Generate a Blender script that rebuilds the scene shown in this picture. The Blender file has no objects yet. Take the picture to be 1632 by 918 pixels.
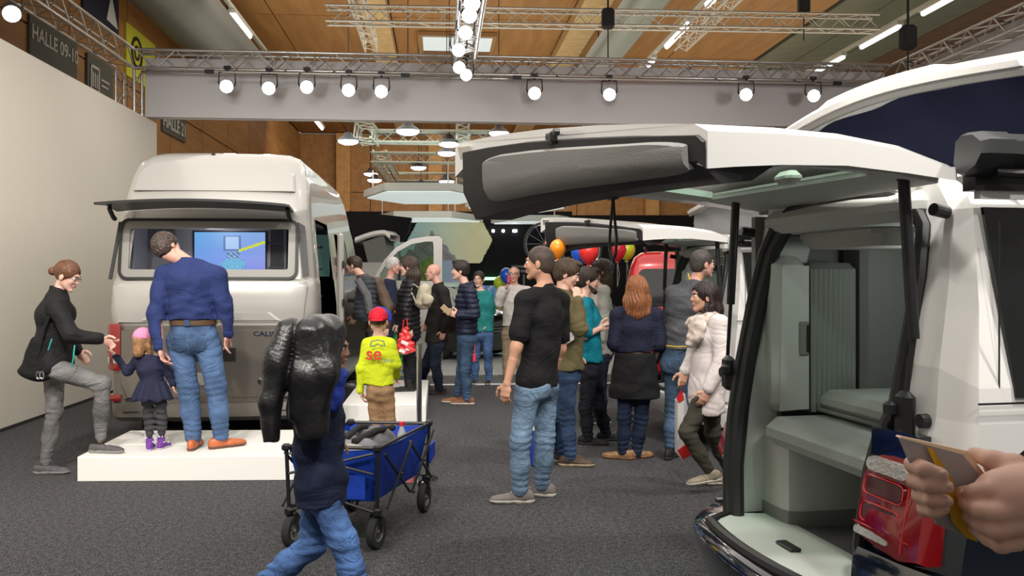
import bpy, math, random
import numpy as np
from mathutils import Vector, Matrix
random.seed(7); rng = np.random.default_rng(7)
PI = math.pi
scene = bpy.context.scene
COL = scene.collection
# ---------------- camera ----------------
FOC, CAMH, HOR = 1400.0, 1.6, 442.0
cam_d = bpy.data.cameras.new('camera'); cam = bpy.data.objects.new('camera', cam_d); COL.objects.link(cam)
cam.location = (0, 0, CAMH); cam.rotation_euler = (PI/2, 0, 0)
cam_d.sensor_width = 36; cam_d.lens = 36*FOC/1632; cam_d.shift_y = (HOR-459)/1632
cam_d.clip_start = .05; cam_d.clip_end = 300
scene.camera = cam
# ---------------- world, exposure ----------------
w = bpy.data.worlds.new('hall_air'); scene.world = w; w.use_nodes = True
bgn = w.node_tree.nodes['Background']; bgn.inputs[0].default_value = (1.0, .93, .84, 1); bgn.inputs[1].default_value = .24
scene.view_settings.view_transform = 'Standard'; scene.view_settings.look = 'None'
scene.view_settings.exposure = 0.0; scene.view_settings.gamma = 1; scene.view_settings.use_curve_mapping = False
def lamp(kind, loc, to, power, col=(1,.95,.88), size=.1, cone=60, blend=.6, sy=None):
    d = bpy.data.lights.new('light', kind); d.energy = power; d.color = col
    if kind == 'SPOT': d.spot_size = math.radians(cone); d.spot_blend = blend; d.shadow_soft_size = size
    elif kind == 'AREA':
        d.size = size
        if sy: d.shape = 'RECTANGLE'; d.size_y = sy
    else: d.shadow_soft_size = size
    o = bpy.data.objects.new('light', d); COL.objects.link(o); o.location = loc
    v = Vector(to)-Vector(loc); o.rotation_euler = v.to_track_quat('-Z', 'Y').to_euler()
    return o
# booth lamps on the trusses around and behind the viewer
for (x, y, tx, ty, pw) in ((-3.2,1.0,-3.2,7.5,800),(-1.0,.2,-1.6,7.0,700),(1.2,1.2,1.0,6.5,560),(3.2,2.2,2.2,3.6,750),(-2.4,3.0,-5.3,9.0,900),(3.6,6.0,2.4,8.0,500),(0.3,8.0,-.6,11.0,500),(.7,2.9,1.75,3.9,420)):
    lamp('SPOT', (x, y, 5.0), (tx, ty, .8), pw, size=.12, cone=80, blend=.9)
for x in (-3.5, 1.0, 5.5): lamp('SPOT', (x, 8.5, 3.9), (x-.6, 14.6, 4.7), 260, (1,.96,.93), size=.3, cone=80, blend=1)  # added spots without fixtures, brighten the fascia banner
lamp('AREA', (0, 7, 4.9), (0, 7, 0), 420, (1,.95,.88), 8, sy=12)
lamp('AREA', (1, 27, 8.6), (1, 27, 0), 520, (1,.93,.8), 16, sy=16)
lamp('AREA', (-1, 22, 5.2), (-1, 22, 0), 150, (.85,1,.95), 8, sy=8)
lamp('AREA', (2, 25, 5.6), (2, 25, 9), 720, (1,.86,.62), 18, sy=20)
lamp('AREA', (0, 36, 7.6), (0, 46, 4.5), 700, (1,.9,.75), 16, sy=3)  # added area fill, no fixture, lifts the hall back wall
lamp('AREA', (-5, 20, 8), (-9, 24, 6), 120, (1,.9,.75), 3, sy=8)
lamp('SPOT', (2.0, -1.0, 4.8), (1.8, 2.8, 1.3), 330, (1,.97,.93), size=.12, cone=50, blend=.8)  # added spot that brightens the near side of the right-hand van

# ---------------- coordinate helpers ----------------
def P(px, py, Y): return Vector(((px-816)/FOC*Y, Y, CAMH-(py-HOR)/FOC*Y))
PHI = math.atan(.0829)
def R(r, d, z=0): return Vector((r*math.cos(PHI)-d*math.sin(PHI), r*math.sin(PHI)+d*math.cos(PHI), z))
# ---------------- materials ----------------
MATS = {}
def mat(name, col, rough=.6, metal=0, spec=.5, coat=0, emit=None, es=0, noise=None, bump=None, alpha=None, sheen=0):
    """noise=(scale, amount) colour variation; bump=(scale, strength)"""
    if name in MATS: return MATS[name]
    m = bpy.data.materials.new(name); m.use_nodes = True; nt = m.node_tree; b = nt.nodes['Principled BSDF']
    c = (*col, 1)
    b.inputs['Base Color'].default_value = c; b.inputs['Roughness'].default_value = rough; b.inputs['Metallic'].default_value = metal
    b.inputs['Specular IOR Level'].default_value = spec; b.inputs['Coat Weight'].default_value = coat; b.inputs['Coat Roughness'].default_value = .05
    b.inputs['Sheen Weight'].default_value = sheen
    if emit: b.inputs['Emission Color'].default_value = (*emit, 1); b.inputs['Emission Strength'].default_value = es
    tc = nt.nodes.new('ShaderNodeTexCoord')
    if noise:
        n = nt.nodes.new('ShaderNodeTexNoise'); n.inputs['Scale'].default_value = noise[0]; n.inputs['Detail'].default_value = 4
        r = nt.nodes.new('ShaderNodeValToRGB'); a = noise[1]
        r.color_ramp.elements[0].position = .3; r.color_ramp.elements[1].position = .7
        r.color_ramp.elements[0].color = (*[max(0, x*(1-a)) for x in col], 1); r.color_ramp.elements[1].color = (*[min(1, x*(1+a)) for x in col], 1)
        nt.links.new(tc.outputs['Object'], n.inputs['Vector']); nt.links.new(n.outputs['Fac'], r.inputs['Fac']); nt.links.new(r.outputs['Color'], b.inputs['Base Color'])
    if bump:
        n = nt.nodes.new('ShaderNodeTexNoise'); n.inputs['Scale'].default_value = bump[0]; n.inputs['Detail'].default_value = 3
        u = nt.nodes.new('ShaderNodeBump'); u.inputs['Strength'].default_value = bump[1]; u.inputs['Distance'].default_value = .01
        nt.links.new(tc.outputs['Object'], n.inputs['Vector']); nt.links.new(n.outputs['Fac'], u.inputs['Height']); nt.links.new(u.outputs['Normal'], b.inputs['Normal'])
    MATS[name] = m; return m
def glassmat(name, tint, refl=.12, rough=0.0):
    if name in MATS: return MATS[name]
    m = bpy.data.materials.new(name); m.use_nodes = True; nt = m.node_tree; nt.nodes.clear()
    o = nt.nodes.new('ShaderNodeOutputMaterial'); mx = nt.nodes.new('ShaderNodeMixShader')
    t = nt.nodes.new('ShaderNodeBsdfTransparent'); t.inputs[0].default_value = (*tint, 1)
    g = nt.nodes.new('ShaderNodeBsdfGlossy'); g.inputs['Roughness'].default_value = rough
    lw = nt.nodes.new('ShaderNodeLayerWeight'); lw.inputs[0].default_value = refl
    nt.links.new(lw.outputs['Fresnel'], mx.inputs[0]); nt.links.new(t.outputs[0], mx.inputs[1]); nt.links.new(g.outputs[0], mx.inputs[2]); nt.links.new(mx.outputs[0], o.inputs[0])
    MATS[name] = m; return m
# ---------------- mesh builder ----------------
class MB:
    def __init__(s): s.v = []; s.f = []
    def add(s, vs, fs):
        o = len(s.v); s.v += [tuple(x) for x in vs]; s.f += [tuple(i+o for i in f) for f in fs]; return s
    def box(s, c, sz, rz=0, M=None):
        hx, hy, hz = sz[0]/2, sz[1]/2, sz[2]/2
        vs = [Vector((x, y, z)) for x in (-hx, hx) for y in (-hy, hy) for z in (-hz, hz)]
        Q = M if M is not None else Matrix.Rotation(rz, 3, 'Z')
        return s.add([Q@v+Vector(c) for v in vs], [(0,1,3,2),(4,6,7,5),(0,4,5,1),(2,3,7,6),(0,2,6,4),(1,5,7,3)])
    def rbox(s, c, sz, r=.02, rz=0, M=None):
        """box whose twelve edges are chamfered"""
        hx, hy, hz = sz[0]/2, sz[1]/2, sz[2]/2; r = min(r, hx*.9, hy*.9, hz*.9)
        Q = M if M is not None else Matrix.Rotation(rz, 3, 'Z')
        rings = []
        def oct_(a, b, z): return [Vector((x, y, z)) for x, y in ((a,-b+r),(a,b-r),(a-r,b),(-a+r,b),(-a,b-r),(-a,-b+r),(-a+r,-b),(a-r,-b))]
        def inn(z): return [Vector((x, y, z)) for x, y in ((hx-r,-hy+r*1.3),(hx-r,hy-r*1.3),(hx-r*1.3,hy-r),(-hx+r*1.3,hy-r),(-hx+r,hy-r*1.3),(-hx+r,-hy+r*1.3),(-hx+r*1.3,-hy+r),(hx-r*1.3,-hy+r))]
        rings = [inn(-hz), oct_(hx, hy, -hz+r), oct_(hx, hy, hz-r), inn(hz)]
        vs = [Q@v+Vector(c) for rg in rings for v in rg]; fs = []
        for k in range(3):
            for i in range(8): j = (i+1) % 8; fs.append((k*8+i, k*8+j, k*8+8+j, k*8+8+i))
        fs.append(tuple(range(7, -1, -1))); fs.append(tuple(range(24, 32)))
        return s.add(vs, fs)
    def tube(s, pts, r, n=8, cap=True, rr=None):
        pts = [Vector(p) for p in pts]; vs = []; fs = []; N = len(pts); up = None
        for i, p in enumerate(pts):
            t = (pts[min(i+1, N-1)]-pts[max(i-1, 0)]).normalized()
            if up is None: up = Vector((0,0,1)) if abs(t.z) < .9 else Vector((1,0,0))
            a = t.cross(up)
            if a.length < 1e-4: a = t.cross(Vector((0,1,0)))
            a.normalize(); b = t.cross(a).normalized(); up = -b if False else up
            ri = rr[i] if rr else r
            for k in range(n):
                an = 2*PI*k/n; vs.append(p+a*math.cos(an)*ri+b*math.sin(an)*ri)
        for i in range(N-1):
            for k in range(n): j = (k+1) % n; fs.append((i*n+k, i*n+n+k, i*n+n+j, i*n+j))
        if cap: fs.append(tuple(range(n))); fs.append(tuple(range(N*n-1, N*n-n-1, -1)))
        return s.add(vs, fs)
    def cone(s, a, b, r1, r2, n=16): return s.tube([a, b], 0, n, True, [r1, r2])
    def loft(s, rings, closed=True, cap0=True, cap1=True):
        n = len(rings[0]); vs = [v for r in rings for v in r]; fs = []
        for i in range(len(rings)-1):
            for k in range(n if closed else n-1): j = (k+1) % n; fs.append((i*n+k, i*n+j, i*n+n+j, i*n+n+k))
        if cap0 and closed: fs.append(tuple(range(n-1, -1, -1)))
        if cap1 and closed: fs.append(tuple(range((len(rings)-1)*n, len(rings)*n)))
        return s.add(vs, fs)
    def sphere(s, c, r, n=12, m=8, M=None):
        c = Vector(c); r = (r,)*3 if not hasattr(r, '__len__') else r; rings = []
        for i in range(m+1):
            a = -PI/2+PI*i/m; cr = max(math.cos(a), 1e-3)
            rings.append([Vector((r[0]*cr*math.cos(2*PI*k/n), r[1]*cr*math.sin(2*PI*k/n), r[2]*math.sin(a))) for k in range(n)])
        Q = M if M is not None else Matrix.Identity(3)
        return s.loft([[Q@v+c for v in rg] for rg in rings])
    def prism(s, poly, d):
        """poly: list of 3D points (planar), extruded by vector d"""
        n = len(poly); d = Vector(d); a = [Vector(p) for p in poly]; b = [p+d for p in a]
        return s.add(a+b, [tuple(range(n-1, -1, -1)), tuple(range(n, 2*n))]+[(i, (i+1) % n, n+(i+1) % n, n+i) for i in range(n)])
    def quad(s, *p): return s.add(p, [tuple(range(len(p)))])
    def mesh(s, name='mesh'):
        me = bpy.data.meshes.new(name); me.from_pydata(s.v, [], s.f); return me
def smooth_mesh(me, ang=40):
    n = len(me.polygons)
    if not n: return
    me.polygons.foreach_set('use_smooth', [True]*n)
    try: me.set_sharp_from_angle(angle=math.radians(ang))
    except Exception: pass
def obj(name, me, m=None, parent=None, smooth=False, ang=40, world=False, kind=None, label=None, fix=True):
    if isinstance(me, MB): me = me.mesh(name)
    if fix:
        import bmesh
        bm = bmesh.new(); bm.from_mesh(me); bmesh.ops.recalc_face_normals(bm, faces=bm.faces); bm.to_mesh(me); bm.free()
    if smooth: smooth_mesh(me, ang)
    o = bpy.data.objects.new(name, me); COL.objects.link(o)
    if m is not None and not me.materials: me.materials.append(m)
    if parent is not None:
        o.parent = parent
        if world:
            M = parent.matrix_basis
            if parent.parent: M = parent.parent.matrix_basis @ parent.matrix_parent_inverse @ M
            o.matrix_parent_inverse = M.inverted()
    if kind: o['kind'] = kind
    if label: o['label'] = label
    return o
def thing(name, label, cat, loc=(0,0,0), rz=0, group=None):
    o = bpy.data.objects.new(name, None); COL.objects.link(o); o.location = loc; o.rotation_euler = (0,0,rz); o.empty_display_size = .1
    o['label'] = label; o['category'] = cat
    if group: o['group'] = group
    return o
def tag(o, label, cat, group=None):
    o['label'] = label; o['category'] = cat
    if group: o['group'] = group
    return o
def struct(name, mb, m, **k):
    return obj(name, mb, m, kind='structure', **k)
def copy_tree(o, parent=None, loc=None, rz=None, label=None):
    c = o.copy(); COL.objects.link(c); c.parent = parent
    if parent is not None: c.matrix_parent_inverse = o.matrix_parent_inverse
    if loc is not None: c.location = loc
    if rz is not None: c.rotation_euler = (0,0,rz)
    if label: c['label'] = label
    for ch in list(o.children): copy_tree(ch, c)
    return c
FONT_CACHE = {}
def text_mesh(txt, size=1, depth=.005):
    c = bpy.data.curves.new('lettering', 'FONT'); c.body = txt; c.size = size; c.extrude = depth; c.align_x = 'CENTER'; c.align_y = 'CENTER'; c.resolution_u = 3; c.offset = size*.018
    o = bpy.data.objects.new('lettering', c); COL.objects.link(o); dg = bpy.context.evaluated_depsgraph_get(); dg.update()
    me = bpy.data.meshes.new_from_object(o.evaluated_get(dg)); bpy.data.objects.remove(o); return me
def text_on(name, txt, size, depth, org, xdir, ydir, m, parent=None, world=True, sx=1):
    """lettering whose x runs along xdir and y along ydir from origin org"""
    me = text_mesh(txt, size, depth); x = Vector(xdir).normalized(); y = Vector(ydir).normalized(); z = x.cross(y)
    M = Matrix.Identity(4)
    for i in range(3): M[i][0] = x[i]*sx; M[i][1] = y[i]; M[i][2] = z[i]; M[i][3] = org[i]
    me.transform(M); me.materials.clear()
    return obj(name, me, m, parent, world=world, fix=False)
# ---------------- signed distance modelling (bodies, clothes, bags) ----------------
def smin(a, b, k):
    h = np.clip(.5+.5*(b-a)/k, 0, 1); return b+(a-b)*h-k*h*(1-h)
def A(v): return np.array([float(v[0]), float(v[1]), float(v[2])])
def s_cone(a, b, r1, r2):
    a, b = A(a), A(b); ab = b-a; L2 = max(ab@ab, 1e-9)
    def f(p):
        t = np.clip((p-a)@ab/L2, 0, 1); q = p-a-t[:, None]*ab; return np.sqrt((q*q).sum(1))-(r1+(r2-r1)*t)
    lo = np.minimum(a-r1, b-r2); hi = np.maximum(a+r1, b+r2); f.bb = (lo, hi); return f
def s_ell(c, r, M=None):
    c = A(c); r = np.array(r, float); M = np.eye(3) if M is None else np.array(M, float)  # columns: axes
    def f(p):
        q = (p-c)@M; k0 = np.sqrt(((q/r)**2).sum(1)); k1 = np.sqrt(((q/r**2)**2).sum(1))+1e-9; return k0*(k0-1)/k1
    R_ = max(r); f.bb = (c-R_, c+R_); return f
def s_econe(a, b, A1, B1, A2, B2, s, C=None):
    """elliptic round cone: half-width A along s, half-depth B across"""
    a, b, s = A(a), A(b), A(s); ab = b-a; L = math.sqrt(ab@ab); ax = ab/L; s = s-(s@ax)*ax; s /= math.sqrt(s@s); n = np.cross(ax, s)
    def f(p):
        q0 = p-a; t = np.clip(q0@ax/L, 0, 1); q = q0-(t*L)[:, None]*ax
        Aa = A1+(A2-A1)*t; Bb = B1+(B2-B1)*t; cc = C if C else np.minimum(Aa, Bb)
        k = np.sqrt((q@s/Aa)**2+(q@n/Bb)**2+(q@ax/cc)**2); return (k-1)*np.minimum(Aa, Bb)
    m = max(A1, A2, B1, B2); f.bb = (np.minimum(a, b)-m, np.maximum(a, b)+m); return f
def s_plane(c, n):
    c, n = A(c), A(n); n = n/math.sqrt(n@n)
    return lambda p: (p-c)@n
class SDF:
    def __init__(s, k=.03): s.pr = []; s.k = k; s.cut = []; s.disp = []; s.sub = []
    def add(s, f, k=None): s.pr.append((f, s.k if k is None else k)); return s
    def cone(s, a, b, r1, r2, k=None): return s.add(s_cone(a, b, r1, r2), k)
    def chain(s, pts, rs, k=None):
        for i in range(len(pts)-1): s.cone(pts[i], pts[i+1], rs[i], rs[i+1], k)
        return s
    def ell(s, c, r, M=None, k=None): return s.add(s_ell(c, r, M), k)
    def bb(s):
        lo = np.min([f.bb[0] for f, _ in s.pr], 0); hi = np.max([f.bb[1] for f, _ in s.pr], 0); return lo, hi
    def ev(s, p):
        d = None
        for f, k in s.pr:
            x = f(p); d = x if d is None else smin(d, x, k)
        for f, k in s.sub: d = -smin(-d, f(p), k)
        for f in s.disp: d = d-f(p)
        for f in s.cut: d = np.maximum(d, f(p))
        return d
    def mesh(s, h=.01, lo=None, hi=None, name='skin'):
        l, u = s.bb(); lo = l-2*h-.01 if lo is None else A(lo); hi = u+2*h+.01 if hi is None else A(hi)
        V, F = snet(s.ev, lo, hi, h)
        return npmesh(name, V, F)
def npmesh(name, V, F):
    me = bpy.data.meshes.new(name)
    me.vertices.add(len(V)); me.vertices.foreach_set('co', V.ravel())
    me.loops.add(len(F)*4); me.loops.foreach_set('vertex_index', F.ravel().astype(np.int32))
    me.polygons.add(len(F)); me.polygons.foreach_set('loop_start', np.arange(0, len(F)*4, 4, dtype=np.int32))
    me.update(calc_edges=True); me.polygons.foreach_set('use_smooth', np.ones(len(F), bool)); return me
def snet(f, lo, hi, h, B=6):
    n = np.ceil((hi-lo)/h/B).astype(int)*B+1; nb = (n-1)//B
    cx = [lo[i]+(np.arange(nb[i])+.5)*B*h for i in range(3)]
    C = np.stack(np.meshgrid(*cx, indexing='ij'), -1).reshape(-1, 3); dc = f(C)
    keep = np.abs(dc) < B*h*1.15
    vals = np.repeat(np.repeat(np.repeat(dc.reshape(nb), B, 0), B, 1), B, 2)
    vals = np.pad(vals, ((0,1),(0,1),(0,1)), mode='edge')
    mask = np.zeros(nb, bool).ravel(); mask[keep] = True; mask = mask.reshape(nb)
    pm = np.zeros(n, bool); mm = np.repeat(np.repeat(np.repeat(mask, B, 0), B, 1), B, 2)
    for dx in (0,1):
        for dy in (0,1):
            for dz in (0,1): pm[dx:dx+n[0]-1, dy:dy+n[1]-1, dz:dz+n[2]-1] |= mm
    idx = np.argwhere(pm); pts = lo+idx*h
    v = np.empty(len(pts))
    for i in range(0, len(pts), 60000): v[i:i+60000] = f(pts[i:i+60000])
    vals[pm] = v
    vals[0] = np.maximum(vals[0], 1e-3); vals[-1] = np.maximum(vals[-1], 1e-3); vals[:, 0] = np.maximum(vals[:, 0], 1e-3); vals[:, -1] = np.maximum(vals[:, -1], 1e-3); vals[:, :, 0] = np.maximum(vals[:, :, 0], 1e-3); vals[:, :, -1] = np.maximum(vals[:, :, -1], 1e-3)
    ins = vals < 0
    cor = [(a, b, c) for a in (0,1) for b in (0,1) for c in (0,1)]
    cnt = sum(ins[a:n[0]-1+a, b:n[1]-1+b, c:n[2]-1+c].astype(np.int8) for a, b, c in cor)
    act = (cnt > 0) & (cnt < 8); ci = np.argwhere(act)
    acc = np.zeros((len(ci), 3)); num = np.zeros(len(ci))
    cv = {c: vals[ci[:, 0]+c[0], ci[:, 1]+c[1], ci[:, 2]+c[2]] for c in cor}
    for c in cor:
        for ax in range(3):
            if c[ax]: continue
            d = list(c); d[ax] = 1; va, vb = cv[c], cv[tuple(d)]; x = (va < 0) != (vb < 0)
            t = np.where(x, va/(va-vb+1e-12*(va == vb)), 0); p = np.tile(np.array(c, float), (len(ci), 1)); p[:, ax] = t
            acc += np.where(x[:, None], p, 0); num += x
    V = lo+(ci+acc/np.maximum(num, 1)[:, None])*h
    idm = -np.ones(n-1, np.int64); idm[ci[:, 0], ci[:, 1], ci[:, 2]] = np.arange(len(ci)); Fs = []
    for ax in range(3):
        sl0 = [slice(None)]*3; sl1 = [slice(None)]*3; sl0[ax] = slice(0, n[ax]-1); sl1[ax] = slice(1, n[ax])
        a_, b_ = ins[tuple(sl0)], ins[tuple(sl1)]; e = np.argwhere(a_ != b_)
        o1, o2 = [(1,2),(2,0),(0,1)][ax]
        e = e[(e[:, o1] > 0) & (e[:, o2] > 0) & (e[:, o1] < n[o1]-1) & (e[:, o2] < n[o2]-1)]
        q = []
        for s1, s2 in ((0,0),(-1,0),(-1,-1),(0,-1)):
            c = e.copy(); c[:, o1] += s1; c[:, o2] += s2; q.append(idm[c[:, 0], c[:, 1], c[:, 2]])
        q = np.stack(q, 1); fl = a_[e[:, 0], e[:, 1], e[:, 2]]; q[~fl] = q[~fl][:, ::-1]; Fs.append(q)
    F = np.concatenate(Fs); F = F[(F >= 0).all(1)]
    return V, F
def join_np(parts):
    o = 0; Vs = []; Fs = []
    for V, F in parts: Vs.append(V); Fs.append(F+o); o += len(V)
    return np.concatenate(Vs), np.concatenate(Fs)
# =====================================================================  SETTING
white_wall = mat('booth wall paint', (.80,.755,.655), .75)
wood = None
def wood_mat():
    m = bpy.data.materials.new('orange wood board'); m.use_nodes = True; nt = m.node_tree; b = nt.nodes['Principled BSDF']; b.inputs['Roughness'].default_value = .6
    tc = nt.nodes.new('ShaderNodeTexCoord'); mp = nt.nodes.new('ShaderNodeMapping'); mp.inputs['Scale'].default_value = (1.2,.12,1.2)
    n = nt.nodes.new('ShaderNodeTexNoise'); n.inputs['Scale'].default_value = 3; n.inputs['Detail'].default_value = 5
    r = nt.nodes.new('ShaderNodeValToRGB'); r.color_ramp.elements[0].position = .3; r.color_ramp.elements[1].position = .72
    r.color_ramp.elements[0].color = (.30,.14,.04,1); r.color_ramp.elements[1].color = (.44,.225,.075,1)
    nt.links.new(tc.outputs['Object'], mp.inputs[0]); nt.links.new(mp.outputs[0], n.inputs['Vector']); nt.links.new(n.outputs['Fac'], r.inputs['Fac']); nt.links.new(r.outputs['Color'], b.inputs['Base Color']); return m
wood = wood_mat()
pale_wood = mat('pale laminated beam', (.62,.44,.22), .6, noise=(4,.15))
dark_seam = mat('dark seam', (.06,.04,.025), .9)
green_panel = mat('grey green ceiling panel', (.17,.18,.13), .8, noise=(2,.1))
alu = mat('aluminium tube', (.62,.61,.58), .32, .85)
black_pl = mat('black plastic', (.012,.012,.013), .45)
black_mt = mat('matte black', (.015,.015,.016), .8)
def carpet_mat():
    m = bpy.data.materials.new('anthracite needle felt carpet'); m.use_nodes = True; nt = m.node_tree; b = nt.nodes['Principled BSDF']; b.inputs['Roughness'].default_value = .95; b.inputs['Specular IOR Level'].default_value = .15
    tc = nt.nodes.new('ShaderNodeTexCoord'); n = nt.nodes.new('ShaderNodeTexNoise'); n.inputs['Scale'].default_value = 110; n.inputs['Detail'].default_value = 3
    n2 = nt.nodes.new('ShaderNodeTexNoise'); n2.inputs['Scale'].default_value = 1.3; n2.inputs['Detail'].default_value = 3
    n3 = nt.nodes.new('ShaderNodeTexNoise'); n3.inputs['Scale'].default_value = 30; n3.inputs['Detail'].default_value = 4
    r = nt.nodes.new('ShaderNodeValToRGB'); e = r.color_ramp.elements; e[0].position = .42; e[0].color = (.026,.026,.029,1); e[1].position = .72; e[1].color = (.155,.15,.155,1)
    mx = nt.nodes.new('ShaderNodeMix'); mx.data_type = 'RGBA'; mx.blend_type = 'MULTIPLY'; mx.inputs[0].default_value = .5
    ad = nt.nodes.new('ShaderNodeMath'); ad.operation = 'MULTIPLY_ADD'; ad.inputs[1].default_value = .35; ad.inputs[2].default_value = -.17
    a2 = nt.nodes.new('ShaderNodeMath'); a2.operation = 'ADD'
    nt.links.new(tc.outputs['Object'], n.inputs['Vector']); nt.links.new(tc.outputs['Object'], n2.inputs['Vector']); nt.links.new(tc.outputs['Object'], n3.inputs['Vector'])
    nt.links.new(n3.outputs['Fac'], ad.inputs[0]); nt.links.new(ad.outputs[0], a2.inputs[0]); nt.links.new(n.outputs['Fac'], a2.inputs[1])
    nt.links.new(a2.outputs[0], r.inputs['Fac']); nt.links.new(r.outputs['Color'], mx.inputs[6]); nt.links.new(n2.outputs['Color'], mx.inputs[7]); nt.links.new(r.outputs['Color'], b.inputs['Base Color'])
    u = nt.nodes.new('ShaderNodeBump'); u.inputs['Strength'].default_value = .5; u.inputs['Distance'].default_value = .006
    nt.links.new(n.outputs['Fac'], u.inputs['Height']); nt.links.new(u.outputs['Normal'], b.inputs['Normal']); return m
carpet = carpet_mat()
def rquad(r0, d0, r1, d1, z, th=.02):
    m = MB(); m.prism([R(r0,d0,z), R(r1,d0,z), R(r1,d1,z), R(r0,d1,z)], (0,0,-th)); return m
struct('floor', rquad(-9,-3,16,13.05,0,.05), carpet)
struct('trim_1', rquad(-4.5,13.05,10,13.2,.004,.05), mat('white floor strip', (.6,.6,.58), .6))
struct('trim_2', rquad(-9,13.2,16,14.3,0,.05), mat('dark grey walkway', (.06,.062,.065), .7, noise=(6,.2)))
struct('trim_3', rquad(-9,14.3,16,18.0,.012,.06), mat('pale grey stand floor', (.42,.46,.46), .45, noise=(3,.1)))
struct('trim_4', rquad(-9,18.0,16,46,.006,.05), mat('glossy dark stand floor', (.06,.065,.065), .2))
WL = -4.52
m = MB(); m.prism([R(WL,-2.5), R(WL,14.53), R(WL-.12,14.53), R(WL-.12,-2.5)], (0,0,4.07)); struct('wall_left', m, white_wall)
m = MB(); m.prism([R(WL+.012,-2.5), R(WL+.012,14.5), R(WL,14.5), R(WL,-2.5)], (0,0,.035)); struct('gap_strip_left', m, mat('dark gap shade', (.03,.03,.03), .8))  # dark strip stands in for the shaded gap along the wall foot
# hall shell
HL, ZC, DB = -7.15, 9.0, 46.0
wl = MB(); wl.prism([R(HL,8,0), R(HL,DB,0), R(HL-.3,DB,0), R(HL-.3,8,0)], (0,0,ZC)); hall_left = struct('wall_hall_left', wl, dark_seam)
pb = None
def panel_grid(parent, name, mk, items, m):
    cache = {}
    for (key, M) in items:
        if key not in cache: me = mk(*key).mesh(name); me.materials.append(m); cache[key] = me
        o = bpy.data.objects.new(name, cache[key]); COL.objects.link(o); o.matrix_basis = M; o.parent = parent
def boxm(a, b, c):
    q = MB(); q.box((0,0,0), (a,b,c)); return q
RM = Matrix.Rotation(PHI, 4, 'Z')
items = []
for i in range(12):
    for k in range(3):
        items.append(((.04, 3.16, 2.96), Matrix.Translation(R(HL+.01, 9.6+i*3.2, 1.5+k*3.0)) @ RM))
panel_grid(hall_left, 'panel', boxm, items, wood)
bw = MB(); bw.prism([R(HL-.3,DB,0), R(26,DB,0), R(26,DB+.3,0), R(HL-.3,DB+.3,0)], (0,0,ZC)); wb = struct('wall_back', bw, dark_seam)
items = []
for i in range(9):
    for k in range(3): items.append(((3.56, .04, 2.96), Matrix.Translation(R(HL+1.8+i*3.6, DB-.02, 1.5+k*3.0)) @ RM))
panel_grid(wb, 'panel', boxm, items, wood)
for i, r in enumerate((-4.9, -.2, 4.6, 11.2)):
    q = MB(); q.prism([R(r-.35,DB-.5,0), R(r+.35,DB-.5,0), R(r+.35,DB-.05,0), R(r-.35,DB-.05,0)], (0,0,ZC-.02)); obj('column', q, mat('wood column', (.55,.30,.10), .6, noise=(3,.15)), wb)
# ceiling boards
cl = rquad(HL-.3,2,26,DB,ZC+.2,.1); ceil = struct('ceiling', cl, dark_seam)
items = []; gitems = []
rr_ = [(-7.1,-4.7),(-4.66,-2.1),(-1.35,1.05),(1.09,3.7),(4.6,7.7),(7.74,10.7)]
for (a, b) in rr_:
    for k in range(7):
        items.append(((round(b-a,2), 5.15, .05), Matrix.Translation(R((a+b)/2, 12.3+k*5.2-(.0 if a < 3 else 1.3), ZC+.06)) @ RM))
for (a, b) in ((10.9,12.15),(12.2,13.5),(13.55,14.8)):
    for k in range(5): gitems.append(((round(b-a,2), 7.95, .05), Matrix.Translation(R((a+b)/2, 9.5+k*8, ZC+.06)) @ RM))
skip = lambda M: False
panel_grid(ceil, 'panel', boxm, items, wood); panel_grid(ceil, 'panel', boxm, gitems, green_panel)
panel_grid(ceil, 'panel', boxm, [((5.5, 7.95, .05), Matrix.Translation(R(17.6, 9.5+k*8, ZC+.06)) @ RM) for k in range(5)], mat('dark brown board', (.16,.08,.035), .7, noise=(3,.2)))
for (a, b, z) in ((-2.1,-1.4,.35),(3.75,4.5,.35)):
    q = MB(); q.prism([R(a,3,ZC+.1), R(b,3,ZC+.1), R(b,DB-.5,ZC+.1), R(a,DB-.5,ZC+.1)], (0,0,-.35)); obj('beam', q, pale_wood, ceil)
q = MB(); q.prism([R(HL,35.2,ZC), R(9,35.2,ZC), R(9,36,ZC), R(HL,36,ZC)], (0,0,-.6)); obj('beam', q, mat('brown cross beam', (.30,.16,.06), .6), ceil)
# skylight
sk = struct('window_1', rquad(-.65,26.6,1.75,29.9,ZC+.02,.12), mat('skylight frame', (.34,.20,.09), .6))
for (a, b) in ((-.5,.5),(.62,1.62)):
    obj('pane', rquad(a,26.75,b,28.3,ZC-.11,.02), mat('skylight pane', (.5,.58,.6), .3, emit=(.72,.85,.92), es=.55), sk)
    obj('shutter', rquad(a,28.36,b,29.75,ZC-.11,.02), mat('skylight shutter', (.20,.10,.04), .7), sk)
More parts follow.
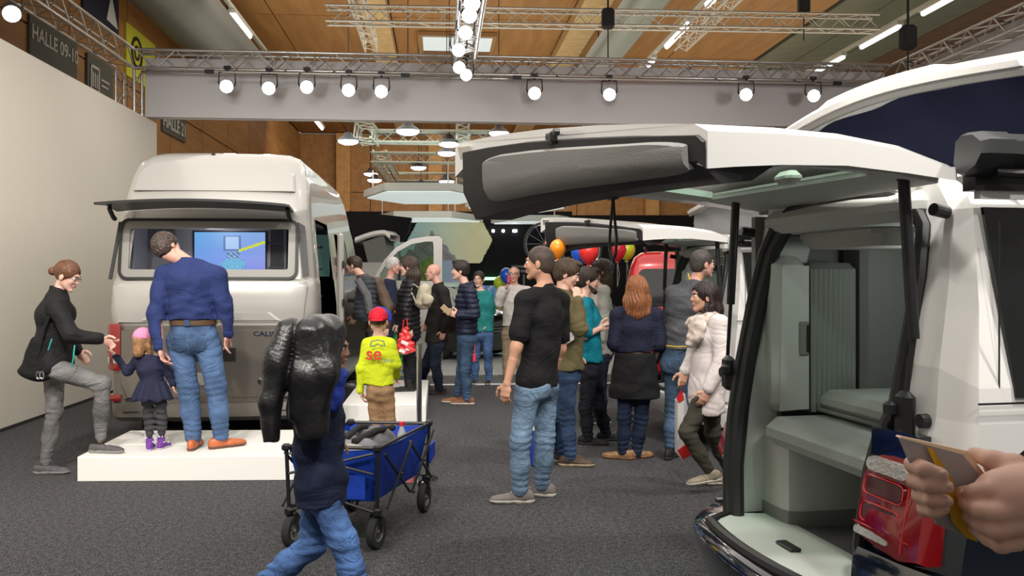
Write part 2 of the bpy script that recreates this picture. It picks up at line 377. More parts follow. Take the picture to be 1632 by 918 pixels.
# signs on the hall's left wall
sign_grey = mat('grey sign board', (.085,.09,.08), .6); sign_txt = mat('sign lettering', (.55,.55,.5), .6)
def wall_sign(name, label, d0, d1, z0, z1, m, lines):
    c = R(HL+.06, (d0+d1)/2, (z0+z1)/2); t = thing(name, label, 'sign', R(HL+.05, (d0+d1)/2, z0))
    q = MB(); q.prism([R(HL+.04,d0,z0), R(HL+.04,d1,z0), R(HL+.04,d1,z1), R(HL+.04,d0,z1)], R(.04,0)); obj('board', q, m, t, world=True)
    xd = R(0,1); yd = Vector((0,0,1))
    for (s, size, dd, z, lm) in lines:
        o = text_on('lettering', s, size, .004, R(HL+.09, dd, z), xd, yd, lm, t)
    return t
org_txt = mat('orange sign lettering', (.45,.14,.03), .6)
wall_sign('hall_sign', 'dark grey sign reading HALLE 09-10 above the white wall, left end of the row', 15.87,17.85,4.0,6.19, sign_grey,
  [('HALLE 09-10',.36,16.9,5.88,sign_txt),('HALLE C',.52,16.95,5.25,org_txt)])
s2 = wall_sign('hall_sign', 'dark grey sign with small square logo and HALLE 1 half hidden by the corner truss', 18.37,19.76,4.0,6.14, sign_grey,
  [('HALLE 1',.36,19.05,4.78,sign_txt)])
q = MB()
for (a, b, c, d) in ((18.5,18.56,5.4,5.95),(18.9,18.96,5.4,5.95),(18.5,18.96,5.89,5.95),(18.5,18.96,5.4,5.46),(18.6,18.65,5.5,5.8),(18.7,18.75,5.5,5.8),(18.8,18.85,5.5,5.8),(19.05,19.5,5.72,5.76),(19.05,19.42,5.6,5.64)):
    q.prism([R(HL+.09,a,c), R(HL+.09,b,c), R(HL+.09,b,d), R(HL+.09,a,d)], R(.01,0))
obj('logo', q, sign_txt, s2, world=True)
wall_sign('hall_sign', 'dark grey sign reading WEST HALLE 21 just above the high van roof', 23.2,25.3,5.36,7.1, sign_grey,
  [('HALLE 21',.5,24.25,5.66,sign_txt),('WEST',.46,24.5,6.15,sign_txt)])
wall_sign('hall_sign', 'small yellow sign reading HALLE beside the grey HALLE 21 sign', 21.9,22.9,5.6,6.6, mat('yellow sign board', (.55,.42,.03), .6), [('HALLE',.3,22.4,6.1,mat('dark sign lettering',(.06,.05,.02),.6))])
t = wall_sign('banner_sign', 'dark navy banner with a white triangle high on the left hall wall', 18.15,20.1,6.9,8.7, mat('navy banner', (.012,.016,.045), .7), [])
q = MB(); q.prism([R(HL+.09,19.35,7.1), R(HL+.09,20.0,7.05), R(HL+.09,19.62,7.72)], R(.01,0)); obj('logo', q, mat('white print', (.7,.72,.75), .6), t, world=True)
t = wall_sign('banner_sign', 'yellow banner with a black ring symbol behind the left truss', 20.6,22.6,6.2,7.4, mat('yellow banner', (.62,.62,.05), .7), [])
q = MB(); n = 24
for k in range(n):
    a0, a1 = 2*PI*k/n, 2*PI*(k+1)/n; g = lambda a, r: R(HL+.1, 21.25+r*math.cos(a), 6.85+r*math.sin(a)); q.quad(g(a0,.38), g(a1,.38), g(a1,.29), g(a0,.29)); q.quad(g(a0,.18), g(a1,.18), g(a1,.11), g(a0,.11))
obj('logo', q, black_mt, t, world=True)
# ventilation ducts
duct_m = mat('galvanised duct', (.15,.165,.16), .45, .5, bump=(40,.1))
def duct(r, z, rad, d0, d1, label, mm=duct_m):
    t = thing('ventilation_duct', label, 'duct', R(r,d0,z)); q = MB(); n = 28; pts = []; rr = []; N = int((d1-d0)/.12)
    for i in range(N+1):
        for e, rd in ((0,rad),(.03,rad+.012),(.06,rad)): pts.append(R(r,d0+i*.12+e,z)); rr.append(rd)
    q.tube(pts, rad, n, True, rr); obj('pipe', q, mm, t, world=True, smooth=True, ang=60)
    for d in range(int(d0)+2, int(d1), 4):
        h = MB(); h.tube([R(r,d,z+rad*.9), R(r,d,ZC)], .02, 6); obj('hanger', h, black_mt, t, world=True)
duct(-5.65, 7.6, .70, 10, 28, 'large dark ribbed air duct under the ceiling at the left')
duct(4.75, 8.0, .43, 12, 33, 'slimmer pale metal air duct under the ceiling right of centre', mat('pale galvanised duct', (.33,.38,.38), .4, .55))
# ceiling tube lights
tube_w = mat('lit fluorescent tube', (1,1,1), .4, emit=(1,.97,.92), es=9); tube_d = mat('side of lit tube', (1,1,1), .4, emit=(1,.98,.93), es=2.2)
fix_m = mat('lamp housing', (.42,.42,.38), .5)
def tubelight(r, d, L, z, label, e=tube_w):
    t = thing('tube_light', label, 'ceiling light', R(r,d,z), group='ceiling tube lights')
    q = MB(); q.prism([R(r-.09,d,z), R(r+.09,d,z), R(r+.09,d+L,z), R(r-.09,d+L,z)], (0,0,.1)); obj('housing', q, fix_m, t, world=True)
    q = MB(); q.tube([R(r,d+.06,z-.04), R(r,d+L-.06,z-.04)], .065, 10); obj('tube', q, e, t, world=True)
for d, lb in ((19.0,'nearest lit tube in the left ceiling row, cut by the top edge'),(22.4,'bright lit tube in the left ceiling row above the big duct end'),(37.3,'small far lit tube seen below the white banner at the left')): tubelight(-5.15, d, 2.1, 8.2, lb)
for d, L, lb in ((18.6,2.2,'top lit tube in the row right of the metal duct'),(22.2,2.4,'bright lit tube in the row right of the metal duct'),(26.0,.8,'short end of lit tube just above the banner truss, right of the duct')): tubelight(6.45, d, L, 8.2, lb)
for d, lb in ((18.8,'tube lamp in the right ceiling row nearest the top edge'),(22.0,'second tube lamp from the top in the right ceiling row'),(25.2,'third tube lamp from the top in the right ceiling row'),(28.2,'lowest tube lamp in the right ceiling row, above the banner truss')): tubelight(12.0, d, 2.2, 8.2, lb, tube_d)
for r in (-5.15, 6.45, 12.0):
    q = MB(); q.prism([R(r-.05,10,8.3), R(r+.05,10,8.3), R(r+.05,40,8.3), R(r-.05,40,8.3)], (0,0,.08)); tag(obj('cable_tray', q, fix_m), {-5.15:'thin tray rail carrying the left row of ceiling tubes', 6.45:'thin tray rail carrying the ceiling tubes right of the duct', 12.0:'thin tray rail carrying the far right row of ceiling tubes'}[r], 'rail')
# =====================================================================  TRUSSES
BR = {}
def brace_mesh(L, r=.011):
    k = (round(L,3), r)
    if k not in BR:
        q = MB(); q.tube([(0,0,0), (L,0,0)], r, 5, False); me = q.mesh('brace'); me.materials.append(alu); smooth_mesh(me, 60); BR[k] = me
    return BR[k]
def truss(p, q, label, group=None, S=.29, r=.025, up=(0,0,1), single=True, step=None, cat='truss', m=None):
    p, q = Vector(p), Vector(q); t = (q-p).normalized(); L = (q-p).length; up = Vector(up); a = t.cross(up).normalized(); b = a.cross(t)
    T = thing('lighting_truss', label, cat, p, group=group)
    mm = m or alu; n = max(1, round(L/(step or S))); st = L/n; h = S/2; ch = [(-h,-h), (h,-h), (h,h), (-h,h)]
    for (x, y) in ch:
        k = MB(); k.tube([p+a*x+b*y, q+a*x+b*y], r, 8); obj('chord', k, mm, T, smooth=True, ang=60, world=True)
    BRL = math.hypot(S, st); stuff = MB()
    for fi in range(4):
        c0, c1 = ch[fi], ch[(fi+1) % 4]
        for i in range(n):
            s0, s1 = (c0, c1) if (i+fi) % 2 == 0 else (c1, c0)
            A0 = p+t*(i*st)+a*s0[0]+b*s0[1]; A1 = p+t*((i+1)*st)+a*s1[0]+b*s1[1]
            if single:
                x = (A1-A0).normalized(); y = x.cross(t if abs(x.dot(t)) < .9 else up).normalized(); z = x.cross(y); M = Matrix.Identity(4)
                for j in range(3): M[j][0], M[j][1], M[j][2], M[j][3] = x[j], y[j], z[j], (A0-p)[j]
                o = bpy.data.objects.new('brace', brace_mesh(BRL)); COL.objects.link(o); o.parent = T; o.matrix_basis = M
            else: stuff.tube([A0, A1], .011, 4, False)
        if st: 
            pass
    if not single: obj('brace', stuff, mm, T, world=True, kind='stuff')
    return T
ZT = 5.03
truss(R(-4.75,14.35,ZT), R(7.6,14.35,ZT), 'long silver box truss running across above the white fascia banner', step=.31)
truss(R(-4.91,2.5,ZT), R(-4.91,14.2,ZT), 'silver box truss running back along the top of the left wall', step=.30)
truss(R(7.74,4.0,ZT), R(7.74,14.2,ZT), 'silver box truss running back at the right above the tilted pop-up roof', step=.30)
truss(R(.39,3.5,ZT), R(.39,14.15,ZT), 'silver box truss running back in the middle carrying the column of spotlights', step=.30)
truss(R(-4.91,14.4,4.0), R(-4.91,14.4,4.88), 'short upright silver truss at the left wall corner', up=(0,1,0))
truss(R(-4.91,14.4,.02), R(-4.91,14.4,3.98), 'upright truss leg hidden behind the white wall corner', up=(0,1,0), single=False)
truss(P(520,24,16.3), P(1396,38,17.5), 'upper horizontal silver truss crossing the whole ceiling view', step=.33)
truss(R(-1.7,15,7.4), R(-1.7,22.5,7.4), 'receding silver truss above the fascia left of centre', step=.34)
truss(R(6.0,13,7.4), R(6.0,21.5,7.4), 'receding silver truss above the fascia right of the metal duct', step=.34)
# suspended far trusses with lamps
fr = mat('bright far truss tube', (.62,.68,.62), .45, .4)
for (x0,x1,y,Y,lb) in ((588,800,218,23.,'far lit truss, front cross piece of the hanging lamp frame'),(592,800,251.5,28.,'far lit truss, second cross piece of the hanging lamp frame'),(620,800,282,34.,'far lit truss, rear cross piece of the hanging lamp frame')):
    truss(P(x0,y,Y), P(x1,y+2,Y), lb, 'far hanging lamp frame', S=.3, r=.035, single=False, step=.36, m=fr)
truss(P(577,205,21.), P(590,220,23.), 'far lit truss, left front side piece of the hanging lamp frame', 'far hanging lamp frame', S=.4, r=.035, single=False, step=.36, m=fr)
truss(P(605,250,28.), P(626,285,34.), 'far lit truss, left rear side piece of the hanging lamp frame', 'far hanging lamp frame', S=.4, r=.035, single=False, step=.4, m=fr)
truss(P(738,205,22.), P(732,290,34.5), 'far lit truss, long right side piece of the hanging lamp frame', 'far hanging lamp frame', S=.3, r=.035, single=False, step=.36, m=fr)
lampw = mat('lit lamp glass', (1,1,1), .4, emit=(.93,.93,1), es=9)
for i, (px, py, Y, s, lb) in enumerate(((555,225,21,1,'far left pendant lamp below the fascia banner'),(650,209,20.5,1.1,'pendant lamp at the front of the far frame, below the fascia'),(716,229,23,1.1,'pendant lamp at the front right corner of the far frame'),(712,244,24,1,'pendant lamp second from the front on the far frame right side'),(667,267,28,1,'pendant lamp in the centre of the far frame'),(591,277,31.5,1,'upper lamp of the pair at the far frame left side'),(597,287,30,1,'lower lamp of the pair at the far frame left side'),(712,289,31,1.1,'pendant lamp at the far frame rear right corner'),(671,295,33,.9,'rearmost pendant lamp above the white hexagon ceiling'),(795,212,22,1,'pendant lamp just above the open grey tailgate lip'))):
    c = P(px,py,Y); t = thing('pendant_lamp', lb, 'lamp', c, group='far pendant lamps')
    q = MB(); rg = []
    for (rr, z) in ((.02,.34),(.08,.33),(.12,.2),(.2,.12),(.3,.0),(.27,.0)): rg.append([Vector((rr*s*math.cos(2*PI*k/16), rr*s*math.sin(2*PI*k/16), z*s*.62)) for k in range(16)])
    q.loft(rg); obj('shade', q, mat('dark lamp shade', (.02,.02,.035), .35), t, smooth=True)
    q = MB(); q.sphere((0,0,0), (.25*s,.25*s,.09*s), 14, 6); obj('bulb_glass', q, lampw, t, smooth=True); q = MB(); q.tube([(0,0,.2*s), (0,0,ZC-c.z)], .012, 5); obj('cord', q, black_mt, t)
# fascia banners (stretched cloth below the trusses)
ban = mat('white stretched banner cloth', (.62,.60,.60), .8, bump=(3,.15))
def banner(name, p, q, z0, z1, label, th=.03, seg=48):
    p, q = Vector(p), Vector(q); t = (q-p).normalized(); n = Vector((t.y,-t.x,0)); rows = []
    for j in range(9):
        z = z0+(z1-z0)*j/8; rows.append([p.lerp(q, i/seg)+n*(.012*math.sin(i*1.7+j*.3)*((j)/8))+Vector((0,0,z)) for i in range(seg+1)])
    m = MB(); W = seg+1; vs = [v for r in rows for v in r]; vs2 = [v+n*th for v in vs]; fs = []
    for j in range(8):
        for i in range(seg): a = j*W+i; fs += [(a,a+1,a+W+1,a+W), (len(vs)+a,len(vs)+a+W,len(vs)+a+W+1,len(vs)+a+1)]
    for i in range(seg): fs += [(i,i+1,len(vs)+i+1,len(vs)+i)]
    m.add(vs+vs2, fs); t_ = thing(name, label, 'banner', p+Vector((0,0,z0))); obj('cloth', m, ban, t_, smooth=True, world=True)
    k = MB(); k.tube([p+n*th*.5+Vector((0,0,z0-.015)), q+n*th*.5+Vector((0,0,z0-.015))], .02, 8); obj('hem_tube', k, alu, t_, smooth=True, world=True)
    for i in range(9):
        e = p.lerp(q, (i+.5)/9); k = MB(); k.tube([e+Vector((0,0,z1)), e-n*.19+Vector((0,0,z1+.012))], .01, 5); obj('tie', k, black_mt, t_, world=True)
    return t_
banner('fascia_banner', R(7.72,14.68), R(-4.75,14.68), 4.2, 5.16, 'wide white fascia banner stretched below the cross truss')
banner('fascia_banner', R(7.98,4.0), R(7.98,14.6), 4.3, 5.16, 'white fascia banner below the receding right-hand truss')
# spotlights on bars
spotglow = mat('lit spotlight lens', (1,1,1), .3, emit=(1,.97,.95), es=28)
grey_case = mat('grey lamp housing', (.20,.19,.20), .4, .3)
def spotlight(c, aim, label, group, s=1.0, bar=True):
    c = Vector(c); t = thing('spotlight', label, 'spotlight', c, group=group); d = (Vector(aim)-c).normalized()
    q = MB(); b0 = c-d*.10*s; b1 = c+d*.10*s; q.tube([b0-d*.03, b0, c, b1], .1, 16, True, [.05*s,.075*s,.085*s,.1*s]); obj('housing', q, grey_case, t, smooth=True, world=True)
    q = MB(); q.tube([b1+d*.001, b1+d*.02*s], .09*s, 16, True, [.092*s,.05*s]); obj('lens', q, spotglow, t, smooth=True, world=True)
    sx = d.cross(Vector((0,0,1))).normalized(); q = MB()
    q.tube([c-sx*.1*s, c-sx*.12*s+Vector((0,0,.05)), c-sx*.11*s+Vector((0,0,.2*s)), c+sx*.11*s+Vector((0,0,.2*s)), c+sx*.12*s+Vector((0,0,.05)), c+sx*.1*s], .012, 6); q.tube([c+Vector((0,0,.2*s)), c+Vector((0,0,.28*s))], .02, 6); q.box(c+Vector((0,0,.27*s)), (.1,.05,.05)); obj('yoke', q, black_pl, t, world=True)
    return t
D_SP = 14.0
def r_at(px, d): # r so that the point at depth d along the hall falls at that column
    k = (px-816)/FOC; return (k*d*math.cos(PHI)+d*math.sin(PHI))/(math.cos(PHI)-k*math.sin(PHI))
row1 = [(362,145),(429,148),(489,147),(556,151),(608,153)]; row2 = [(852,156),(971,158),(1189,159),(1296,160)]
nm = ['first','second','third','fourth','fifth']
for (row, lab) in ((row1,'left bar'),(row2,'right bar')):
    r0, r1 = r_at(row[0][0]-28, D_SP), r_at(row[-1][0]+38, D_SP); q = MB(); q.tube([R(r0,D_SP,4.80), R(r1,D_SP,4.80)], .022, 8)
    bt = thing('lamp_bar', 'thin metal bar carrying the spotlights on the fascia, '+lab.replace(' bar',' part'), 'bar', R(r0,D_SP,4.8)); obj('bar', q, alu, bt, world=True)
    for k_ in range(4): rr = r0+(r1-r0)*(k_+.5)/4; q = MB(); q.tube([R(rr,D_SP-.02,4.80), R(rr,14.22,4.885)], .018, 6); obj('clamp', q, black_pl, bt, world=True)
    for rr in (r0, r1): q = MB(); q.box(R(rr,D_SP,4.8), (.14,.06,.06), PHI); obj('end_cap', q, black_pl, bt, world=True)
    for i, (px, py) in enumerate(row):
        r = r_at(px, D_SP); c = R(r, D_SP, 0); z = CAMH-(py-8-HOR)/FOC*c.y; c.z = z
        spotlight(c, (c.x*.4, 2, 1.0) if i != 2 else (0,0,1.7), f'{nm[i]} lit spotlight from the left on the {lab} of the fascia', 'spotlights on the fascia', 1.05)
mid = [(752,2,9.7,'topmost'),(748,22,10.4,'second from top'),(742,50,11.2,'third from top'),(731,78,12.0,'fourth from top'),(732,106,12.9,'fifth from top'),(743,118,13.4,'lowest')]
for (px, py, Y, lb) in mid:
    c = P(px, py, Y); spotlight(c, (c.x+.4, 3.0, .6), f'lit spotlight in the column on the middle truss, {lb}', 'spotlights on the middle truss', .95)
spotlight(P(17,18,9.9), (-2.,5,1), 'lit spotlight at the left truss in the top left corner', 'spotlights on the side truss', 1.)
# hanging chains and hoists
for (px, py, Y, z1, lb) in ((969,30,15.6,9,'black chain hoist hanging on the upper truss left of the metal duct'),(1447,60,13.2,9,'black chain hoist above the right fascia corner'),(1281,8,17.3,9,'dark hoist clamp on the right part of the upper truss')):
    c = P(px,py,Y); t = thing('chain_hoist', lb, 'hoist', c); q = MB(); q.rbox(c, (.22,.2,.36), .04); obj('body', q, black_mt, t, world=True)
    q = MB(); q.tube([c+Vector((0,0,.15)), Vector((c.x,c.y,z1))], .018, 6); q.tube([c-Vector((0,0,.15)), c-Vector((0,0,.7))], .012, 6); obj('chain', q, black_mt, t, world=True)
# white hexagon ceiling panels over the far stand
hexm = mat('white light panel', (.8,.84,.82), .5, emit=(.9,1,.97), es=.55); hexr = mat('white panel rim', (.72,.72,.66), .5)
def hexpanel(pts, label, th=.18):
    c = sum(pts, Vector())/len(pts); t = thing('hexagon_ceiling_panel', label, 'ceiling panel', c, group='white hexagon ceiling panels'); q = MB(); q.prism(pts, (0,0,th)); obj('rim', q, hexr, t, world=True)
    q = MB(); q.prism([p+(c-p)*.06-Vector((0,0,.03)) for p in pts], (0,0,.025)); obj('diffuser', q, hexm, t, world=True)
    for k in range(0, len(pts), 2): q = MB(); q.tube([pts[k]+(c-pts[k])*.15+Vector((0,0,th)), pts[k]+(c-pts[k])*.15+Vector((0,0,th+.5))], .02, 5); obj('hanger', q, alu, t, world=True)
def hx(x0, x1, Y0, Y1, z):
    Ym = (Y0+Y1)/2; w = x1-x0; return [Vector((x0,Ym,z)), Vector((x0+w*.25,Y0,z)), Vector((x1-w*.25,Y0,z)), Vector((x1,Ym,z)), Vector((x1-w*.25,Y1,z)), Vector((x0+w*.25,Y1,z))]
hexpanel(hx(-3.75,-.60,20.4,24.0,3.62), 'front white hexagon ceiling panel of the far stand')
hexpanel(hx(-1.35,1.6,23.6,27.2,3.62), 'white hexagon ceiling panel partly behind the open tailgate corner')
hexpanel(hx(-4.3,-.9,25.6,29.2,3.35), 'lower rear white hexagon ceiling panel of the far stand')
hexpanel(hx(-.95,2.2,26.5,30,3.30), 'rear right white hexagon ceiling panel of the far stand')
# black stand wall with mountain picture
def bw_(px0, px1, py0, Y, th=.2):
    q = MB(); a, b = P(px0,py0,Y), P(px1,py0,Y); q.prism([Vector((a.x,Y,0)), Vector((b.x,Y,0)), Vector((b.x,Y,a.z)), Vector((a.x,Y,a.z))], (0,th,0)); return q
blk = mat('black stand wall', (.005,.005,.006), .7, spec=.2)
struct('wall_stand', bw_(540, 912, 337, 27.6), blk)
struct('wall_stand_right', bw_(908, 1120, 343, 27.2), blk)
q = MB(); a = P(556,334,24); q.prism([P(556,336,24), P(655,347,24), P(650,371,24), P(640,384,24), P(556,395,24)], (0,.3,0)); struct('wall_stand_left', q, blk)
def picture_mat():
    m = bpy.data.materials.new('mountain print'); m.use_nodes = True; nt = m.node_tree; b = nt.nodes['Principled BSDF']; b.inputs['Roughness'].default_value = .6
    a = nt.nodes.new('ShaderNodeVertexColor'); a.layer_name = 'print'; nt.links.new(a.outputs[0], b.inputs['Base Color']); nt.links.new(a.outputs[0], b.inputs['Emission Color']); b.inputs['Emission Strength'].default_value = .16; return m
PM = picture_mat()
def printed(name, x0, x1, z0, z1, Y, fn, nx, nz, mask=None, parent=None):
    """flat backlit print: a grid of small faces coloured by the picture function"""
    V = []; F = []; C = []
    for j in range(nz):
        for i in range(nx):
            u, v = (i+.5)/nx, (j+.5)/nz
            if mask and not mask(u, v): continue
            o = len(V); xa, xb = x0+(x1-x0)*i/nx, x0+(x1-x0)*(i+1)/nx; za, zb = z0+(z1-z0)*j/nz, z0+(z1-z0)*(j+1)/nz
            V += [(xa,Y,za),(xb,Y,za),(xb,Y,zb),(xa,Y,zb)]; F.append((o,o+1,o+2,o+3)); C.append(fn(u, v))
    me = bpy.data.meshes.new(name); me.from_pydata(V, [], F); ca = me.color_attributes.new('print', 'FLOAT_COLOR', 'CORNER')
    ca.data.foreach_set('color', np.repeat(np.array([(*c,1) for c in C], np.float32), 4, 0).ravel()); me.materials.append(PM)
    return obj(name, me, None, parent, world=True, fix=False)
def fn_noise(x, y):
    return .5*math.sin(x*7.1+2*math.sin(y*3.3))+.3*math.sin(x*17.3+y*11.1+1)+.2*math.sin(x*41+y*37)
def mountain(u, v):
    ridge = float(np.interp(u, [0,.1,.16,.28,.33,.40,.45,.50,.56,.64,.73,.85,1], [.45,.52,.6,.70,.79,.80,.87,.83,.72,.62,.50,.42,.3]))+.018*fn_noise(u*5, 0)+.012*math.sin(u*90)
    if v > ridge: s = max(0, min(1, (u-.25)*1.7)); w_ = .5+.5*fn_noise(u*2, v*2); return (.30+.36*s+.05*w_, .46+.15*s+.05*w_, .46-.10*s+.04*w_)
    if v > ridge-.24: t = .5+.5*fn_noise(u*6, v*9); return (.16+.12*t, .15+.11*t, .15+.12*t)
    t = .5+.5*fn_noise(u*4, v*5); return (.10+.22*t, .17+.20*t, .04+.03*t)
mt = thing('mountain_picture', 'large backlit picture of a rocky mountain behind the open van door', 'picture', P(690,600,27.4))
def mmask(u, v):  # three joined hexagons
    x = u*4.3; z = v*3.55
    def hexa(cx, cz, r): dx, dz = abs(x-cx), abs(z-cz); return dz < r*.866 and dx < r-dz*.577
    return hexa(1.0,1.7,1.15) or hexa(2.1,2.35,1.4) or hexa(3.35,2.75,.98) or hexa(2.2,.8,1.2) or (x < 3 and z < 1.9 and x > .15)
a, b = P(612,349,27.4), P(784,500,27.4)
printed('print', a.x, b.x, b.z, a.z, 27.4, mountain, 110, 90, mmask, mt)
q = MB(); q.prism([P(735,352,27.5), P(768,352,27.5), P(781,379,27.5), P(768,417,27.5), P(722,417,27.5), P(735,380,27.5)], (0,.05,0)); obj('hexagon', q, mat('pale blue hexagon', (.5,.62,.64), .6, emit=(.6,.8,.85), es=.2), mt, world=True)
sp = thing('sky_poster', 'small poster of a blue sky over fields on the black stand wall', 'poster', P(770,520,27.5))
def sky(u, v):
    c = .5+.5*fn_noise(u*2.2, v*3)
    if v < .3: return (.30+.1*c,.24+.06*c,.08)
    return (.12+.5*max(0,c-.45)*1.6, .22+.5*max(0,c-.45)*1.5, .52+.3*max(0,c-.45))
a, b = P(765,455,27.5), P(800,506,27.5); printed('print', a.x, b.x, b.z, a.z, 27.57, sky, 26, 30, None, sp)
sp = thing('green_poster', 'poster with dark water and green fields right of the van door', 'poster', P(720,520,27.35))
a, b = P(706,415,27.5), P(745,508,27.5); printed('print', a.x, b.x, b.z, a.z, 27.35, lambda u, v: (.25+.1*u,.35,.42+.15*u) if v > .5+.06*math.sin(u*9) else (.06+.05*v,.1+.1*v,.05), 26, 40, None, sp)
q = MB(); q.tube([P(758,444,27.5), P(812,444,27.5)], .05, 6); tag(obj('green_neon_line', q, mat('green glow', (.2,.9,.3), .5, emit=(.35,1,.5), es=2.5)), 'thin green glowing line on the black stand wall', 'light strip')
for (px, py) in ((802,368),(819,368),(822,368),(786,368)):
    q = MB(); q.sphere(P(px,py,27.52), .05, 8, 5); tag(obj('small_downlight', q, lampw), {802:'tiny downlight on the black stand, second from the left',819:'tiny downlight on the black stand, left one of the close pair',822:'tiny downlight on the black stand, right one of the close pair',786:'tiny downlight on the black stand, leftmost'}[px], 'lamp', 'tiny downlights on the black stand')
for (x0,x1,y,Y) in ((815,880,425,22),(830,900,432,20)):
    q = MB(); q.box(P((x0+x1)/2,y,Y), ((x1-x0)/FOC*Y,.5,.06)); 
    for px in (x0+5, x1-8): c = P(px,y,Y); q.box((c.x,Y,c.z/2), (.05,.05,c.z))
    tag(obj('dark_shelf_frame', q, mat('dark grey frame', (.08,.09,.09), .5)), 'dark metal frame stand in the black far booth, '+('behind' if Y == 22 else 'in front'), 'frame')
# balloons
for (px, py, Y, c, lb) in ((797,452,17.5,(.45,.62,.03),'yellow green balloon left of the man on the phone'),(807,439,17.2,(.01,.10,.60),'blue balloon left of the man on the phone'),(889,397,9.0,(.95,.28,.01),'orange balloon below the second open tailgate'),(926,404,11.4,(.02,.09,.55),'blue balloon behind the hanging strap loop'),(938,402,11.2,(.75,.03,.03),'red balloon beside the blue one behind the strap loop'),(984,399,12.5,(.6,.02,.03),'dark red balloon above the red van roof corner'),(999,399,13.2,(.55,.62,.03),'yellow balloon above the red van roof')):
    c0 = P(px,py,Y); s = {889:.085}.get(px, .13); t = thing('balloon', lb, 'balloon', c0, group='balloons'); q = MB(); rg = []
    for i in range(13):
        a = PI*i/12; rr = max(.001, math.sin(a))*s*(1-.18*max(0,math.cos(a)) if False else 1); z = math.cos(a)*s*1.2; rr *= 1-.22*max(0,-math.cos(a)); rg.append([Vector((rr*math.cos(2*PI*k/16), rr*math.sin(2*PI*k/16), z)) for k in range(16)])
    q.loft(rg); obj('skin', q, mat('balloon %s' % lb[:12], c, .3, coat=.4), t, smooth=True)
    q = MB(); q.cone((0,0,-s*1.2), (0,0,-s*1.35), .012, .03, 8); obj('knot', q, mat('balloon %s' % lb[:12], c), t); q = MB(); q.tube([(0,0,-s*1.3), (.03,0,-s*2.6), (0,0,-s*4), (0,0,-c0.z+{984:2.0,999:2.0,797:.9,807:.9}.get(px,.01))], .003, 4); obj('string', q, fix_m, t)
# =====================================================================  VANS
paint_w = mat('white car paint', (.74,.73,.71), .28, coat=.8)
paint_s = mat('pearl white van paint', (.46,.445,.42), .3, .2, coat=.9)
paint_g = mat('grey brown metallic paint', (.20,.18,.155), .32, .5, coat=.7)
paint_b = mat('dark blue car paint', (.006,.012,.022), .12, .2, coat=1)
paint_r = mat('red car paint', (.55,.010,.015), .2, .1, coat=1)
paint_k = mat('black car paint', (.008,.008,.009), .12, .2, coat=1)
gasket = mat('black rubber gasket', (.012,.012,.012), .5)
trimg = mat('light grey interior trim', (.52,.535,.50), .65, noise=(2.5,.05))
trimd = mat('mid grey interior trim', (.20,.205,.19), .75)
fabric_g = mat('grey seat fabric', (.36,.385,.36), .85, bump=(120,.25))
darkglass = mat('dark tinted glass', (.008,.009,.010), .05, 0, .6)
red_lens = mat('red lamp lens', (.27,.003,.007), .12, 0, .6, coat=1)
deepred = mat('dark red lamp inset', (.07,.001,.002), .2, coat=1)
clear_lens = mat('clear lamp lens', (.55,.53,.50), .12, .3, coat=1, bump=(60,.4))
tyre = mat('tyre rubber', (.018,.018,.018), .85); rimm = mat('alloy wheel', (.45,.45,.46), .3, .8)
chrome = mat('chrome', (.7,.7,.7), .1, 1)
def wheel(parent, c, R_=.33, W=.22, axis='y', inner=None, ns=5):
    """wheel about the local y axis"""
    c = Vector(c); q = MB(); rg = []
    prof = [(R_*.62,-W*.45),(R_*.9,-W*.5),(R_,-W*.35),(R_,W*.35),(R_*.9,W*.5),(R_*.62,W*.45)]
    n = 28
    for (r, y) in prof: rg.append([c+Vector((r*math.cos(2*PI*k/n), y, r*math.sin(2*PI*k/n))) for k in range(n)])
    q.loft(rg, cap0=False, cap1=False); w_ = obj('tyre', q, tyre, parent, smooth=True, ang=35)
    q = MB(); rg = []
    for (r, y) in ((R_*.63,-W*.44),(R_*.55,-W*.3),(R_*.55,W*.3),(R_*.63,W*.44)): rg.append([c+Vector((r*math.cos(2*PI*k/n), y, r*math.sin(2*PI*k/n))) for k in range(n)])
    q.loft(rg, cap0=False, cap1=False)
    q.tube([c+Vector((0,-W*.36,0)), c+Vector((0,W*.36,0))], R_*.16, 12)
    for k in range(ns):
        a = 2*PI*k/ns; d = Vector((math.cos(a),0,math.sin(a))); M = Matrix.Rotation(-a, 3, 'Y'); q.box(c+d*R_*.34, (R_*.5, W*.5, R_*.13), M=M)
    obj('rim', q, inner or rimm, parent, smooth=True, ang=35)
def rrect(y0, y1, z0, z1, r, n=5):
    """rounded rectangle outline (y,z)"""
    out = []
    for (cy, cz, a0) in ((y1-r,z1-r,0),(y0+r,z1-r,90),(y0+r,z0+r,180),(y1-r,z0+r,270)):
        for k in range(n+1): a = math.radians(a0+90*k/n); out.append((cy+r*math.cos(a), cz+r*math.sin(a)))
    return out
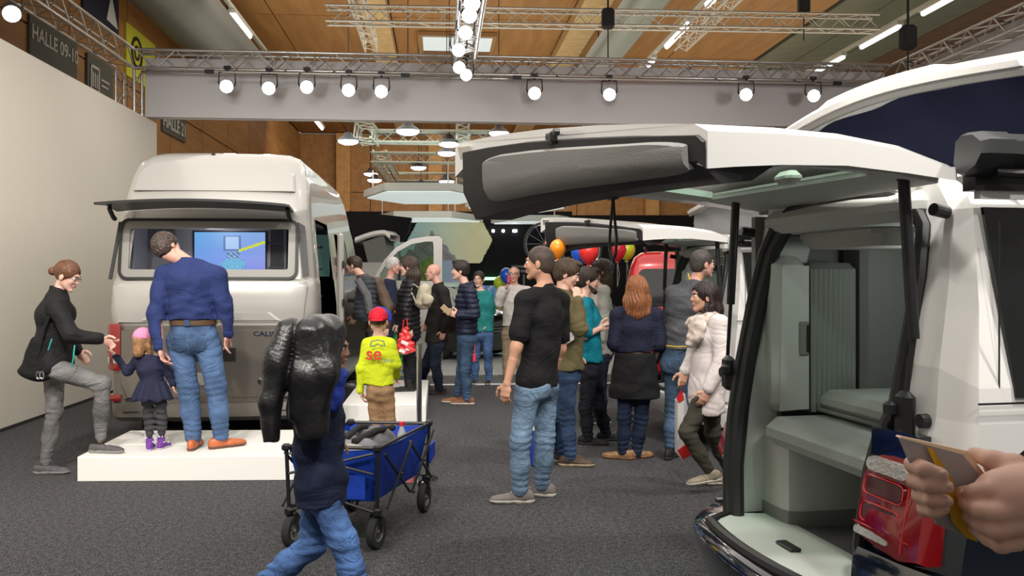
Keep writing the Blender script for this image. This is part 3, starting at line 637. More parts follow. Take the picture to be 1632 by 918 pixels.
def van_shell(parent, rows, ys, xs, rc, skip, split, m_up, m_lo, bulge=.05, names=('body_upper','body_lower')):
    """rows: list of (z, half-inset y, rear offset x, front x). ys: rear face stations as y in [0,W]; xs: side stations 0..1 along the length"""
    W = ys[1]; V = []; keys = []
    def ring(z, ins, xo, xf):
        pts = []; ks = []
        y0, y1 = ins, W-ins; ra = min(rc, .45*(y1-y0))
        for s in reversed(xs): pts.append((xo+ra+(xf-xo-ra)*s, y0, z)); ks.append(('R', s))
        for k in range(1, 6): a = PI/2*k/6; pts.append((xo+ra-ra*math.sin(a), y0+ra-ra*math.cos(a), z)); ks.append(('C', 0))
        for y in ys[0]:
            yy = y0+ra+(y1-y0-2*ra)*y; pts.append((xo-bulge*(1-(2*y-1)**2), yy, z)); ks.append(('B', y))
        for k in range(5, 0, -1): a = PI/2*k/6; pts.append((xo+ra-ra*math.sin(a), y1-ra+ra*math.cos(a), z)); ks.append(('C', 1))
        for s in xs: pts.append((xo+ra+(xf-xo-ra)*s, y1, z)); ks.append(('L', s))
        return pts, ks
    rings = [ring(*r) for r in rows]; n = len(rings[0][0]); ks = rings[0][1]
    up, lo = MB(), MB()
    for i in range(len(rows)-1):
        zc = (rows[i][0]+rows[i+1][0])/2
        for k in range(n):
            j = (k+1) % n; a, b = ks[k], ks[j]
            side = a[0] if a[0] == b[0] else (a[0] if a[0] in 'RLB' and b[0] == 'C' else ('C' if 'C' in (a[0], b[0]) else 'F'))
            mid = (a[1]+b[1])/2
            if side in 'RLB' and a[0] == b[0] and skip(side, mid, zc): continue
            q = [rings[i][0][k], rings[i][0][j], rings[i+1][0][j], rings[i+1][0][k]]
            (up if zc > split else lo).quad(*q)
    up.quad(*rings[-1][0]); lo.quad(*rings[0][0][::-1])
    def weld(mb):
        import bmesh
        me = mb.mesh(); bm = bmesh.new(); bm.from_mesh(me); bmesh.ops.remove_doubles(bm, verts=bm.verts, dist=1e-4); bm.to_mesh(me); bm.free(); return me
    o1 = obj(names[0], weld(up), m_up, parent, smooth=True, ang=38); o2 = obj(names[1], weld(lo), m_lo, parent, smooth=True, ang=38); return o1, o2, rings
# ---------------------------------------------------------------- high-roof van at the left
GW = 1.913; GX, GY = -1.907, 8.45
gv = thing('camper_van', 'silver white high-roof camper van with open rear window, standing at the left wall', 'van', (GX,GY,0), PI/2+PHI)
def gy(px): return (500-px)/328*GW
def gz(py): return 1.6+(442-py)*.006036
rows = [(.236,.03,.03,5.9),(.28,.0,-.02,5.95),(.41,.0,-.03,5.95),(.425,.0,.0,5.95),(.60,.0,.0,5.93),(.9,.0,.0,5.9),(1.12,.0,.0,5.85),(1.141,.0,.0,5.8),(1.16,-.008,-.01,5.75),(1.3,-.012,-.03,5.6),(1.45,-.006,-.02,5.3),(1.56,.0,.0,5.1),(1.585,.01,.03,5.0),(1.615,.012,.035,4.95),
        (2.12,.055,.10,4.4),(2.19,.062,.105,4.3),(2.23,.066,.09,4.2),(2.27,.07,.10,4.1),(2.42,.085,.15,3.95),(2.46,.09,.17,3.9),(2.6,.115,.23,3.7),(2.72,.15,.29,3.5),(2.80,.21,.37,3.3),(2.845,.30,.50,3.05),(2.868,.45,.72,2.8)]
ys = ([0,.04,.08,.2,.35,.5,.65,.8,.92,.96,1.0], GW); xs = [0,.03,.06,.3,.34,.42,.44,.72,.76,1.0]
def gskip(s, m, z):
    if s == 'B' and 1.615 < z < 2.12 and 0 < m < 1: return True
    if s == 'R' and .06 < m < .30 and .42 < z < 2.19: return True
    if s == 'R' and .44 < m < .72 and 1.6 < z < 2.12: return True
    return False
lamp('POINT', tuple(Matrix.Translation((GX,GY,0)) @ Matrix.Rotation(PI/2+PHI,4,'Z') @ Vector((.30,1.0,2.05))), (0,0,0), 3.2, (.95,.93,1), .1)  # added point lamp, no fixture, brightens the panel behind the rear window
go, gl, grings = van_shell(gv, rows, ys, xs, .16, gskip, 1.141, paint_s, paint_g, .05)
# dark inner lining so the openings look into a cabin
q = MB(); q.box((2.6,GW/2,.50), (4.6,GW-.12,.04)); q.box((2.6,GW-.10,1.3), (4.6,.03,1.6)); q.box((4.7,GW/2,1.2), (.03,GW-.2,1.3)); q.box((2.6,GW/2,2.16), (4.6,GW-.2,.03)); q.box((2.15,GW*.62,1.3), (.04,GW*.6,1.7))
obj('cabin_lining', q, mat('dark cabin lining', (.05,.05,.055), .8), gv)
# inner bulkhead seen through the rear window, screen, frames
q = MB(); q.rbox((.62,GW/2+.12,1.87), (.03,GW-.42,.62), .01); q.box((.4,GW-.16,1.87), (.44,.03,.6)); q.box((.4,GW/2,1.585), (.5,GW-.3,.03)); obj('bulkhead', q, mat('lilac grey inner panel', (.30,.29,.32), .45), gv)
q = MB(); q.box((.60,1.62,1.86), (.02,.30,.46)); q.box((.59,1.50,1.87), (.03,.02,.5)); q.box((.59,.37,1.87), (.03,.025,.56)); obj('window_frame', q, mat('grey inner window frame', (.16,.16,.17), .5), gv)
scr = MB(); SY0, SY1, SZ0, SZ1 = gy(402), gy(281), 1.66, 2.06
V = []; 
def scrfn(u, v):
    base = (.16+.12*u, .30+.16*v, .85)
    if abs((v-.62)-(u-.78)*.6) < .035 and u > .62: return (.75,.8,.02)
    if .40 < u < .66 and .52 < v < .92: return (.45,.65,.95) if (.43 < u < .63 and .56 < v < .88) else (.12,.2,.5)
    if .45 < u < .64 and .33 < v < .5: return (.10,.22,.42) if (int(u*40)+int(v*30)) % 3 else (.35,.6,.9)
    if (u-.55)**2+(v-.18)**2*1.2 < .03: return (.25,.75,.98) if (int(u*50)+int(v*40)) % 2 else (.06,.25,.5)
    return base
sm = MATS['screen_print'] = bpy.data.materials.new('lit screen picture'); sm.use_nodes = True
_b = sm.node_tree.nodes['Principled BSDF']; _a = sm.node_tree.nodes.new('ShaderNodeVertexColor'); _a.layer_name = 'print'
sm.node_tree.links.new(_a.outputs[0], _b.inputs['Emission Color']); _b.inputs['Emission Strength'].default_value = 1.0; _b.inputs['Base Color'].default_value = (.02,.02,.03,1)
nx, nz = 64, 44; V = []; F = []; Cc = []
for j in range(nz):
    for i in range(nx):
        o = len(V); ya, yb = SY1+(SY0-SY1)*i/nx, SY1+(SY0-SY1)*(i+1)/nx; za, zb = SZ0+(SZ1-SZ0)*j/nz, SZ0+(SZ1-SZ0)*(j+1)/nz
        V += [(.588,ya,za),(.588,yb,za),(.588,yb,zb),(.588,ya,zb)]; F.append((o,o+1,o+2,o+3)); Cc.append(scrfn((i+.5)/nx, (j+.5)/nz))
me = bpy.data.meshes.new('screen'); me.from_pydata(V, [], F); ca = me.color_attributes.new('print', 'FLOAT_COLOR', 'CORNER'); ca.data.foreach_set('color', np.repeat(np.array([(*c,1) for c in Cc], np.float32), 4, 0).ravel()); me.materials.append(sm)
scr_o = obj('screen', me, None, gv, fix=False, label='glowing blue picture screen')
q = MB(); q.box((.60,(SY0+SY1)/2,(SZ0+SZ1)/2), (.02,SY1-SY0+.03,SZ1-SZ0+.03)); obj('screen_frame', q, gasket, scr_o)
q = MB(); q.rbox((1.3,.36,1.72), (.25,.30,.5), .08); q.rbox((1.2,.36,1.62), (.4,.34,.12), .05); obj('seat', q, mat('dark seat', (.05,.05,.055), .7), gv, smooth=True)
q = MB(); q.box((2.1,.28,1.86), (.02,.34,.5)); obj('inner_window', q, mat('glowing green window', (.10,.22,.20), .3, emit=(.25,.5,.45), es=.10), gv)  # pane with a faint green glow of its own
q = MB(); q.tube([(1.25,.52,1.70),(1.25,.40,1.72),(1.25,.28,1.66)], .02, 8); obj('seat_trim', q, chrome, gv, smooth=True)
# rear window gasket frame and opened pane
def ring_on_rear(y0, y1, z0, z1, r, th, wd, xfun):
    dd = lambda L: [(a_[0]+(b_[0]-a_[0])*k/8, a_[1]+(b_[1]-a_[1])*k/8) for a_, b_ in zip(L, L[1:]+L[:1]) for k in range(8)]
    o_ = dd(rrect(y0, y1, z0, z1, r, 6)); i_ = dd(rrect(y0+wd, y1-wd, z0+wd, z1-wd, max(.02, r-wd), 6)); q = MB(); n = len(o_)
    rg = []
    for (loop, dx) in ((o_,0),(o_,-th),(i_,-th),(i_,.06)): rg.append([Vector((xfun(y,z)+dx, y, z)) for (y, z) in loop])
    q.loft(rg, cap0=False, cap1=False); return q
def gx(y, z):
    k = (z-1.615)/(2.12-1.615); u = (y/GW); return .035+(.10-.035)*k-.05*(1-(2*u-1)**2)
obj('rear_window_gasket', ring_on_rear(gy(474), gy(186), 1.575, 2.165, .09, .02, .028, gx), gasket, gv, smooth=True, ang=50)
obj('rear_window_frame', ring_on_rear(gy(470.5), gy(189.5), 1.60, 2.14, .08, .008, .075, gx), mat('grey window surround', (.30,.29,.27), .45), gv, smooth=True, ang=50)
q = MB(); q.prism([(.06,.2,1.63),(.06,GW-.2,1.63),(.10,GW-.2,2.10),(.10,.2,2.10)], (.004,0,0)); obj('rear_window_pane', q, glassmat('clear window glass', (.92,.93,.94), .10), gv)
# raised hinged outer pane
q = MB(); n = 12; top = []; 
hz0 = 2.225
rows_ = []
for (dx, dz) in ((.06,.0),(-.20,.035),(-.50,.02)):
    rows_.append([Vector((dx-.05*(1-(2*i/n-1)**2), gy(466)+(gy(182)-gy(466))*i/n, hz0+dz+.035*(1-(2*i/n-1)**2))) for i in range(n+1)])
vs = [v for r in rows_ for v in r]; vs2 = [v+Vector((0,0,.022)) for v in vs]; W_ = n+1; fs = []
for j in range(2):
    for i in range(n): a = j*W_+i; fs += [(a,a+1,a+W_+1,a+W_), (len(vs)+a,len(vs)+a+W_,len(vs)+a+W_+1,len(vs)+a+1)]
for i in range(n):
    fs += [(i,i+1,len(vs)+i+1,len(vs)+i), (2*W_+i,2*W_+i+1,len(vs)+2*W_+i+1,len(vs)+2*W_+i)]
for j in range(2):
    for i in (0, n): fs += [(j*W_+i,(j+1)*W_+i,len(vs)+(j+1)*W_+i,len(vs)+j*W_+i)]
q.add(vs+vs2, fs); pane = obj('raised_pane', q, mat('dark pane frame', (.02,.022,.022), .3), gv, smooth=True)
for px in (184, 462):
    y = gy(px); q = MB(); q.tube([(-.02,y,2.15),(-.07,y,2.17),(-.14,y,2.22),(-.16,y,2.245)], .022, 8); obj('arm', q, gasket, pane, smooth=True)
# black corner strips, right and left of the tailgate
q = MB(); q.prism([(-.005,.10,1.60),(-.005,.045,1.61),(.10,.10,2.10),(.10,.165,2.14)], (-.02,0,0)); obj('corner_strip', q, gasket, gv)
q = MB(); q.prism([(.01,GW-.035,1.58),(.01,GW-.005,1.58),(.10,GW-.07,2.13),(.10,GW-.10,2.13)], (-.02,0,0)); obj('corner_strip', q, gasket, gv)
# roof recess panel
pp = [(2.43,.14,.165),(2.43,GW-.14,.165),(2.66,GW-.20,.265),(2.78,GW-.32,.36),(2.805,GW/2,.39),(2.78,.32,.36),(2.66,.20,.265)]
q = MB(); outer = [Vector((x-.05-.004,y,z)) for z,y,x in pp]
inner = [p+(Vector((.20,GW/2,2.6))-p)*.06+Vector((-.022,0,0)) for p in outer]
def rearx(z):
    for a, b in zip(rows, rows[1:]):
        if a[0] <= z <= b[0]: t = (z-a[0])/(b[0]-a[0]); return a[2]+(b[2]-a[2])*t
    return .3
def rearp(y, z, off=0): return Vector((rearx(z)-.05*(1-(2*y/GW-1)**2)-off, y, z))
def rear_plate(name, outline, off, thick, m, parent=gv, sub=10, inset=.02):
    """plate following the rear face: outline as (y,z) fan grid"""
    cy = sum(p[0] for p in outline)/len(outline); cz = sum(p[1] for p in outline)/len(outline); q = MB(); rg = []
    for (t, o_) in ((1.0,-.01),(1.0,off),(1-inset,off+thick),(.8,off+thick),(.5,off+thick),(.25,off+thick)):
        rg.append([rearp(cy+(y-cy)*t, cz+(z-cz)*t, o_) for y, z in outline])
    q.loft(rg, cap0=False, cap1=True); return obj(name, q, m, parent, smooth=True, ang=30)
def dens(pts, n=5):
    out = []
    for i, p in enumerate(pts):
        r = pts[(i+1) % len(pts)]
        for k in range(n): out.append((p[0]+(r[0]-p[0])*k/n, p[1]+(r[1]-p[1])*k/n))
    return out
rear_plate('roof_panel', dens([(.20,2.435),(1.73,2.435),(1.70,2.62),(1.62,2.70),(1.35,2.755),(.95,2.77),(.55,2.755),(.30,2.70),(.22,2.62)], 6), .004, .016, paint_s)
rear_plate('tailgate_panel', dens([(.10,1.17),(1.82,1.17),(1.86,1.52),(1.80,1.55),(.12,1.55),(.06,1.52)], 6), .0, .012, paint_s, inset=.03)
rear_plate('tailgate_crease', dens([(.30,1.19),(1.60,1.19),(1.50,1.27),(.40,1.27)], 6), .012, .012, paint_s, inset=.05)
rear_plate('lower_door_panel', dens([(.14,.46),(1.74,.46),(1.80,.60),(1.80,1.10),(.10,1.10),(.10,.60)], 6), .0, .012, paint_g, inset=.02)
rear_plate('plate_recess', dens([(.72,.80),(1.2,.80),(1.2,.93),(.72,.93)], 3), .012, .002, gasket)
rear_plate('number_plate', dens([(.90,.58),(1.36,.58),(1.36,.70),(.90,.70)], 3), .012, .008, mat('plate grey', (.32,.31,.29), .5))
q = MB(); q.sphere(rearp(gy(323), gz(240), .01), .02, 10, 6); obj('camera_dot', q, black_pl, gv)
t_ = text_on('badge', 'CALIFORNIA', .062, .006, rearp(.33, 1.062, .022), (0,-1,0), (0,0,1), chrome, gv, world=False, sx=1.3)
# lights at the left rear corner and right rear corner
for yy, sg in ((GW-.005, 1),(.005, -1)):
    def lamp_block(name, z0, z1, m, out=.012, wy=.115, wx=.10):
        q = MB(); rg = []
        for z in (z0, z0+.02, z1-.02, z1):
            e = 0 if z in (z0, z1) else .008
            rg.append([Vector((x_-e*ex, yy-sg*y_+sg*e*ey, z)) for x_, y_, ex, ey in ((wx+.06,-.010,0,1),(wx*.5,-.014,0,1),(.03,.004,.5,.7),(-.012,.05,1,.3),(-.022,wy,1,0),(.05,wy,0,0),(wx+.06,.05,0,0))])
        q.loft(rg); return obj(name, q, m, gv, smooth=True, ang=40)
    tl = lamp_block('tail_light', .72, 1.16, red_lens); lamp_block('tail_light_lens', .77, .86, clear_lens, wy=.105, wx=.09)
    lamp_block('reflector', .43, .49, red_lens)
q = MB(); q.box((-.035,GW/2,.33), (.01,GW-.3,.012)); q.box((-.012,GW/2,.445), (.02,GW-.32,.02)); obj('bumper_groove', q, gasket, gv)
for y in (.3, GW-.3): q = MB(); q.box((.35,y,.17), (.02,.2,.2)); obj('mud_flap', q, black_pl, gv)
for (x, y) in ((1.2,.14),(1.2,GW-.14),(4.9,.14),(4.9,GW-.14)): wheel(gv, (x,y,.34), .34, .22)
q = MB(); q.prism([(4.2+.0,.012,1.62),(2.68,.012,1.62),(2.68,.06,2.10),(3.5,.06,2.10)], (0,.006,0)); obj('side_window', q, glassmat('reflecting side glass', (.35,.38,.38), .35), gv)
# sliding door pushed back off the body, B pillar hinge strip, mirror
q = MB(); q.rbox((2.02,-.035,1.25), (.16,.07,1.75), .025); obj('door_edge', q, paint_s, gv, smooth=True)
for z in (.75,1.3,1.75): 
    q = MB(); q.rbox((1.95,-.075,z), (.05,.02,.09), .005); obj('door_catch', q, black_pl, gv)
q = MB()
for z in (.75,1.05,1.38,1.7,1.95): q.rbox((1.2,.35,z), (1.2,.4,.03), .008)
q.box((.62,.3,1.3), (.03,.45,1.6)); obj('shelf', q, mat('dark shelf unit', (.07,.07,.075), .5), gv)
q = MB(); q.rbox((3.0,-.26,1.34), (.14,.26,.24), .05); obj('wing_mirror', q, paint_w, gv, smooth=True)
q = MB(); q.tube([(3.05,-.02,1.3),(3.0,-.15,1.3)], .03, 8); obj('mirror_arm', q, black_pl, gv)
# front cab door standing open
fd = MB(); DY = GY+4.75
def door_piece(name, outl, m, th=.06, Yd=13.0):
    q = MB(); q.prism([P(px,py,Yd) for px,py in outl], (0,th,0)); return obj(name, q, m, gv, world=True)
fo = [(598,440),(612,415),(630,395),(655,381),(680,376.5),(700,376),(705,382),(705,470),(706,560),(701,592),(640,592),(618,592),(606,560),(600,500)]
fi = [(606,436),(618,418),(634,401),(656,389),(678,385),(690,385),(691,392),(691,445),(691,447),(689,448),(660,448),(632,447),(612,446),(605,444)]
q = MB(); a = [P(x,y,13.0) for x,y in fo]; b = [P(x,y,13.0) for x,y in fi]; d_ = Vector((0,.07,0)); q.loft([[p+d_ for p in b], b, a, [p+d_ for p in a], [p+d_ for p in b]], cap0=False, cap1=False)
obj('front_door', q, paint_s, gv, world=True, smooth=True, ang=30)
door_piece('front_door_skin', [(600,450),(692,449),(704,455),(705,560),(699,590),(612,590),(604,540)], paint_s, .05, 13.02)
door_piece('front_door_glass', fi, glassmat('pale door glass', (.72,.80,.74), .12), .006, 13.03)
door_piece('front_door_divider', [(634,401),(638,399),(638,447),(634,447)], gasket, .03, 13.0)
for (x,y) in ((560,0),): pass
# ---------------------------------------------------------------- camper vans with opened tailgates
RZ = math.atan2(.196,.981)
def ray_side(px, py, u, N=(1.43,2.73)):
    c, s = .981, .196; k = (px-816)/FOC; Y = (u-N[0]*s+N[1]*c)/(c-k*s); X = k*Y; return ((X-N[0])*c+(Y-N[1])*s, u, CAMH-(py-HOR)/FOC*Y)
def lerp3(a, b, t): return Vector(a)+(Vector(b)-Vector(a))*t
OPEN = [(1.50,.47,-.1),(1.545,.7,-.08),(1.57,.95,-.045),(1.575,1.2,0),(1.56,1.5,.055),(1.52,1.72,.095),(1.45,1.84,.115),(1.33,1.905,.13),(1.1,1.93,.14),(.8,1.93,.14),(.58,1.905,.135),(.43,1.86,.125),(.36,1.78,.11),(.33,1.6,.07),(.33,1.3,.01),(.35,1.14,-.01),(.40,1.02,-.04),(.425,.9,-.06),(.425,.65,-.1),(.41,.47,-.1)]
OUT1 = [(1.70,.42,-.12),(1.73,.7,-.10),(1.75,.95,-.05),(1.74,1.2,.0),(1.70,1.5,.055),(1.64,1.78,.095),(1.54,1.93,.12),(1.38,1.985,.14),(1.1,2.0,.15),(.8,2.0,.15),(.52,1.985,.145),(.34,1.94,.13),(.24,1.83,.11),(.20,1.6,.075),(.165,1.3,.01),(.155,1.14,-.01),(.15,1.02,-.04),(.15,.9,-.06),(.16,.65,-.1),(.19,.42,-.12)]
OUT2 = [(1.86,.42,-.05),(1.895,.7,-.04),(1.90,.95,0),(1.885,1.2,.04),(1.83,1.5,.09),(1.74,1.80,.13),(1.61,1.955,.16),(1.42,2.01,.18),(1.1,2.03,.19),(.8,2.03,.19),(.48,2.01,.18),(.28,1.965,.16),(.155,1.83,.13),(.08,1.5,.09),(.02,1.25,.04),(.005,1.14,.03),(.0,1.02,.01),(.0,.9,.0),(.005,.65,-.04),(.04,.42,-.05)]
OUT1 = [(u, z, v+(.6*(u-1.56) if u > 1.6 else 0)) for u, z, v in OUT1]; OUT2 = [(u, z, v+(.6*(u-1.56) if u > 1.6 else 0)) for u, z, v in OUT2]
def camper(name, label, loc, low, seal=gasket, lowname='body_lower', canvas=None, full=True):
    V = thing(name, label, 'van', (*loc, 0), RZ)
    pr = lambda L: [Vector((v, u, z)) for (u, z, v) in L]
    a, b, c = pr(OPEN), pr(OUT1), pr(OUT2)
    SP = 1.09
    # split each profile chain at the belt: lower points take the lower colour
    def sect(idx, m, nm):
        q = MB()
        for i in idx:
            j = i+1
            q.quad(a[i], a[j], b[j], b[i]); q.quad(b[i], b[j], c[j], c[i])
            for (v0, v1) in ((0, 1.2),(1.2, 3.6),(3.6, 4.6)):
                def fw(p, v): return p if v == 0 else Vector((v, p.y+(.12*(.95-p.y) if v > 4 and p.z > 1 else 0), p.z if (v < 4 or p.z < 1.1) else 1.1+(p.z-1.1)*.1))
                q.quad(fw(c[i],v0), fw(c[j],v0), fw(c[j],v1), fw(c[i],v1))
        return obj(nm, q, m, V, smooth=True, ang=45)
    if low is None:
        sect(list(range(0, 19)), paint_w, 'body')
    else:
        sect(list(range(2, 17)), paint_w, 'body_upper'); sect([0, 1, 17, 18], low, lowname)
    lowm = low or paint_w
    q = MB()
    for y in (.0, 1.9): q.box((2.3,y+(.03 if y == 0 else -.03),.36), (4.6,.04,.18))
    q.box((4.58,.95,.75), (.06,1.85,.7)); q.box((2.3,.95,.27), (4.4,1.7,.05)); obj('sill_panel', q, lowm, V)
    # lower rear: bumper bowed outwards, sill plate
    rg = []
    bulge = lambda u: -.12-.20*(1-((u-.95)/.95)**2)+(.9*(max(0,u-1.5))**2*1.2)
    for k in range(25):
        u = .0+1.9*k/24; r_ = abs(u-.95)/.95; v = bulge(u)+.18*max(0,r_-.86)/.14*max(0,r_-.86)/.14; y = u
        dz = -.02*r_
        rg.append([Vector((v+.18,y,.46)), Vector((v+.03,y,.475+dz)), Vector((v-.02,y,.45+dz)), Vector((v-.035,y,.40)), Vector((v-.02,y,.32)), Vector((v+.02,y,.235)), Vector((v+.12,y,.22)), Vector((v+.3,y,.3))])
    q = MB(); q.loft(rg); obj('bumper', q, paint_b if low is paint_b else lowm, V, smooth=True, ang=50)
    for y0 in (.02,):
        q = MB(); s = 1 if y0 < 1 else -1; rg = []
        for z, e in ((.47,0),(.50,.01),(.62,.0),(.66,-.02)): rg.append([Vector((-.12-e,y0+s*.02,z)), Vector((-.15-e,y0+s*.16,z)), Vector((-.17-e,y0+s*.36,z)), Vector((-.08,y0+s*.36,z)), Vector((-.03,y0,z))])
        q.loft(rg); obj('bumper_shoulder', q, paint_b if low is paint_b else lowm, V, smooth=True, ang=50)
    q = MB(); q.rbox((-.22,.2,.40), (.02,.12,.035), .006); obj('reflector', q, red_lens, V)
    rg = []
    for k in range(17):
        u = .42+1.08*k/16; v = bulge(u); rg.append([Vector((.13,u,.465)), Vector((-.02,u,.475)), Vector((v*.55-.04,u,.482)), Vector((v+.045,u,.475)), Vector((v+.045,u,.44)), Vector((.13,u,.42))])
    q = MB(); q.loft(rg); sp_ = obj('load_sill', q, trimg, V, smooth=True, ang=40)
    q = MB(); q.rbox((-.10,.95,.487), (.05,.13,.012), .004); obj('latch_striker', q, black_pl, sp_)
    # rubber seal around the opening, running down and bowed along the sill
    pts = [Vector((v-.01,u,z)) for (u,z,v) in OPEN]; sill = [Vector((bulge(.41+1.09*k/10)+.03, .41+1.09*k/10, .475)) for k in range(1,10)]
    q = MB(); q.tube(pts+sill+[pts[0]], .026, 8, False); obj('seal', q, seal, V, smooth=True)
    q = MB(); q.tube([p+Vector((.03,(-.03 if p.y > .95 else .03),-.02 if p.z > 1.8 else 0)) for p in pts], .036, 8, False); obj('inner_frame', q, seal, V, smooth=True)
    # tail lights
    for s in (0, 1):
        Y = lambda y: .065+(y-.115)*1.08 if s == 0 else 1.84-(y-.115)*.70
        ol = [(.45,.675),(.455,.93),(.425,.99),(.38,1.035),(.30,1.05),(.16,1.05),(.125,1.02),(.115,.665),(.2,.64),(.34,.655)]
        def vx(y, z): return -.085-.10*(z<.8)*(.8-z)/.2*.35+max(0,(z-.8))*.12+(.05+.42*(.46-y) if s else 0)
        rg = []
        for (t, dv) in ((1.0,.05),(1.0,-.0),(.93,-.03),(.5,-.036)):
            cy, cz = .29, .85; rg.append([Vector((vx(y,z)+dv, Y(cy+(y-cy)*t), cz+(z-cz)*t)) for y, z in ol])
        q = MB(); q.loft(rg); tl = obj('tail_light', q, red_lens, V, smooth=True, ang=30)
        tl.scale = (1,1,.84); tl.location = (0,0,.125)
        def lens(nm, y0, y1, z0, z1, m, e=.045, r=.02):
            q = MB(); o_ = rrect(y0, y1, z0, z1, r, 3); rg = [[Vector((vx(y,z)-e+.02, Y(y), z)) for y, z in o_], [Vector((vx(y,z)-e, Y((y-(y0+y1)/2)*.94+(y0+y1)/2), (z-(z0+z1)/2)*.94+(z0+z1)/2)) for y, z in o_]]
            q.loft(rg); return obj(nm, q, m, tl, smooth=True, ang=30)
        lens('reversing_lens', .20, .425, .955, 1.015, clear_lens, r=.028); lens('lower_lens', .25, .44, .69, .722, clear_lens, r=.012)
        lens('lamp_inset', .22, .41, .865, .935, deepred); lens('lamp_inset', .22, .41, .755, .825, deepred); 
        for i in range(8):
            z_ = .962+i*.007; 
        q = MB()
        for (z0_, z1_) in ((.862,.938),(.752,.828)): pp_ = rrect(.217, .413, z0_, z1_, .022, 3); q.tube([Vector((vx(y,z)-.046, Y(y), z)) for y, z in pp_+pp_[:1]], .0025, 5, False)
        q.tube([Vector((vx(y,.735)-.046, Y(y), .735)) for y in (.16,.44)], .0022, 5); q.tube([Vector((vx(.19,z)-.046, Y(.19), z)) for z in (.69,.94)], .0022, 5)
        obj('glint_rib', q, mat('bright red rib', (.6,.02,.02), .15, coat=1), tl)  # thin bright lines painted as glints on the lamp lens
    # black plastic catch bracket beside the opening, buffers
    for s in (0, 1):
        Y = lambda y: y if s == 0 else 1.9-y
        q = MB(); q.rbox((-.045,Y(.265),1.13), (.05,.085,.17), .02); q.rbox((-.075,Y(.30),1.15), (.04,.05,.05), .01); obj('catch', q, black_pl, V, smooth=True)
        q = MB(); q.tube([(-.02,Y(.185),1.125),(-.05,Y(.185),1.125)], .024, 12); obj('buffer', q, black_pl, V)
        if s == 0: q = MB(); q.box((-.06,Y(.27),1.03), (.05,.25,.10)); obj('lower_corner_plate', q, lowm, V)
        q = MB(); q.tube([(.10,Y(.245),1.82),(.04,Y(.235),1.83)], .022, 12); obj('buffer', q, black_pl, V)
    q = MB(); q.box((.155,-.004,1.205), (.27,.006,.006)); q.box((.115,.022,1.5),(.004,.004,.55)); obj('panel_gap', q, gasket, V)
    q = MB(); q.prism([(.165,.018,1.22),(3.4,.02,1.22),(3.2,.10,1.83),(.14,.135,1.83)], (0,-.012,0)); obj('side_window', q, darkglass, V)
    q = MB(); q.box((1.6,.10,1.87), (3.0,.03,.03)); obj('rail', q, mat('bright white rail', (.8,.8,.78), .3), V)
    for (x, y) in ((.95,.16),(.95,1.74),(3.95,.16),(3.95,1.74)): wheel(V, (x,y,.33), .33, .22)
    # awning case along the near roof edge
    aw = MB(); rg = []
    prof = [(0,0),(-.045,.02),(-.075,.06),(-.07,.105),(-.03,.135),(.03,.14),(.06,.12),(.07,.04),(.05,0)]
    for v, s in ((.02,.85),(.05,1.0),(.14,1.0),(.15,.93),(3.2,.93)): rg.append([Vector((v,.05+y*s,1.925+.06+(z-.06)*s)) for y, z in prof])
    aw.loft(rg); obj('awning_case', aw, mat('anthracite awning case', (.035,.037,.038), .35, .2), V, smooth=True, ang=35)
    q = MB(); q.box((.22,.10,1.905), (.3,.06,.05)); q.tube([(.10,.02,1.93),(.2,.0,1.925)], .015, 8); obj('awning_bracket', q, black_pl, V)
    # ---- interior
    q = MB(); q.box((1.9,1.66,1.15), (3.6,.04,1.5)); q.box((1.9,.22,1.15), (3.3,.04,1.45)); q.box((2.0,.95,1.93), (3.7,1.5,.03)); q.box((3.2,.95,1.2), (.04,1.5,1.4)); cab = obj('cabin_lining', q, trimd, V)
    q = MB(); q.box((1.6,.95,.44), (3.0,1.4,.03)); obj('cabin_floor', q, mat('dark grey cabin floor', (.10,.10,.095), .8, bump=(60,.2)), V)
    q = MB(); q.loft([[Vector((v0,1.60,z)) for v0, z in ((-.06,.47),(.02,1.2),(.13,1.85),(.40,1.85),(.25,1.2),(.16,.47))], [Vector((v0,1.53,z)) for v0, z in ((-.04,.47),(.04,1.2),(.15,1.8),(.35,1.8),(.17,1.2),(.13,.47))]]); obj('pillar_trim', q, trimg, V)
    q = MB(); q.rbox((.22,.95,1.86), (.30,1.15,.11), .04); obj('roof_trim', q, trimg, V, smooth=True)
    # wardrobe with rounded corner, door, handle; pleated roller shutter
    q = MB(); q.rbox((.18,1.52,1.33), (.17,.19,.74), .04); wd = obj('wardrobe', q, trimg, V, smooth=True)
    q = MB(); q.prism([(.115,1.423,.97),(.262,1.423,.975),(.262,1.423,1.655),(.125,1.423,1.655)], (0,-.008,0)); dr = obj('wardrobe_door', q, fabric_g if False else trimg, V)
    q = MB(); q.rbox((.235,1.412,1.31), (.05,.012,.16), .006); obj('handle_recess', q, trimd, dr); q = MB(); q.rbox((.25,1.405,1.31), (.012,.012,.13), .004); obj('handle', q, black_pl, dr)
    q = MB(); q.rbox((.40,1.50,1.31), (.27,.14,.72), .03); sh = obj('shutter_case', q, trimd, V, smooth=True)
    pl = MB(); N = 18; lo_ = []; hi_ = []
    for k in range(N+1): v = .268+.235*k/N; y = 1.410+(.016 if k % 2 else 0); lo_.append(Vector((v,y,.96))); hi_.append(Vector((v,y,1.64)))
    pl.loft([lo_, hi_], closed=False); obj('pleated_shutter', pl, mat('grey green pleats', (.30,.33,.30), .7), sh, fix=False)
    q = MB(); q.rbox((1.1,1.52,1.3), (1.1,.2,1.1), .03); obj('side_panel', q, trimd, V, smooth=True)
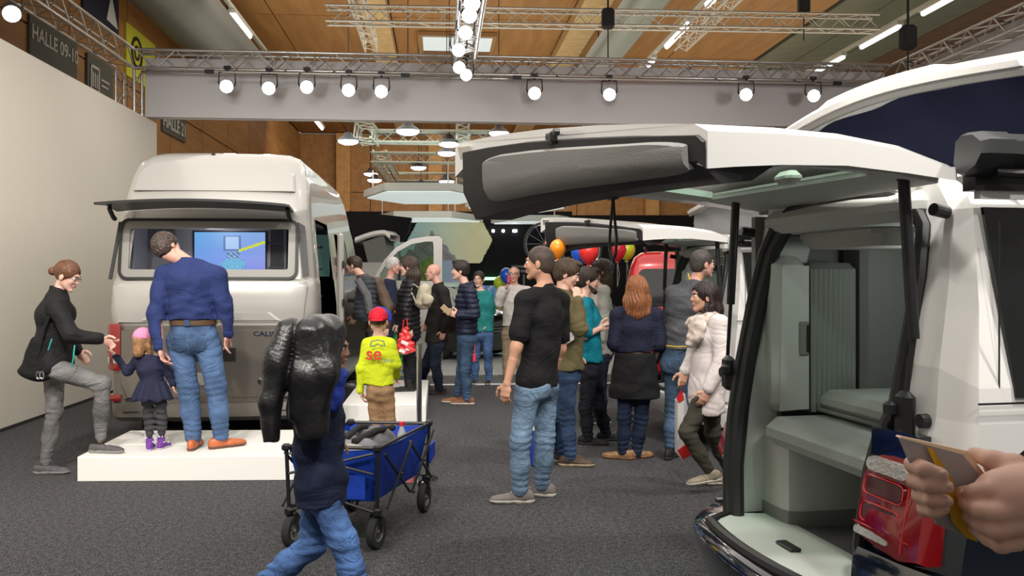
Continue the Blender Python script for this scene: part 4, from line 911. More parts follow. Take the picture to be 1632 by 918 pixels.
    q = MB(); q.rbox((.62,1.1,1.79), (.85,.66,.12), .05); obj('overhead_locker', q, mat('warm grey locker', (.42,.40,.37), .6), V, smooth=True)
    # beds and lower cabinet
    q = MB(); q.rbox((.80,.93,.885), (1.55,1.0,.13), .045); obj('bed_board', q, fabric_g, V, smooth=True)
    q = MB(); q.rbox((.95,.88,1.02), (1.30,1.06,.10), .035); obj('mattress', q, fabric_g, V, smooth=True)
    q = MB(); q.rbox((.95,.88,.975), (1.31,1.07,.02), .008); obj('mattress_piping', q, trimd, V)
    q = MB(); q.loft([[Vector((v,y,z)) for v, y in ((.085,1.6),(.085,1.36),(.10,1.31),(.15,1.29),(1.3,1.29),(1.3,1.6))] for z in (.50,.84)]); obj('lower_cabinet', q, trimg, V, smooth=True, ang=50)
    q = MB(); q.loft([[Vector((v,y,z)) for v, y in ((.08,1.6),(.08,1.355),(.095,1.305),(.15,1.282),(1.3,1.282),(1.3,1.6))] for z in (.455,.525)]); obj('cabinet_plinth', q, trimd, V, smooth=True, ang=50)
    # ---- pop-up roof, raised at the rear
    redge = []
    for k in range(21):
        t = k/20; u = 1.74-1.62*t; redge.append((u, .30-.05*math.sin(PI*t), 2.30+.05*math.sin(PI*t)))
    q = MB(); rg = []
    for (u, v, z) in redge:
        st = .05 if .25 < (1.74-u)/1.62 < .78 else 0
        rg.append([Vector((v-.02,u,z)), Vector((v-.035,u,z+.02)), Vector((v,u,z+.05+st*.3)), Vector((v+.5,u,z+.03)), Vector((3.0,u,2.22)), Vector((3.0,u,2.16)), Vector((v+.3,u,z-.02))])
    q.loft(rg); obj('pop_up_roof', q, paint_w, V, smooth=True, ang=40)
    q = MB(); q.tube([Vector((v+.005,u,z-.012)) for (u,v,z) in redge], .02, 6); obj('roof_rim', q, mat('grey roof rim', (.16,.16,.15), .5), V, smooth=True)
    q = MB(); rows3 = []
    for j in range(4): rows3.append([Vector((.36+.02*math.sin(j*2+i), u, 1.98+(z-1.99)*j/3)) for i, (u,v,z) in enumerate(redge)])
    q.loft(rows3, closed=False)
    for uu in (1.70,.16): q.quad((.36,uu,1.98),(2.9,uu,1.98),(2.9,uu,2.18),(.36,uu,2.30))
    obj('roof_canvas', q, canvas or mat('dark blue canvas', (.010,.012,.030), .9, spec=.1), V, smooth=True, fix=False)
    lamp('POINT', tuple(Matrix.Translation((*loc,0)) @ Matrix.Rotation(RZ,4,'Z') @ Vector((.55,.85,1.68))), (0,0,0), 5, (.92,1,.94), .12)  # added greenish point lamp without a fixture, brightens the interior
    # ---- tailgate
    near = [ray_side(1512,290,.14)[0::2]+ray_side(1512,264,.14)[2:], ray_side(1440,277,.12)[0::2]+ray_side(1440,232,.12)[2:], ray_side(1350,264,.10)[0::2]+ray_side(1350,212,.1)[2:], ray_side(1250,262,.09)[0::2]+ray_side(1250,202,.09)[2:], ray_side(1175,265,.09)[0::2]+ray_side(1175,199,.09)[2:], ray_side(1130,268,.09)[0::2]+ray_side(1130,197,.09)[2:]]
    far_v = [.16,-.16,-.52,-.88,-1.16,-1.38]; far_b = [1.93,1.97,2.0,2.03,2.06,2.08]; far_t = [1.965,2.05,2.13,2.19,2.22,2.235]
    ts = [0,.03,.08,.16,.3,.5,.7,.84,.92,.97,1.0]; nst = len(near)
    def pt(i, t, top, off=0):
        v = near[i][0]+(far_v[i]-near[i][0])*t; zb = near[i][1]+(far_b[i]-near[i][1])*t; zt = near[i][2]+(far_t[i]-near[i][2])*t
        cr = 1-(2*t-1)**2; u = .10+1.68*t; e = min(t, 1-t)
        v2 = v-(.03*cr)*(i/(nst-1))
        if top: return Vector((v2, u, zt+.03*cr-(.02 if e < .02 else 0)+off))
        return Vector((v2, u, zb+.0+off+(zt-zb)*.35*min(1,e/.08)))
    T = MB(); TT = []
    for i in range(nst):
        ring = [pt(i,0,False)]+[pt(i,t,True) for t in ts]+[pt(i,1,False)]+[pt(i,t,False) for t in reversed(ts[1:-1])]; TT.append(ring)
    n = len(TT[0]); q = MB()
    for i in range(nst-1):
        for k in range(n):
            j = (k+1) % n; top = 1 <= k <= len(ts)-1; bot = k >= len(ts)+1; tm = (ts[k-1]+ts[min(k,len(ts)-1)])/2 if top else None
            if i in (1,2) and top and .1 < tm < .9: continue
            if i in (1,2) and bot:
                kk = k-(len(ts)+1); 
                lst = [1.0]+list(reversed(ts[1:-1]))+[0]; tmb = (lst[kk]+lst[kk+1])/2 if kk+1 < len(lst) else 0
                if .1 < tmb < .9: continue
            q.quad(TT[i][k], TT[i][j], TT[i+1][j], TT[i+1][k])
    q.quad(*TT[0]); q.quad(*TT[-1][::-1])
    import bmesh
    me = q.mesh(); bm = bmesh.new(); bm.from_mesh(me); bmesh.ops.remove_doubles(bm, verts=bm.verts, dist=1e-4); bm.to_mesh(me); bm.free()
    tg = obj('tailgate', me, paint_w, V, smooth=True, ang=42)
    g = MB(); rws = [[pt(i,t,True,-.012) for t in (.12,.3,.5,.7,.88)] for i in (1,2,3)]
    for i in range(2):
        for k in range(4): g.quad(rws[i][k], rws[i][k+1], rws[i+1][k+1], rws[i+1][k])
    obj('tailgate_window', g, glassmat('green tinted glass', (.30,.42,.36), .12), tg, smooth=True)
    # inner trim frame round the window, wiper housing, light
    q = MB()
    for (i0, i1, t0, t1) in ((0,1,.06,.94),(1,3,.05,.13),(1,3,.87,.95)):
        a4 = [pt(i0,t0,False,-.012), pt(i0,t1,False,-.012), pt(i1,t1,False,-.012), pt(i1,t0,False,-.012)]; q.prism(a4, (0,0,.03))
    obj('inner_frame', q, trimg, tg)
    q = MB(); c_ = (pt(1,.30,False)+pt(2,.30,False))/2; q.rbox(c_-Vector((0,0,.02)), (.07,.12,.05), .02); obj('trim_lamp', q, trimg, tg, smooth=True)
    # box shaped inner trim at the lower end
    def bx_(t):
        L, Mm = pt(5,t,False), pt(3,t,False); zt = pt(5,t,True).z; zl = zt-.035-.015*min(1,t/.3)
        drop = .125+.20*t
        return [Vector((L.x-.012,L.y,zl)), Vector((L.x-.008,L.y,zl-drop*.6)), Vector((L.x+.05,L.y,zl-drop)), Vector((L.x+.22,L.y,zl-drop)), Vector((Mm.x+.05,Mm.y,Mm.z-.01)), Vector((Mm.x+.05,Mm.y,Mm.z+.02)), Vector((L.x+.03,L.y,zl+.01))]
    q = MB(); rg = [bx_(t) for t in (.003,.02,.2,.4,.6,.8,.93)]
    c1 = [p*1 for p in rg[-1]]; cen = sum(c1, Vector())/len(c1); rg.append([p+(cen-p)*.25+Vector((0,.03,0)) for p in c1]); r1_ = bx_(.05); rg[0] = [rg[0][0], rg[0][1], rg[0][2], r1_[3], r1_[4], r1_[5], rg[0][6]]; r2_ = bx_(.07); rg[1] = [rg[1][0], rg[1][1], rg[1][2], r2_[3], r2_[4], r2_[5], rg[1][6]]
    q.loft(rg); bxo = obj('trim_box', q, mat('black inner trim', (.014,.014,.016), .6), tg, smooth=True, ang=35)
    def face(t, s): b_ = bx_(t); return (b_[0].lerp(b_[1], s/.6) if s < .6 else b_[1].lerp(b_[2], (s-.6)/.4))+Vector((-.020,0,-.006*s))
    q = MB(); rg = []
    o_ = rrect(.04,.78,.16,.86,.10,5); o_ = [(a_[0]+(b_[0]-a_[0])*k_/4, a_[1]+(b_[1]-a_[1])*k_/4) for a_, b_ in zip(o_, o_[1:]+o_[:1]) for k_ in range(4)]; rg = [[face(a_, s_)+Vector((.03,0,.01)) for a_, s_ in o_], [face(a_, s_) for a_, s_ in o_], [face(.41+(a_-.41)*.97, .51+(s_-.51)*.94)+Vector((-.006,0,0)) for a_, s_ in o_], [face(.41+(a_-.41)*.6, .51+(s_-.51)*.6)+Vector((-.007,0,0)) for a_, s_ in o_], [face(.41+(a_-.41)*.2, .51+(s_-.51)*.2)+Vector((-.007,0,0)) for a_, s_ in o_]]
    q.loft(rg); obj('trim_panel', q, mat('grey trim panel', (.20,.195,.185), .7, bump=(150,.2)), bxo, smooth=True, ang=30, label='grey padded panel')
    m0 = pt(5,.46,True); q = MB(); q.rbox((m0.x-.012,m0.y,m0.z-.038), (.03,.07,.05), .01); obj('tailgate_lock', q, black_pl, tg)
    for dy in (-.06,.06): q = MB(); q.tube([(m0.x+.0,m0.y+dy,m0.z-.025),(m0.x-.022,m0.y+dy,m0.z-.025)], .013, 10); obj('rubber_buffer', q, black_pl, tg)
    for k in (0,1):
        c_ = pt(5,.95,True); q = MB(); q.loft([[c_+Vector((dx,dy,dz)) for dx,dy,dz in ((-.02,.02,-.02),(.02,-.09-.02*k,-.03),(.03,-.10,-.09),(-.0,.02,-.10))], [c_+Vector((dx,dy,dz)) for dx,dy,dz in ((.05,.01,-.03),(.06,-.06,-.04),(.06,-.06,-.09),(.05,.01,-.10))]])
    obj('corner_lamp', q, clear_lens, tg)
    # struts: cylinders and rods, hinge arms
    for (A_, B_, C_) in ((ray_side(1440,281,.27), ray_side(1456,540,.25), (-.05,.265,1.15)), ((-.06,1.52,1.98), (-.05,1.60,1.47), (-.02,1.70,1.18))):
        q = MB(); q.tube([A_, B_], .020, 12); q.tube([B_, C_], .010, 8); q.sphere(A_, .026, 10, 6); obj('gas_strut', q, black_pl, V, smooth=True, ang=40)
    for y in (.42,1.42): q = MB(); q.tube([(.16,y,1.955),(.05,y+.03,1.965),(-.09,y+.05,1.99)], .018, 8); obj('hinge_arm', q, black_pl, V, smooth=True)
    s0 = bx_(.45)[3]+Vector((.0,0,.0)); q = MB()
    q.tube([s0, s0+Vector((0,.03,-.1)), s0+Vector((0,.045,-.17)), s0+Vector((0,.03,-.22)), s0+Vector((0,-.0,-.24)), s0+Vector((0,-.035,-.215)), s0+Vector((0,-.045,-.16)), s0+Vector((0,-.02,-.08)), s0], .006, 8, False); q.rbox(s0, (.03,.07,.012), .004)
    obj('pull_strap', q, black_pl, tg, smooth=True)
    return V
van1 = camper('camper_van', 'white over dark blue camper van with open tailgate in the right foreground', (1.43,2.73), paint_b)
van2 = camper('camper_van', 'all white camper van with open tailgate standing behind the nearest one', (2.01,7.93), None, canvas=mat('light grey canvas', (.26,.26,.27), .85))
# ---------------------------------------------------------------- red van and others beyond
def plain_van(name, label, loc, rz, W, rows, upm, lom, glass_z, L, wheels, rc=.13, split=.9):
    V = thing(name, label, 'van', (*loc,0), rz)
    van_shell(V, rows, ([0,.1,.2,.35,.5,.65,.8,.9,1.0], W), [0,.1,.2,.4,.6,.8,1.0], rc, lambda s, m, z: False, split, upm, lom, .03)
    z0, z1 = glass_z; q = MB()
    def rx(z):
        for a, b in zip(rows, rows[1:]):
            if a[0] <= z <= b[0]: return a[2]+(b[2]-a[2])*(z-a[0])/(b[0]-a[0])
        return 0
    o_ = rrect(.22, W-.22, z0, z1, .1, 4); q.loft([[Vector((rx(z)-.036+.02, y, z)) for y, z in o_], [Vector((rx(z)-.045, y, z)) for y, z in o_]]); obj('rear_window', q, darkglass, V, smooth=True, ang=30)
    for w_ in wheels: wheel(V, (w_[0],w_[1],.33), .33, .22)
    return V
T6R = [(.25,.03,.02,4.8),(.30,0,-.03,4.85),(.52,0,-.04,4.85),(.56,0,0,4.85),(.9,0,0,4.8),(1.1,0,.01,4.6),(1.2,.01,.03,4.2),(1.75,.10,.12,3.6),(1.88,.15,.16,3.5),(1.95,.24,.22,3.4),(1.97,.36,.34,3.2)]
rvn = plain_van('red_van', 'bright red van seen from behind, beyond the woman with auburn hair', (3.42,12.0), PI/2-.17, 1.9, T6R, paint_r, paint_r, (1.2,1.72), 4.8, ((.95,.14),(.95,1.76),(3.9,.14),(3.9,1.76)))
for y in (.06, 1.84): q = MB(); q.rbox((-.02,y,.95), (.06,.14,.34), .03); obj('tail_light', q, deepred, rvn, smooth=True)
q = MB(); q.rbox((-.03,.95,.78), (.03,.5,.12), .01); obj('number_plate', q, mat('plate white', (.6,.6,.58), .5), rvn)
q = MB(); q.tube([(.25,.3,2.02),(3.2,.3,2.02)], .02, 6); q.tube([(.25,1.6,2.02),(3.2,1.6,2.02)], .02, 6); obj('roof_rail', q, black_pl, rvn)
# pop-top camper far left, seen over the open door
def poptop(name, label, px0, px1, pyt, pyb, Y, cm):
    V = thing(name, label, 'van', P((px0+px1)/2,HOR,Y)-Vector((0,0,CAMH))); a, b = P(px0,pyt,Y), P(px1,pyt,Y); zb = P(px0,pyb,Y).z
    q = MB(); n = 14; rg = []
    for (dy, dz) in ((0,0),(-.06,.04),(0,.12),(1.6,.16),(1.6,0)): rg.append([Vector((a.x+(b.x-a.x)*k/n, Y+dy, a.z-.22+(.16*math.sin(PI*.5*min(1,k/n*1.2)))+dz-(.10*max(0,k/n-.85)/.15))) for k in range(n+1)])
    q.loft(rg+[rg[0]], closed=False); obj('pop_up_roof', q, paint_w, V, world=True, smooth=True)
    q = MB(); q.loft([[Vector((a.x+.15,Y+.1,a.z-.2)), Vector((b.x-.15,Y+.1,a.z-.04)), Vector((b.x-.15,Y+1.5,a.z-.04)), Vector((a.x+.15,Y+1.5,a.z-.2))], [Vector((a.x+.25,Y+.15,zb)), Vector((b.x-.05,Y+.15,zb)), Vector((b.x-.05,Y+1.5,zb)), Vector((a.x+.25,Y+1.5,zb))]]); obj('roof_canvas', q, cm, V, world=True)
    q = MB(); rg = []
    for (z, e) in ((zb,.06),(zb-.15,0),(1.15,-.06),(.95,-.1),(.3,-.08)): rg.append([Vector((x,y,z)) for x, y in ((a.x+e,Y+e),(b.x+.1-e,Y+e),(b.x+.1-e,Y+4),(a.x+e,Y+4))])
    q.loft(rg); obj('body', q, mat('dull white van body', (.45,.45,.43), .4, coat=.3), V, world=True, smooth=True, ang=30)
    return V
poptop('distant_van', 'far van with raised roof and grey canvas left of the open cab door', 566, 622, 371, 418, 19.0, mat('grey green canvas', (.20,.22,.20), .85))
V = thing('raised_roof_van', 'white van roof with rounded grey canvas between the two open tailgates', 'van', (3.9,15.5,0), RZ)
q = MB(); rg = []
for (u, z, e) in ((0,2.62,0),(-.05,2.68,0),(.1,2.76,0),(1.7,2.78,0),(1.75,2.62,0)): rg.append([Vector((v, u, z-(.10*(1-v/2.6)))) for v in (0,.3,1.2,2.4,3.0)])
q.loft(rg+[rg[0]], closed=False); obj('pop_up_roof', q, paint_w, V, smooth=True)
q = MB(); q.loft([[Vector((.3+.12*math.cos(a_)*2.4+1.0, .85+.75*math.sin(a_), z)) for a_ in [2*PI*k/20 for k in range(20)]] for z in (1.95,2.1,2.3,2.62)]); obj('roof_canvas', q, mat('mid grey canvas', (.27,.27,.27), .85), V, smooth=True)
q = MB(); q.rbox((2.0,.9,1.1), (4.2,1.8,1.7), .15); obj('body', q, paint_w, V, smooth=True)
# black car in the far stand, seen between the people
bc = thing('black_car', 'black car with chrome grille on the pale far stand floor', 'car', (.31,17.9,.012), PI/2+.9)
car_rows = [(.16,.05,.1,4.4),(.25,.0,0,4.5),(.55,0,-.03,4.5),(.72,.0,0,4.5),(.85,.03,.05,4.4),(.95,.10,.9,4.3),(1.3,.25,1.5,4.1),(1.45,.36,1.9,3.7)]
van_shell(bc, car_rows, ([0,.1,.25,.5,.75,.9,1.0], 1.8), [0,.1,.2,.4,.6,.8,1.0], .25, lambda s,m,z: False, .5, paint_k, paint_k, .06)
q = MB(); q.prism([(.93,.22,.96),(.93,1.58,.96),(1.50,1.45,1.31),(1.50,.35,1.31)], (-.02,0,.02)); obj('windscreen', q, darkglass, bc)
for y in (.3,1.5): q = MB(); q.sphere((.02,y,.66), (.06,.17,.07), 12, 6); obj('headlight', q, clear_lens, bc, smooth=True)
q = MB(); q.rbox((-.06,.9,.6), (.04,.6,.22), .02); obj('grille', q, black_pl, bc)
q = MB()
for z in (.54,.6,.66): q.box((-.085,.9,z), (.01,.56,.012))
obj('grille_bar', q, chrome, bc)
for (x, y) in ((.8,.1),(.8,1.7),(3.5,.1),(3.5,1.7)): wheel(bc, (x,y,.31), .31, .2)
# silver green car half hidden by the cab door
sc = thing('green_car', 'pale green car partly hidden behind the open cab door', 'car', (-.9,22.6,.012), PI/2+.1)
van_shell(sc, [(r[0]*1.0,r[1],r[2],r[3]) for r in car_rows], ([0,.1,.25,.5,.75,.9,1.0], 1.8), [0,.1,.2,.4,.6,.8,1.0], .25, lambda s,m,z: False, .5, mat('pale green paint', (.30,.42,.38), .25, coat=.8), mat('pale green paint', (.3,.42,.38)), .06)
q = MB(); q.prism([(.93,.22,.96),(.93,1.58,.96),(1.50,1.45,1.31),(1.50,.35,1.31)], (-.02,0,.02)); obj('windscreen', q, darkglass, sc)
for (x, y) in ((.8,.1),(.8,1.7),(3.5,.1),(3.5,1.7)): wheel(sc, (x,y,.33), .33, .2)
# =====================================================================  PEOPLE
SKIN = {'fair': (.70,.42,.33), 'tan': (.52,.28,.19), 'pink': (.64,.34,.27), 'child': (.68,.41,.31), 'dark': (.33,.17,.11)}
def skin_mat(k):
    m = mat('skin '+k, SKIN[k], .5, spec=.4, noise=(14,.07)); m.node_tree.nodes['Principled BSDF'].inputs['Subsurface Weight'].default_value = .12
    m.node_tree.nodes['Principled BSDF'].inputs['Subsurface Radius'].default_value = (.012,.004,.002); return m
def creased(m, sc=3.2, st=.38, dist=.035):
    if m.get('creased'): return m
    m['creased'] = 1; nt = m.node_tree; b = nt.nodes['Principled BSDF']; tc = nt.nodes.new('ShaderNodeTexCoord'); n = nt.nodes.new('ShaderNodeTexNoise'); n.inputs['Scale'].default_value = sc; n.inputs['Detail'].default_value = 2; n.inputs['Distortion'].default_value = 1.6
    mp = nt.nodes.new('ShaderNodeMapping'); mp.inputs['Scale'].default_value = (1,1,1.5); mp.inputs['Rotation'].default_value = (.3,.5,0)
    rm = nt.nodes.new('ShaderNodeMath'); rm.operation = 'SUBTRACT'; rm.inputs[1].default_value = .5; ab = nt.nodes.new('ShaderNodeMath'); ab.operation = 'ABSOLUTE'; sq = nt.nodes.new('ShaderNodeMath'); sq.operation = 'POWER'; sq.inputs[1].default_value = .6
    u = nt.nodes.new('ShaderNodeBump'); u.inputs['Strength'].default_value = st; u.inputs['Distance'].default_value = dist
    old = b.inputs['Normal'].links[0].from_socket if b.inputs['Normal'].links else None
    nt.links.new(tc.outputs['Object'], mp.inputs[0]); nt.links.new(mp.outputs[0], n.inputs['Vector']); nt.links.new(n.outputs['Fac'], rm.inputs[0]); nt.links.new(rm.outputs[0], ab.inputs[0]); nt.links.new(ab.outputs[0], sq.inputs[0]); nt.links.new(sq.outputs[0], u.inputs['Height'])
    if old: nt.links.new(old, u.inputs['Normal'])
    nt.links.new(u.outputs['Normal'], b.inputs['Normal']); return m
def cloth_mat(col, rough=.85, amt=.12, bump=.2, sheen=.0, sc=9):
    key = 'cloth %.3f %.3f %.3f %.2f' % (*col, rough); return creased(mat(key, col, rough, spec=.25, noise=(sc, amt), bump=(70, bump), sheen=sheen))
def denim(col): return creased(mat('denim %.2f %.2f %.2f' % col, col, .9, spec=.2, noise=(5,.42), bump=(130,.35)), 5, .5, .03)
def trace(S, p0, d, n=24):
    p0, d = A(p0), unit(d); t = np.zeros(1)
    for _ in range(n): t = t+np.clip(S.ev((p0+d*t[0])[None]), -.05, .08)*.8
    return Vector(p0+d*t[0])
eye_w = mat('eye white', (.7,.68,.65), .2); eye_d = mat('dark iris', (.03,.02,.015), .1)
def wr_fold(amp, f=(9,14,6), seed=0.):
    def g(p):
        x, y, z = p[:,0]*f[0]+seed, p[:,1]*f[0]+seed*1.7, p[:,2]*f[1]
        a = np.sin(z*2.2+2.0*np.sin(x*1.6+y*1.1)+1.3*np.sin(z*.7)); b = np.sin(x*2.6+y*3.1+1.6*np.sin(z*1.3)+seed)
        return amp*(a*.6+b*.4*a)
    return g
def puffer(amp, per, seed=0.):
    def g(p): return amp*(np.abs(np.sin(p[:,2]*PI/per+.35*np.sin(p[:,0]*14+p[:,1]*9+seed)))-.55)
    return g
def ring_fold(c, r, per, amp):
    """bunched rings around a joint"""
    c = A(c)
    def g(p): d2 = ((p-c)**2).sum(1); return amp*np.exp(-d2/(2*r*r))*np.sin(p[:,2]*2*PI/per+np.sin(p[:,0]*22)*1.2+np.sin(p[:,1]*25))
    return g
def unit(v): v = A(v); return v/math.sqrt(v@v)
class HF:
    """head frame"""
    def __init__(s, c, f, up, k): s.c = A(c); s.f = unit(f); u = A(up); u = u-(u@s.f)*s.f; s.u = unit(u); s.s = np.cross(s.f, s.u); s.k = k
    def p(s, x, y, z): return s.c+s.k*(x*s.s+y*s.f+z*s.u)
    def M(s): return np.stack([s.s, s.f, s.u], 1)
    def loc(s, P_): return (P_-s.c)@s.M()/s.k
def head_field(h, neckp, nr, fem=False, beard=False):
    S = SDF(.012*h.k); k = h.k; M = h.M(); e = lambda c, r, kk=None: S.ell(h.p(*c), [x*k for x in r], M, kk)
    e((0,-.012,.034), (.073,.092,.086)); e((0,.026,-.018), (.058 if not fem else .054,.066,.084), .02)
    jw = .050 if not fem else .045
    for sx in (-1, 1):
        S.cone(h.p(sx*jw,.0,-.045), h.p(sx*.012,.066,-.094), .020*k, .015*k, .02*k)
        e((sx*.033,.064,-.018), (.022,.020,.024), .015)
        S.cone(h.p(sx*.012,.084,.032), h.p(sx*.042,.074,.034), .010*k, .008*k, .012*k)
        e((sx*.0785,-.006,-.004), (.009,.020,.032), .004)
        e((sx*.011,.096,-.023), (.007,.008,.006), .006)
    e((0,.070,-.092), (.020,.019,.016), .012)
    S.cone(h.p(0,.086,.020), h.p(0,.103,-.017), .007*k, .0092*k, .010*k)
    e((0,.086,-.047), (.022,.010,.006), .006); e((0,.085,-.060), (.019,.010,.006), .006)
    for sx in (-1, 1): S.sub.append((s_ell(h.p(sx*.031,.104,.010), [.017*k,.018*k,.011*k], M), .008*k))
    S.cone(h.p(0,-.022,-.055), neckp, nr*.95, nr, .025); return S
def hand_field(S, w, d, n, t, curl=.6, k=1., spread=.0, thumb=.6, pinch=False):
    """w wrist, d direction of the fingers, n palm normal (towards the palm side), t thumb side"""
    d, t = unit(d), A(t); t = unit(t-(t@d)*d); n0 = np.cross(d, t); n = n0 if n0@A(n) > 0 else -n0
    S.add(s_econe(w, w+d*.045*k, .025*k, .019*k, .036*k, .015*k, t), .012); S.add(s_econe(w+d*.035*k, w+d*.082*k, .036*k, .015*k, .037*k, .012*k, t), .008)
    L = [(.027,.070,.0088),(.009,.078,.0092),(-.010,.073,.0088),(-.028,.058,.0078)]
    for i, (o, l, r) in enumerate(L):
        p0 = w+d*(.085-.004*abs(i-1))*k+t*o*k; a = curl*(.55+.08*i); dd = d+t*spread*(1.5-i)*.1
        for j, fr in enumerate((.46,.30,.24)):
            dd = unit(dd); dn = unit(dd*math.cos(a)+n*math.sin(a)); p1 = p0+dn*l*fr*k; S.cone(p0, p1, r*k*(1-.08*j), r*k*(.94-.08*j), .0035); p0 = p1; dd = dn; a = curl*(.75 if j == 0 else .6)
            n = unit(n-(n@dd)*dd) if abs(n@dd) < .99 else n
        n = n0 if n0@n > -2 and n0@A(n0) > 0 else n
        n = n0 if (n0@(n if n is not None else n0)) > 0 else -n0
    nn = n
    p0 = w+d*.022*k+t*.028*k; for_ = [(d*.6+t*.75+nn*.25*thumb, .040, .0125), (d*.85+t*.35+nn*.45*thumb, .032, .0105), (d*.9+t*.05+nn*.5*thumb, .026, .0092)]
    for (dv, l, r) in for_: p1 = p0+unit(dv)*l*k; S.cone(p0, p1, r*k, r*k*.9, .008); p0 = p1
def shoe(parent, an, ang, k, col, sole_col, z0, kind='shoe', Hh=.09, tilt=0., L=.27, name='shoe'):
    """an ankle point; ang world heading; z0 height of the ground under the foot; tilt lifts the heel"""
    f = A((math.cos(ang), math.sin(ang), 0)); s = A((f[1], -f[0], 0)); up = A((0,0,1)); an = A(an)
    if tilt: f = unit(f*math.cos(tilt)-up*math.sin(tilt)); up = unit(np.cross(s, f)) if np.cross(s, f)[2] > 0 else unit(-np.cross(s, f))
    base = np.array([an[0], an[1], z0])-f*.055*k*1.0
    if tilt: base = an-up*.085*k-f*.055*k
    M = np.stack([s, f, up], 1); L = L*k
    def prof(infl, lo, hi):
        S = SDF(.02*k)
        S.add(s_econe(base+f*.035*k+up*(lo+hi)/2, base+f*.11*k+up*(lo+hi)/2, .030*k+infl, .5, .034*k+infl, .5, s)) if False else None
        for (y, w_, h_) in ((.0,.030,.055),(.06,.033,.05),(.13,.040,.038),(.18,.041,.030),(.215,.034,.024)): S.ell(base+f*y*k*L/(.27*k)+up*(.018+h_*.35)*k, [w_*k+infl, .045*k+infl, h_*k+infl], M)
        return S
    S = prof(0, 0, 0); S.cone(base+f*.03*k+up*.05*k, base+f*.045*k+up*(Hh+.0)*k, .036*k, .038*k)
    if kind == 'boot': S.cone(base+f*.03*k+up*.06*k, base+f*.04*k+up*(Hh+.07)*k, .042*k, .048*k)
    S.cut.append(lambda p: .016*k-(p-base)@up); S.cut.append(lambda p: (p-base)@up-(Hh+(.07 if kind == 'boot' else .01))*k)
    o = obj(name, S.mesh(.008 if k > .7 else .007), cloth_mat(col, .6, .15, .1) if kind != 'leather' else mat('leather %.2f %.2f %.2f' % col, col, .45, noise=(12,.2)), parent, world=True, fix=False)
    Q = prof(.004, 0, 0); Q.cut.append(lambda p: (p-base)@up-.026*k); Q.cut.append(lambda p: -(p-base)@up)
    obj('sole', Q.mesh(.007), mat('sole %.2f %.2f %.2f' % sole_col, sole_col, .7), o, world=True, fix=False)
    return o, base, f, s, up
def hair(parent, h, style, col, seed=0, capped=False):
    k = h.k; M = h.M(); S = SDF(.012*k); t = {'short': .011, 'cropped': .008, 'thick': .020, 'curly': .018}.get(style, .014)
    if capped: t = .003
    S.ell(h.p(0,-.016,.040), [(.074+t)*k, (.092+t)*k, (.085+t)*k], M)
    S.sub.append((s_ell(h.p(0,.105,-.035), [.068*k,.075*k,.108*k], M), .01*k))
    for sx in (-1,1): S.sub.append((s_ell(h.p(sx*.095,.025,-.035), [.032*k,.045*k,.05*k], M), .008*k))
    low = {'short': -.070, 'cropped': -.066, 'thick': -.075, 'curly': -.075}.get(style, -.075)
    if style in ('short','cropped','thick','curly','bald_ring','bun','cap_short'):
        S.cut.append(lambda p: (low+.9*np.maximum(0, h.loc(p)[:,1]+.045)-h.loc(p)[:,2])*k*.7)
    if style in ('short','cropped','thick','curly') and not capped: S.ell(h.p(0,-.044,-.020), [(.062+t*.6)*k, (.058+t*.7)*k, .060*k], M, .03*k)
    if style == 'bald_ring':
        S.sub.append((s_ell(h.p(0,.03,.10), [.085*k,.13*k,.075*k], M), .006*k))
    if style == 'bun':
        S.ell(h.p(0,-.128,.0), [.040*k,.036*k,.036*k], M, .006*k)
    if style in ('long','long_dark'):
        for sx in (-1,1): S.chain([h.p(sx*.06,-.02,.03), h.p(sx*.075,-.025,-.07), h.p(sx*.07,-.01,-.17), h.p(sx*.06,.01,-.26)], [.035*k,.036*k,.036*k,.02*k], .02)
        S.chain([h.p(0,-.07,.02), h.p(0,-.085,-.10), h.p(0,-.08,-.24)], [.06*k,.065*k,.04*k], .03); S.chain([h.p(-.06,.0,-.12), h.p(-.085,.045,-.21), h.p(-.09,.06,-.29)], [.03*k,.03*k,.015*k], .02)
    if style == 'long_back':
        S.chain([h.p(0,-.05,.02), h.p(0,-.075,-.10), h.p(0,-.08,-.20)], [.075*k,.075*k,.06*k], .03)
        for sx in (-1,1): S.chain([h.p(sx*.055,-.02,.03), h.p(sx*.075,-.03,-.09), h.p(sx*.07,-.05,-.19)], [.035*k,.045*k,.04*k], .03)
    if style == 'bob':
        for sx in (-1,1): S.chain([h.p(sx*.06,-.01,.03), h.p(sx*.075,-.0,-.05), h.p(sx*.068,.01,-.125)], [.034*k,.034*k,.028*k], .02)
        S.chain([h.p(0,-.06,.0), h.p(0,-.07,-.11)], [.06*k,.055*k], .03)
    if style == 'thick': S.ell(h.p(0,.05,.118), [.05*k,.05*k,.024*k], M, .02*k)
    amp = {'curly': .006, 'cropped': .0012, 'short': .003, 'thick': .005, 'long': .004, 'long_back': .007, 'long_dark': .004}.get(style, .003)*k
    if style == 'curly': S.disp.append(lambda p: amp*np.sin(p[:,0]*130+2*np.sin(p[:,2]*90))*np.sin(p[:,2]*120+p[:,1]*80))
    else: S.disp.append(lambda p: amp*np.sin((np.arctan2(h.loc(p)[:,0], -h.loc(p)[:,1]))*26+2.5*np.sin(h.loc(p)[:,2]*28+seed)+h.loc(p)[:,2]*18))
    m = mat('hair %.2f %.2f %.2f' % col, col, .42, spec=.35, noise=(45,.35), bump=(160,.4))
    return obj('hair', S.mesh(.0075), m, parent, world=True, fix=False)
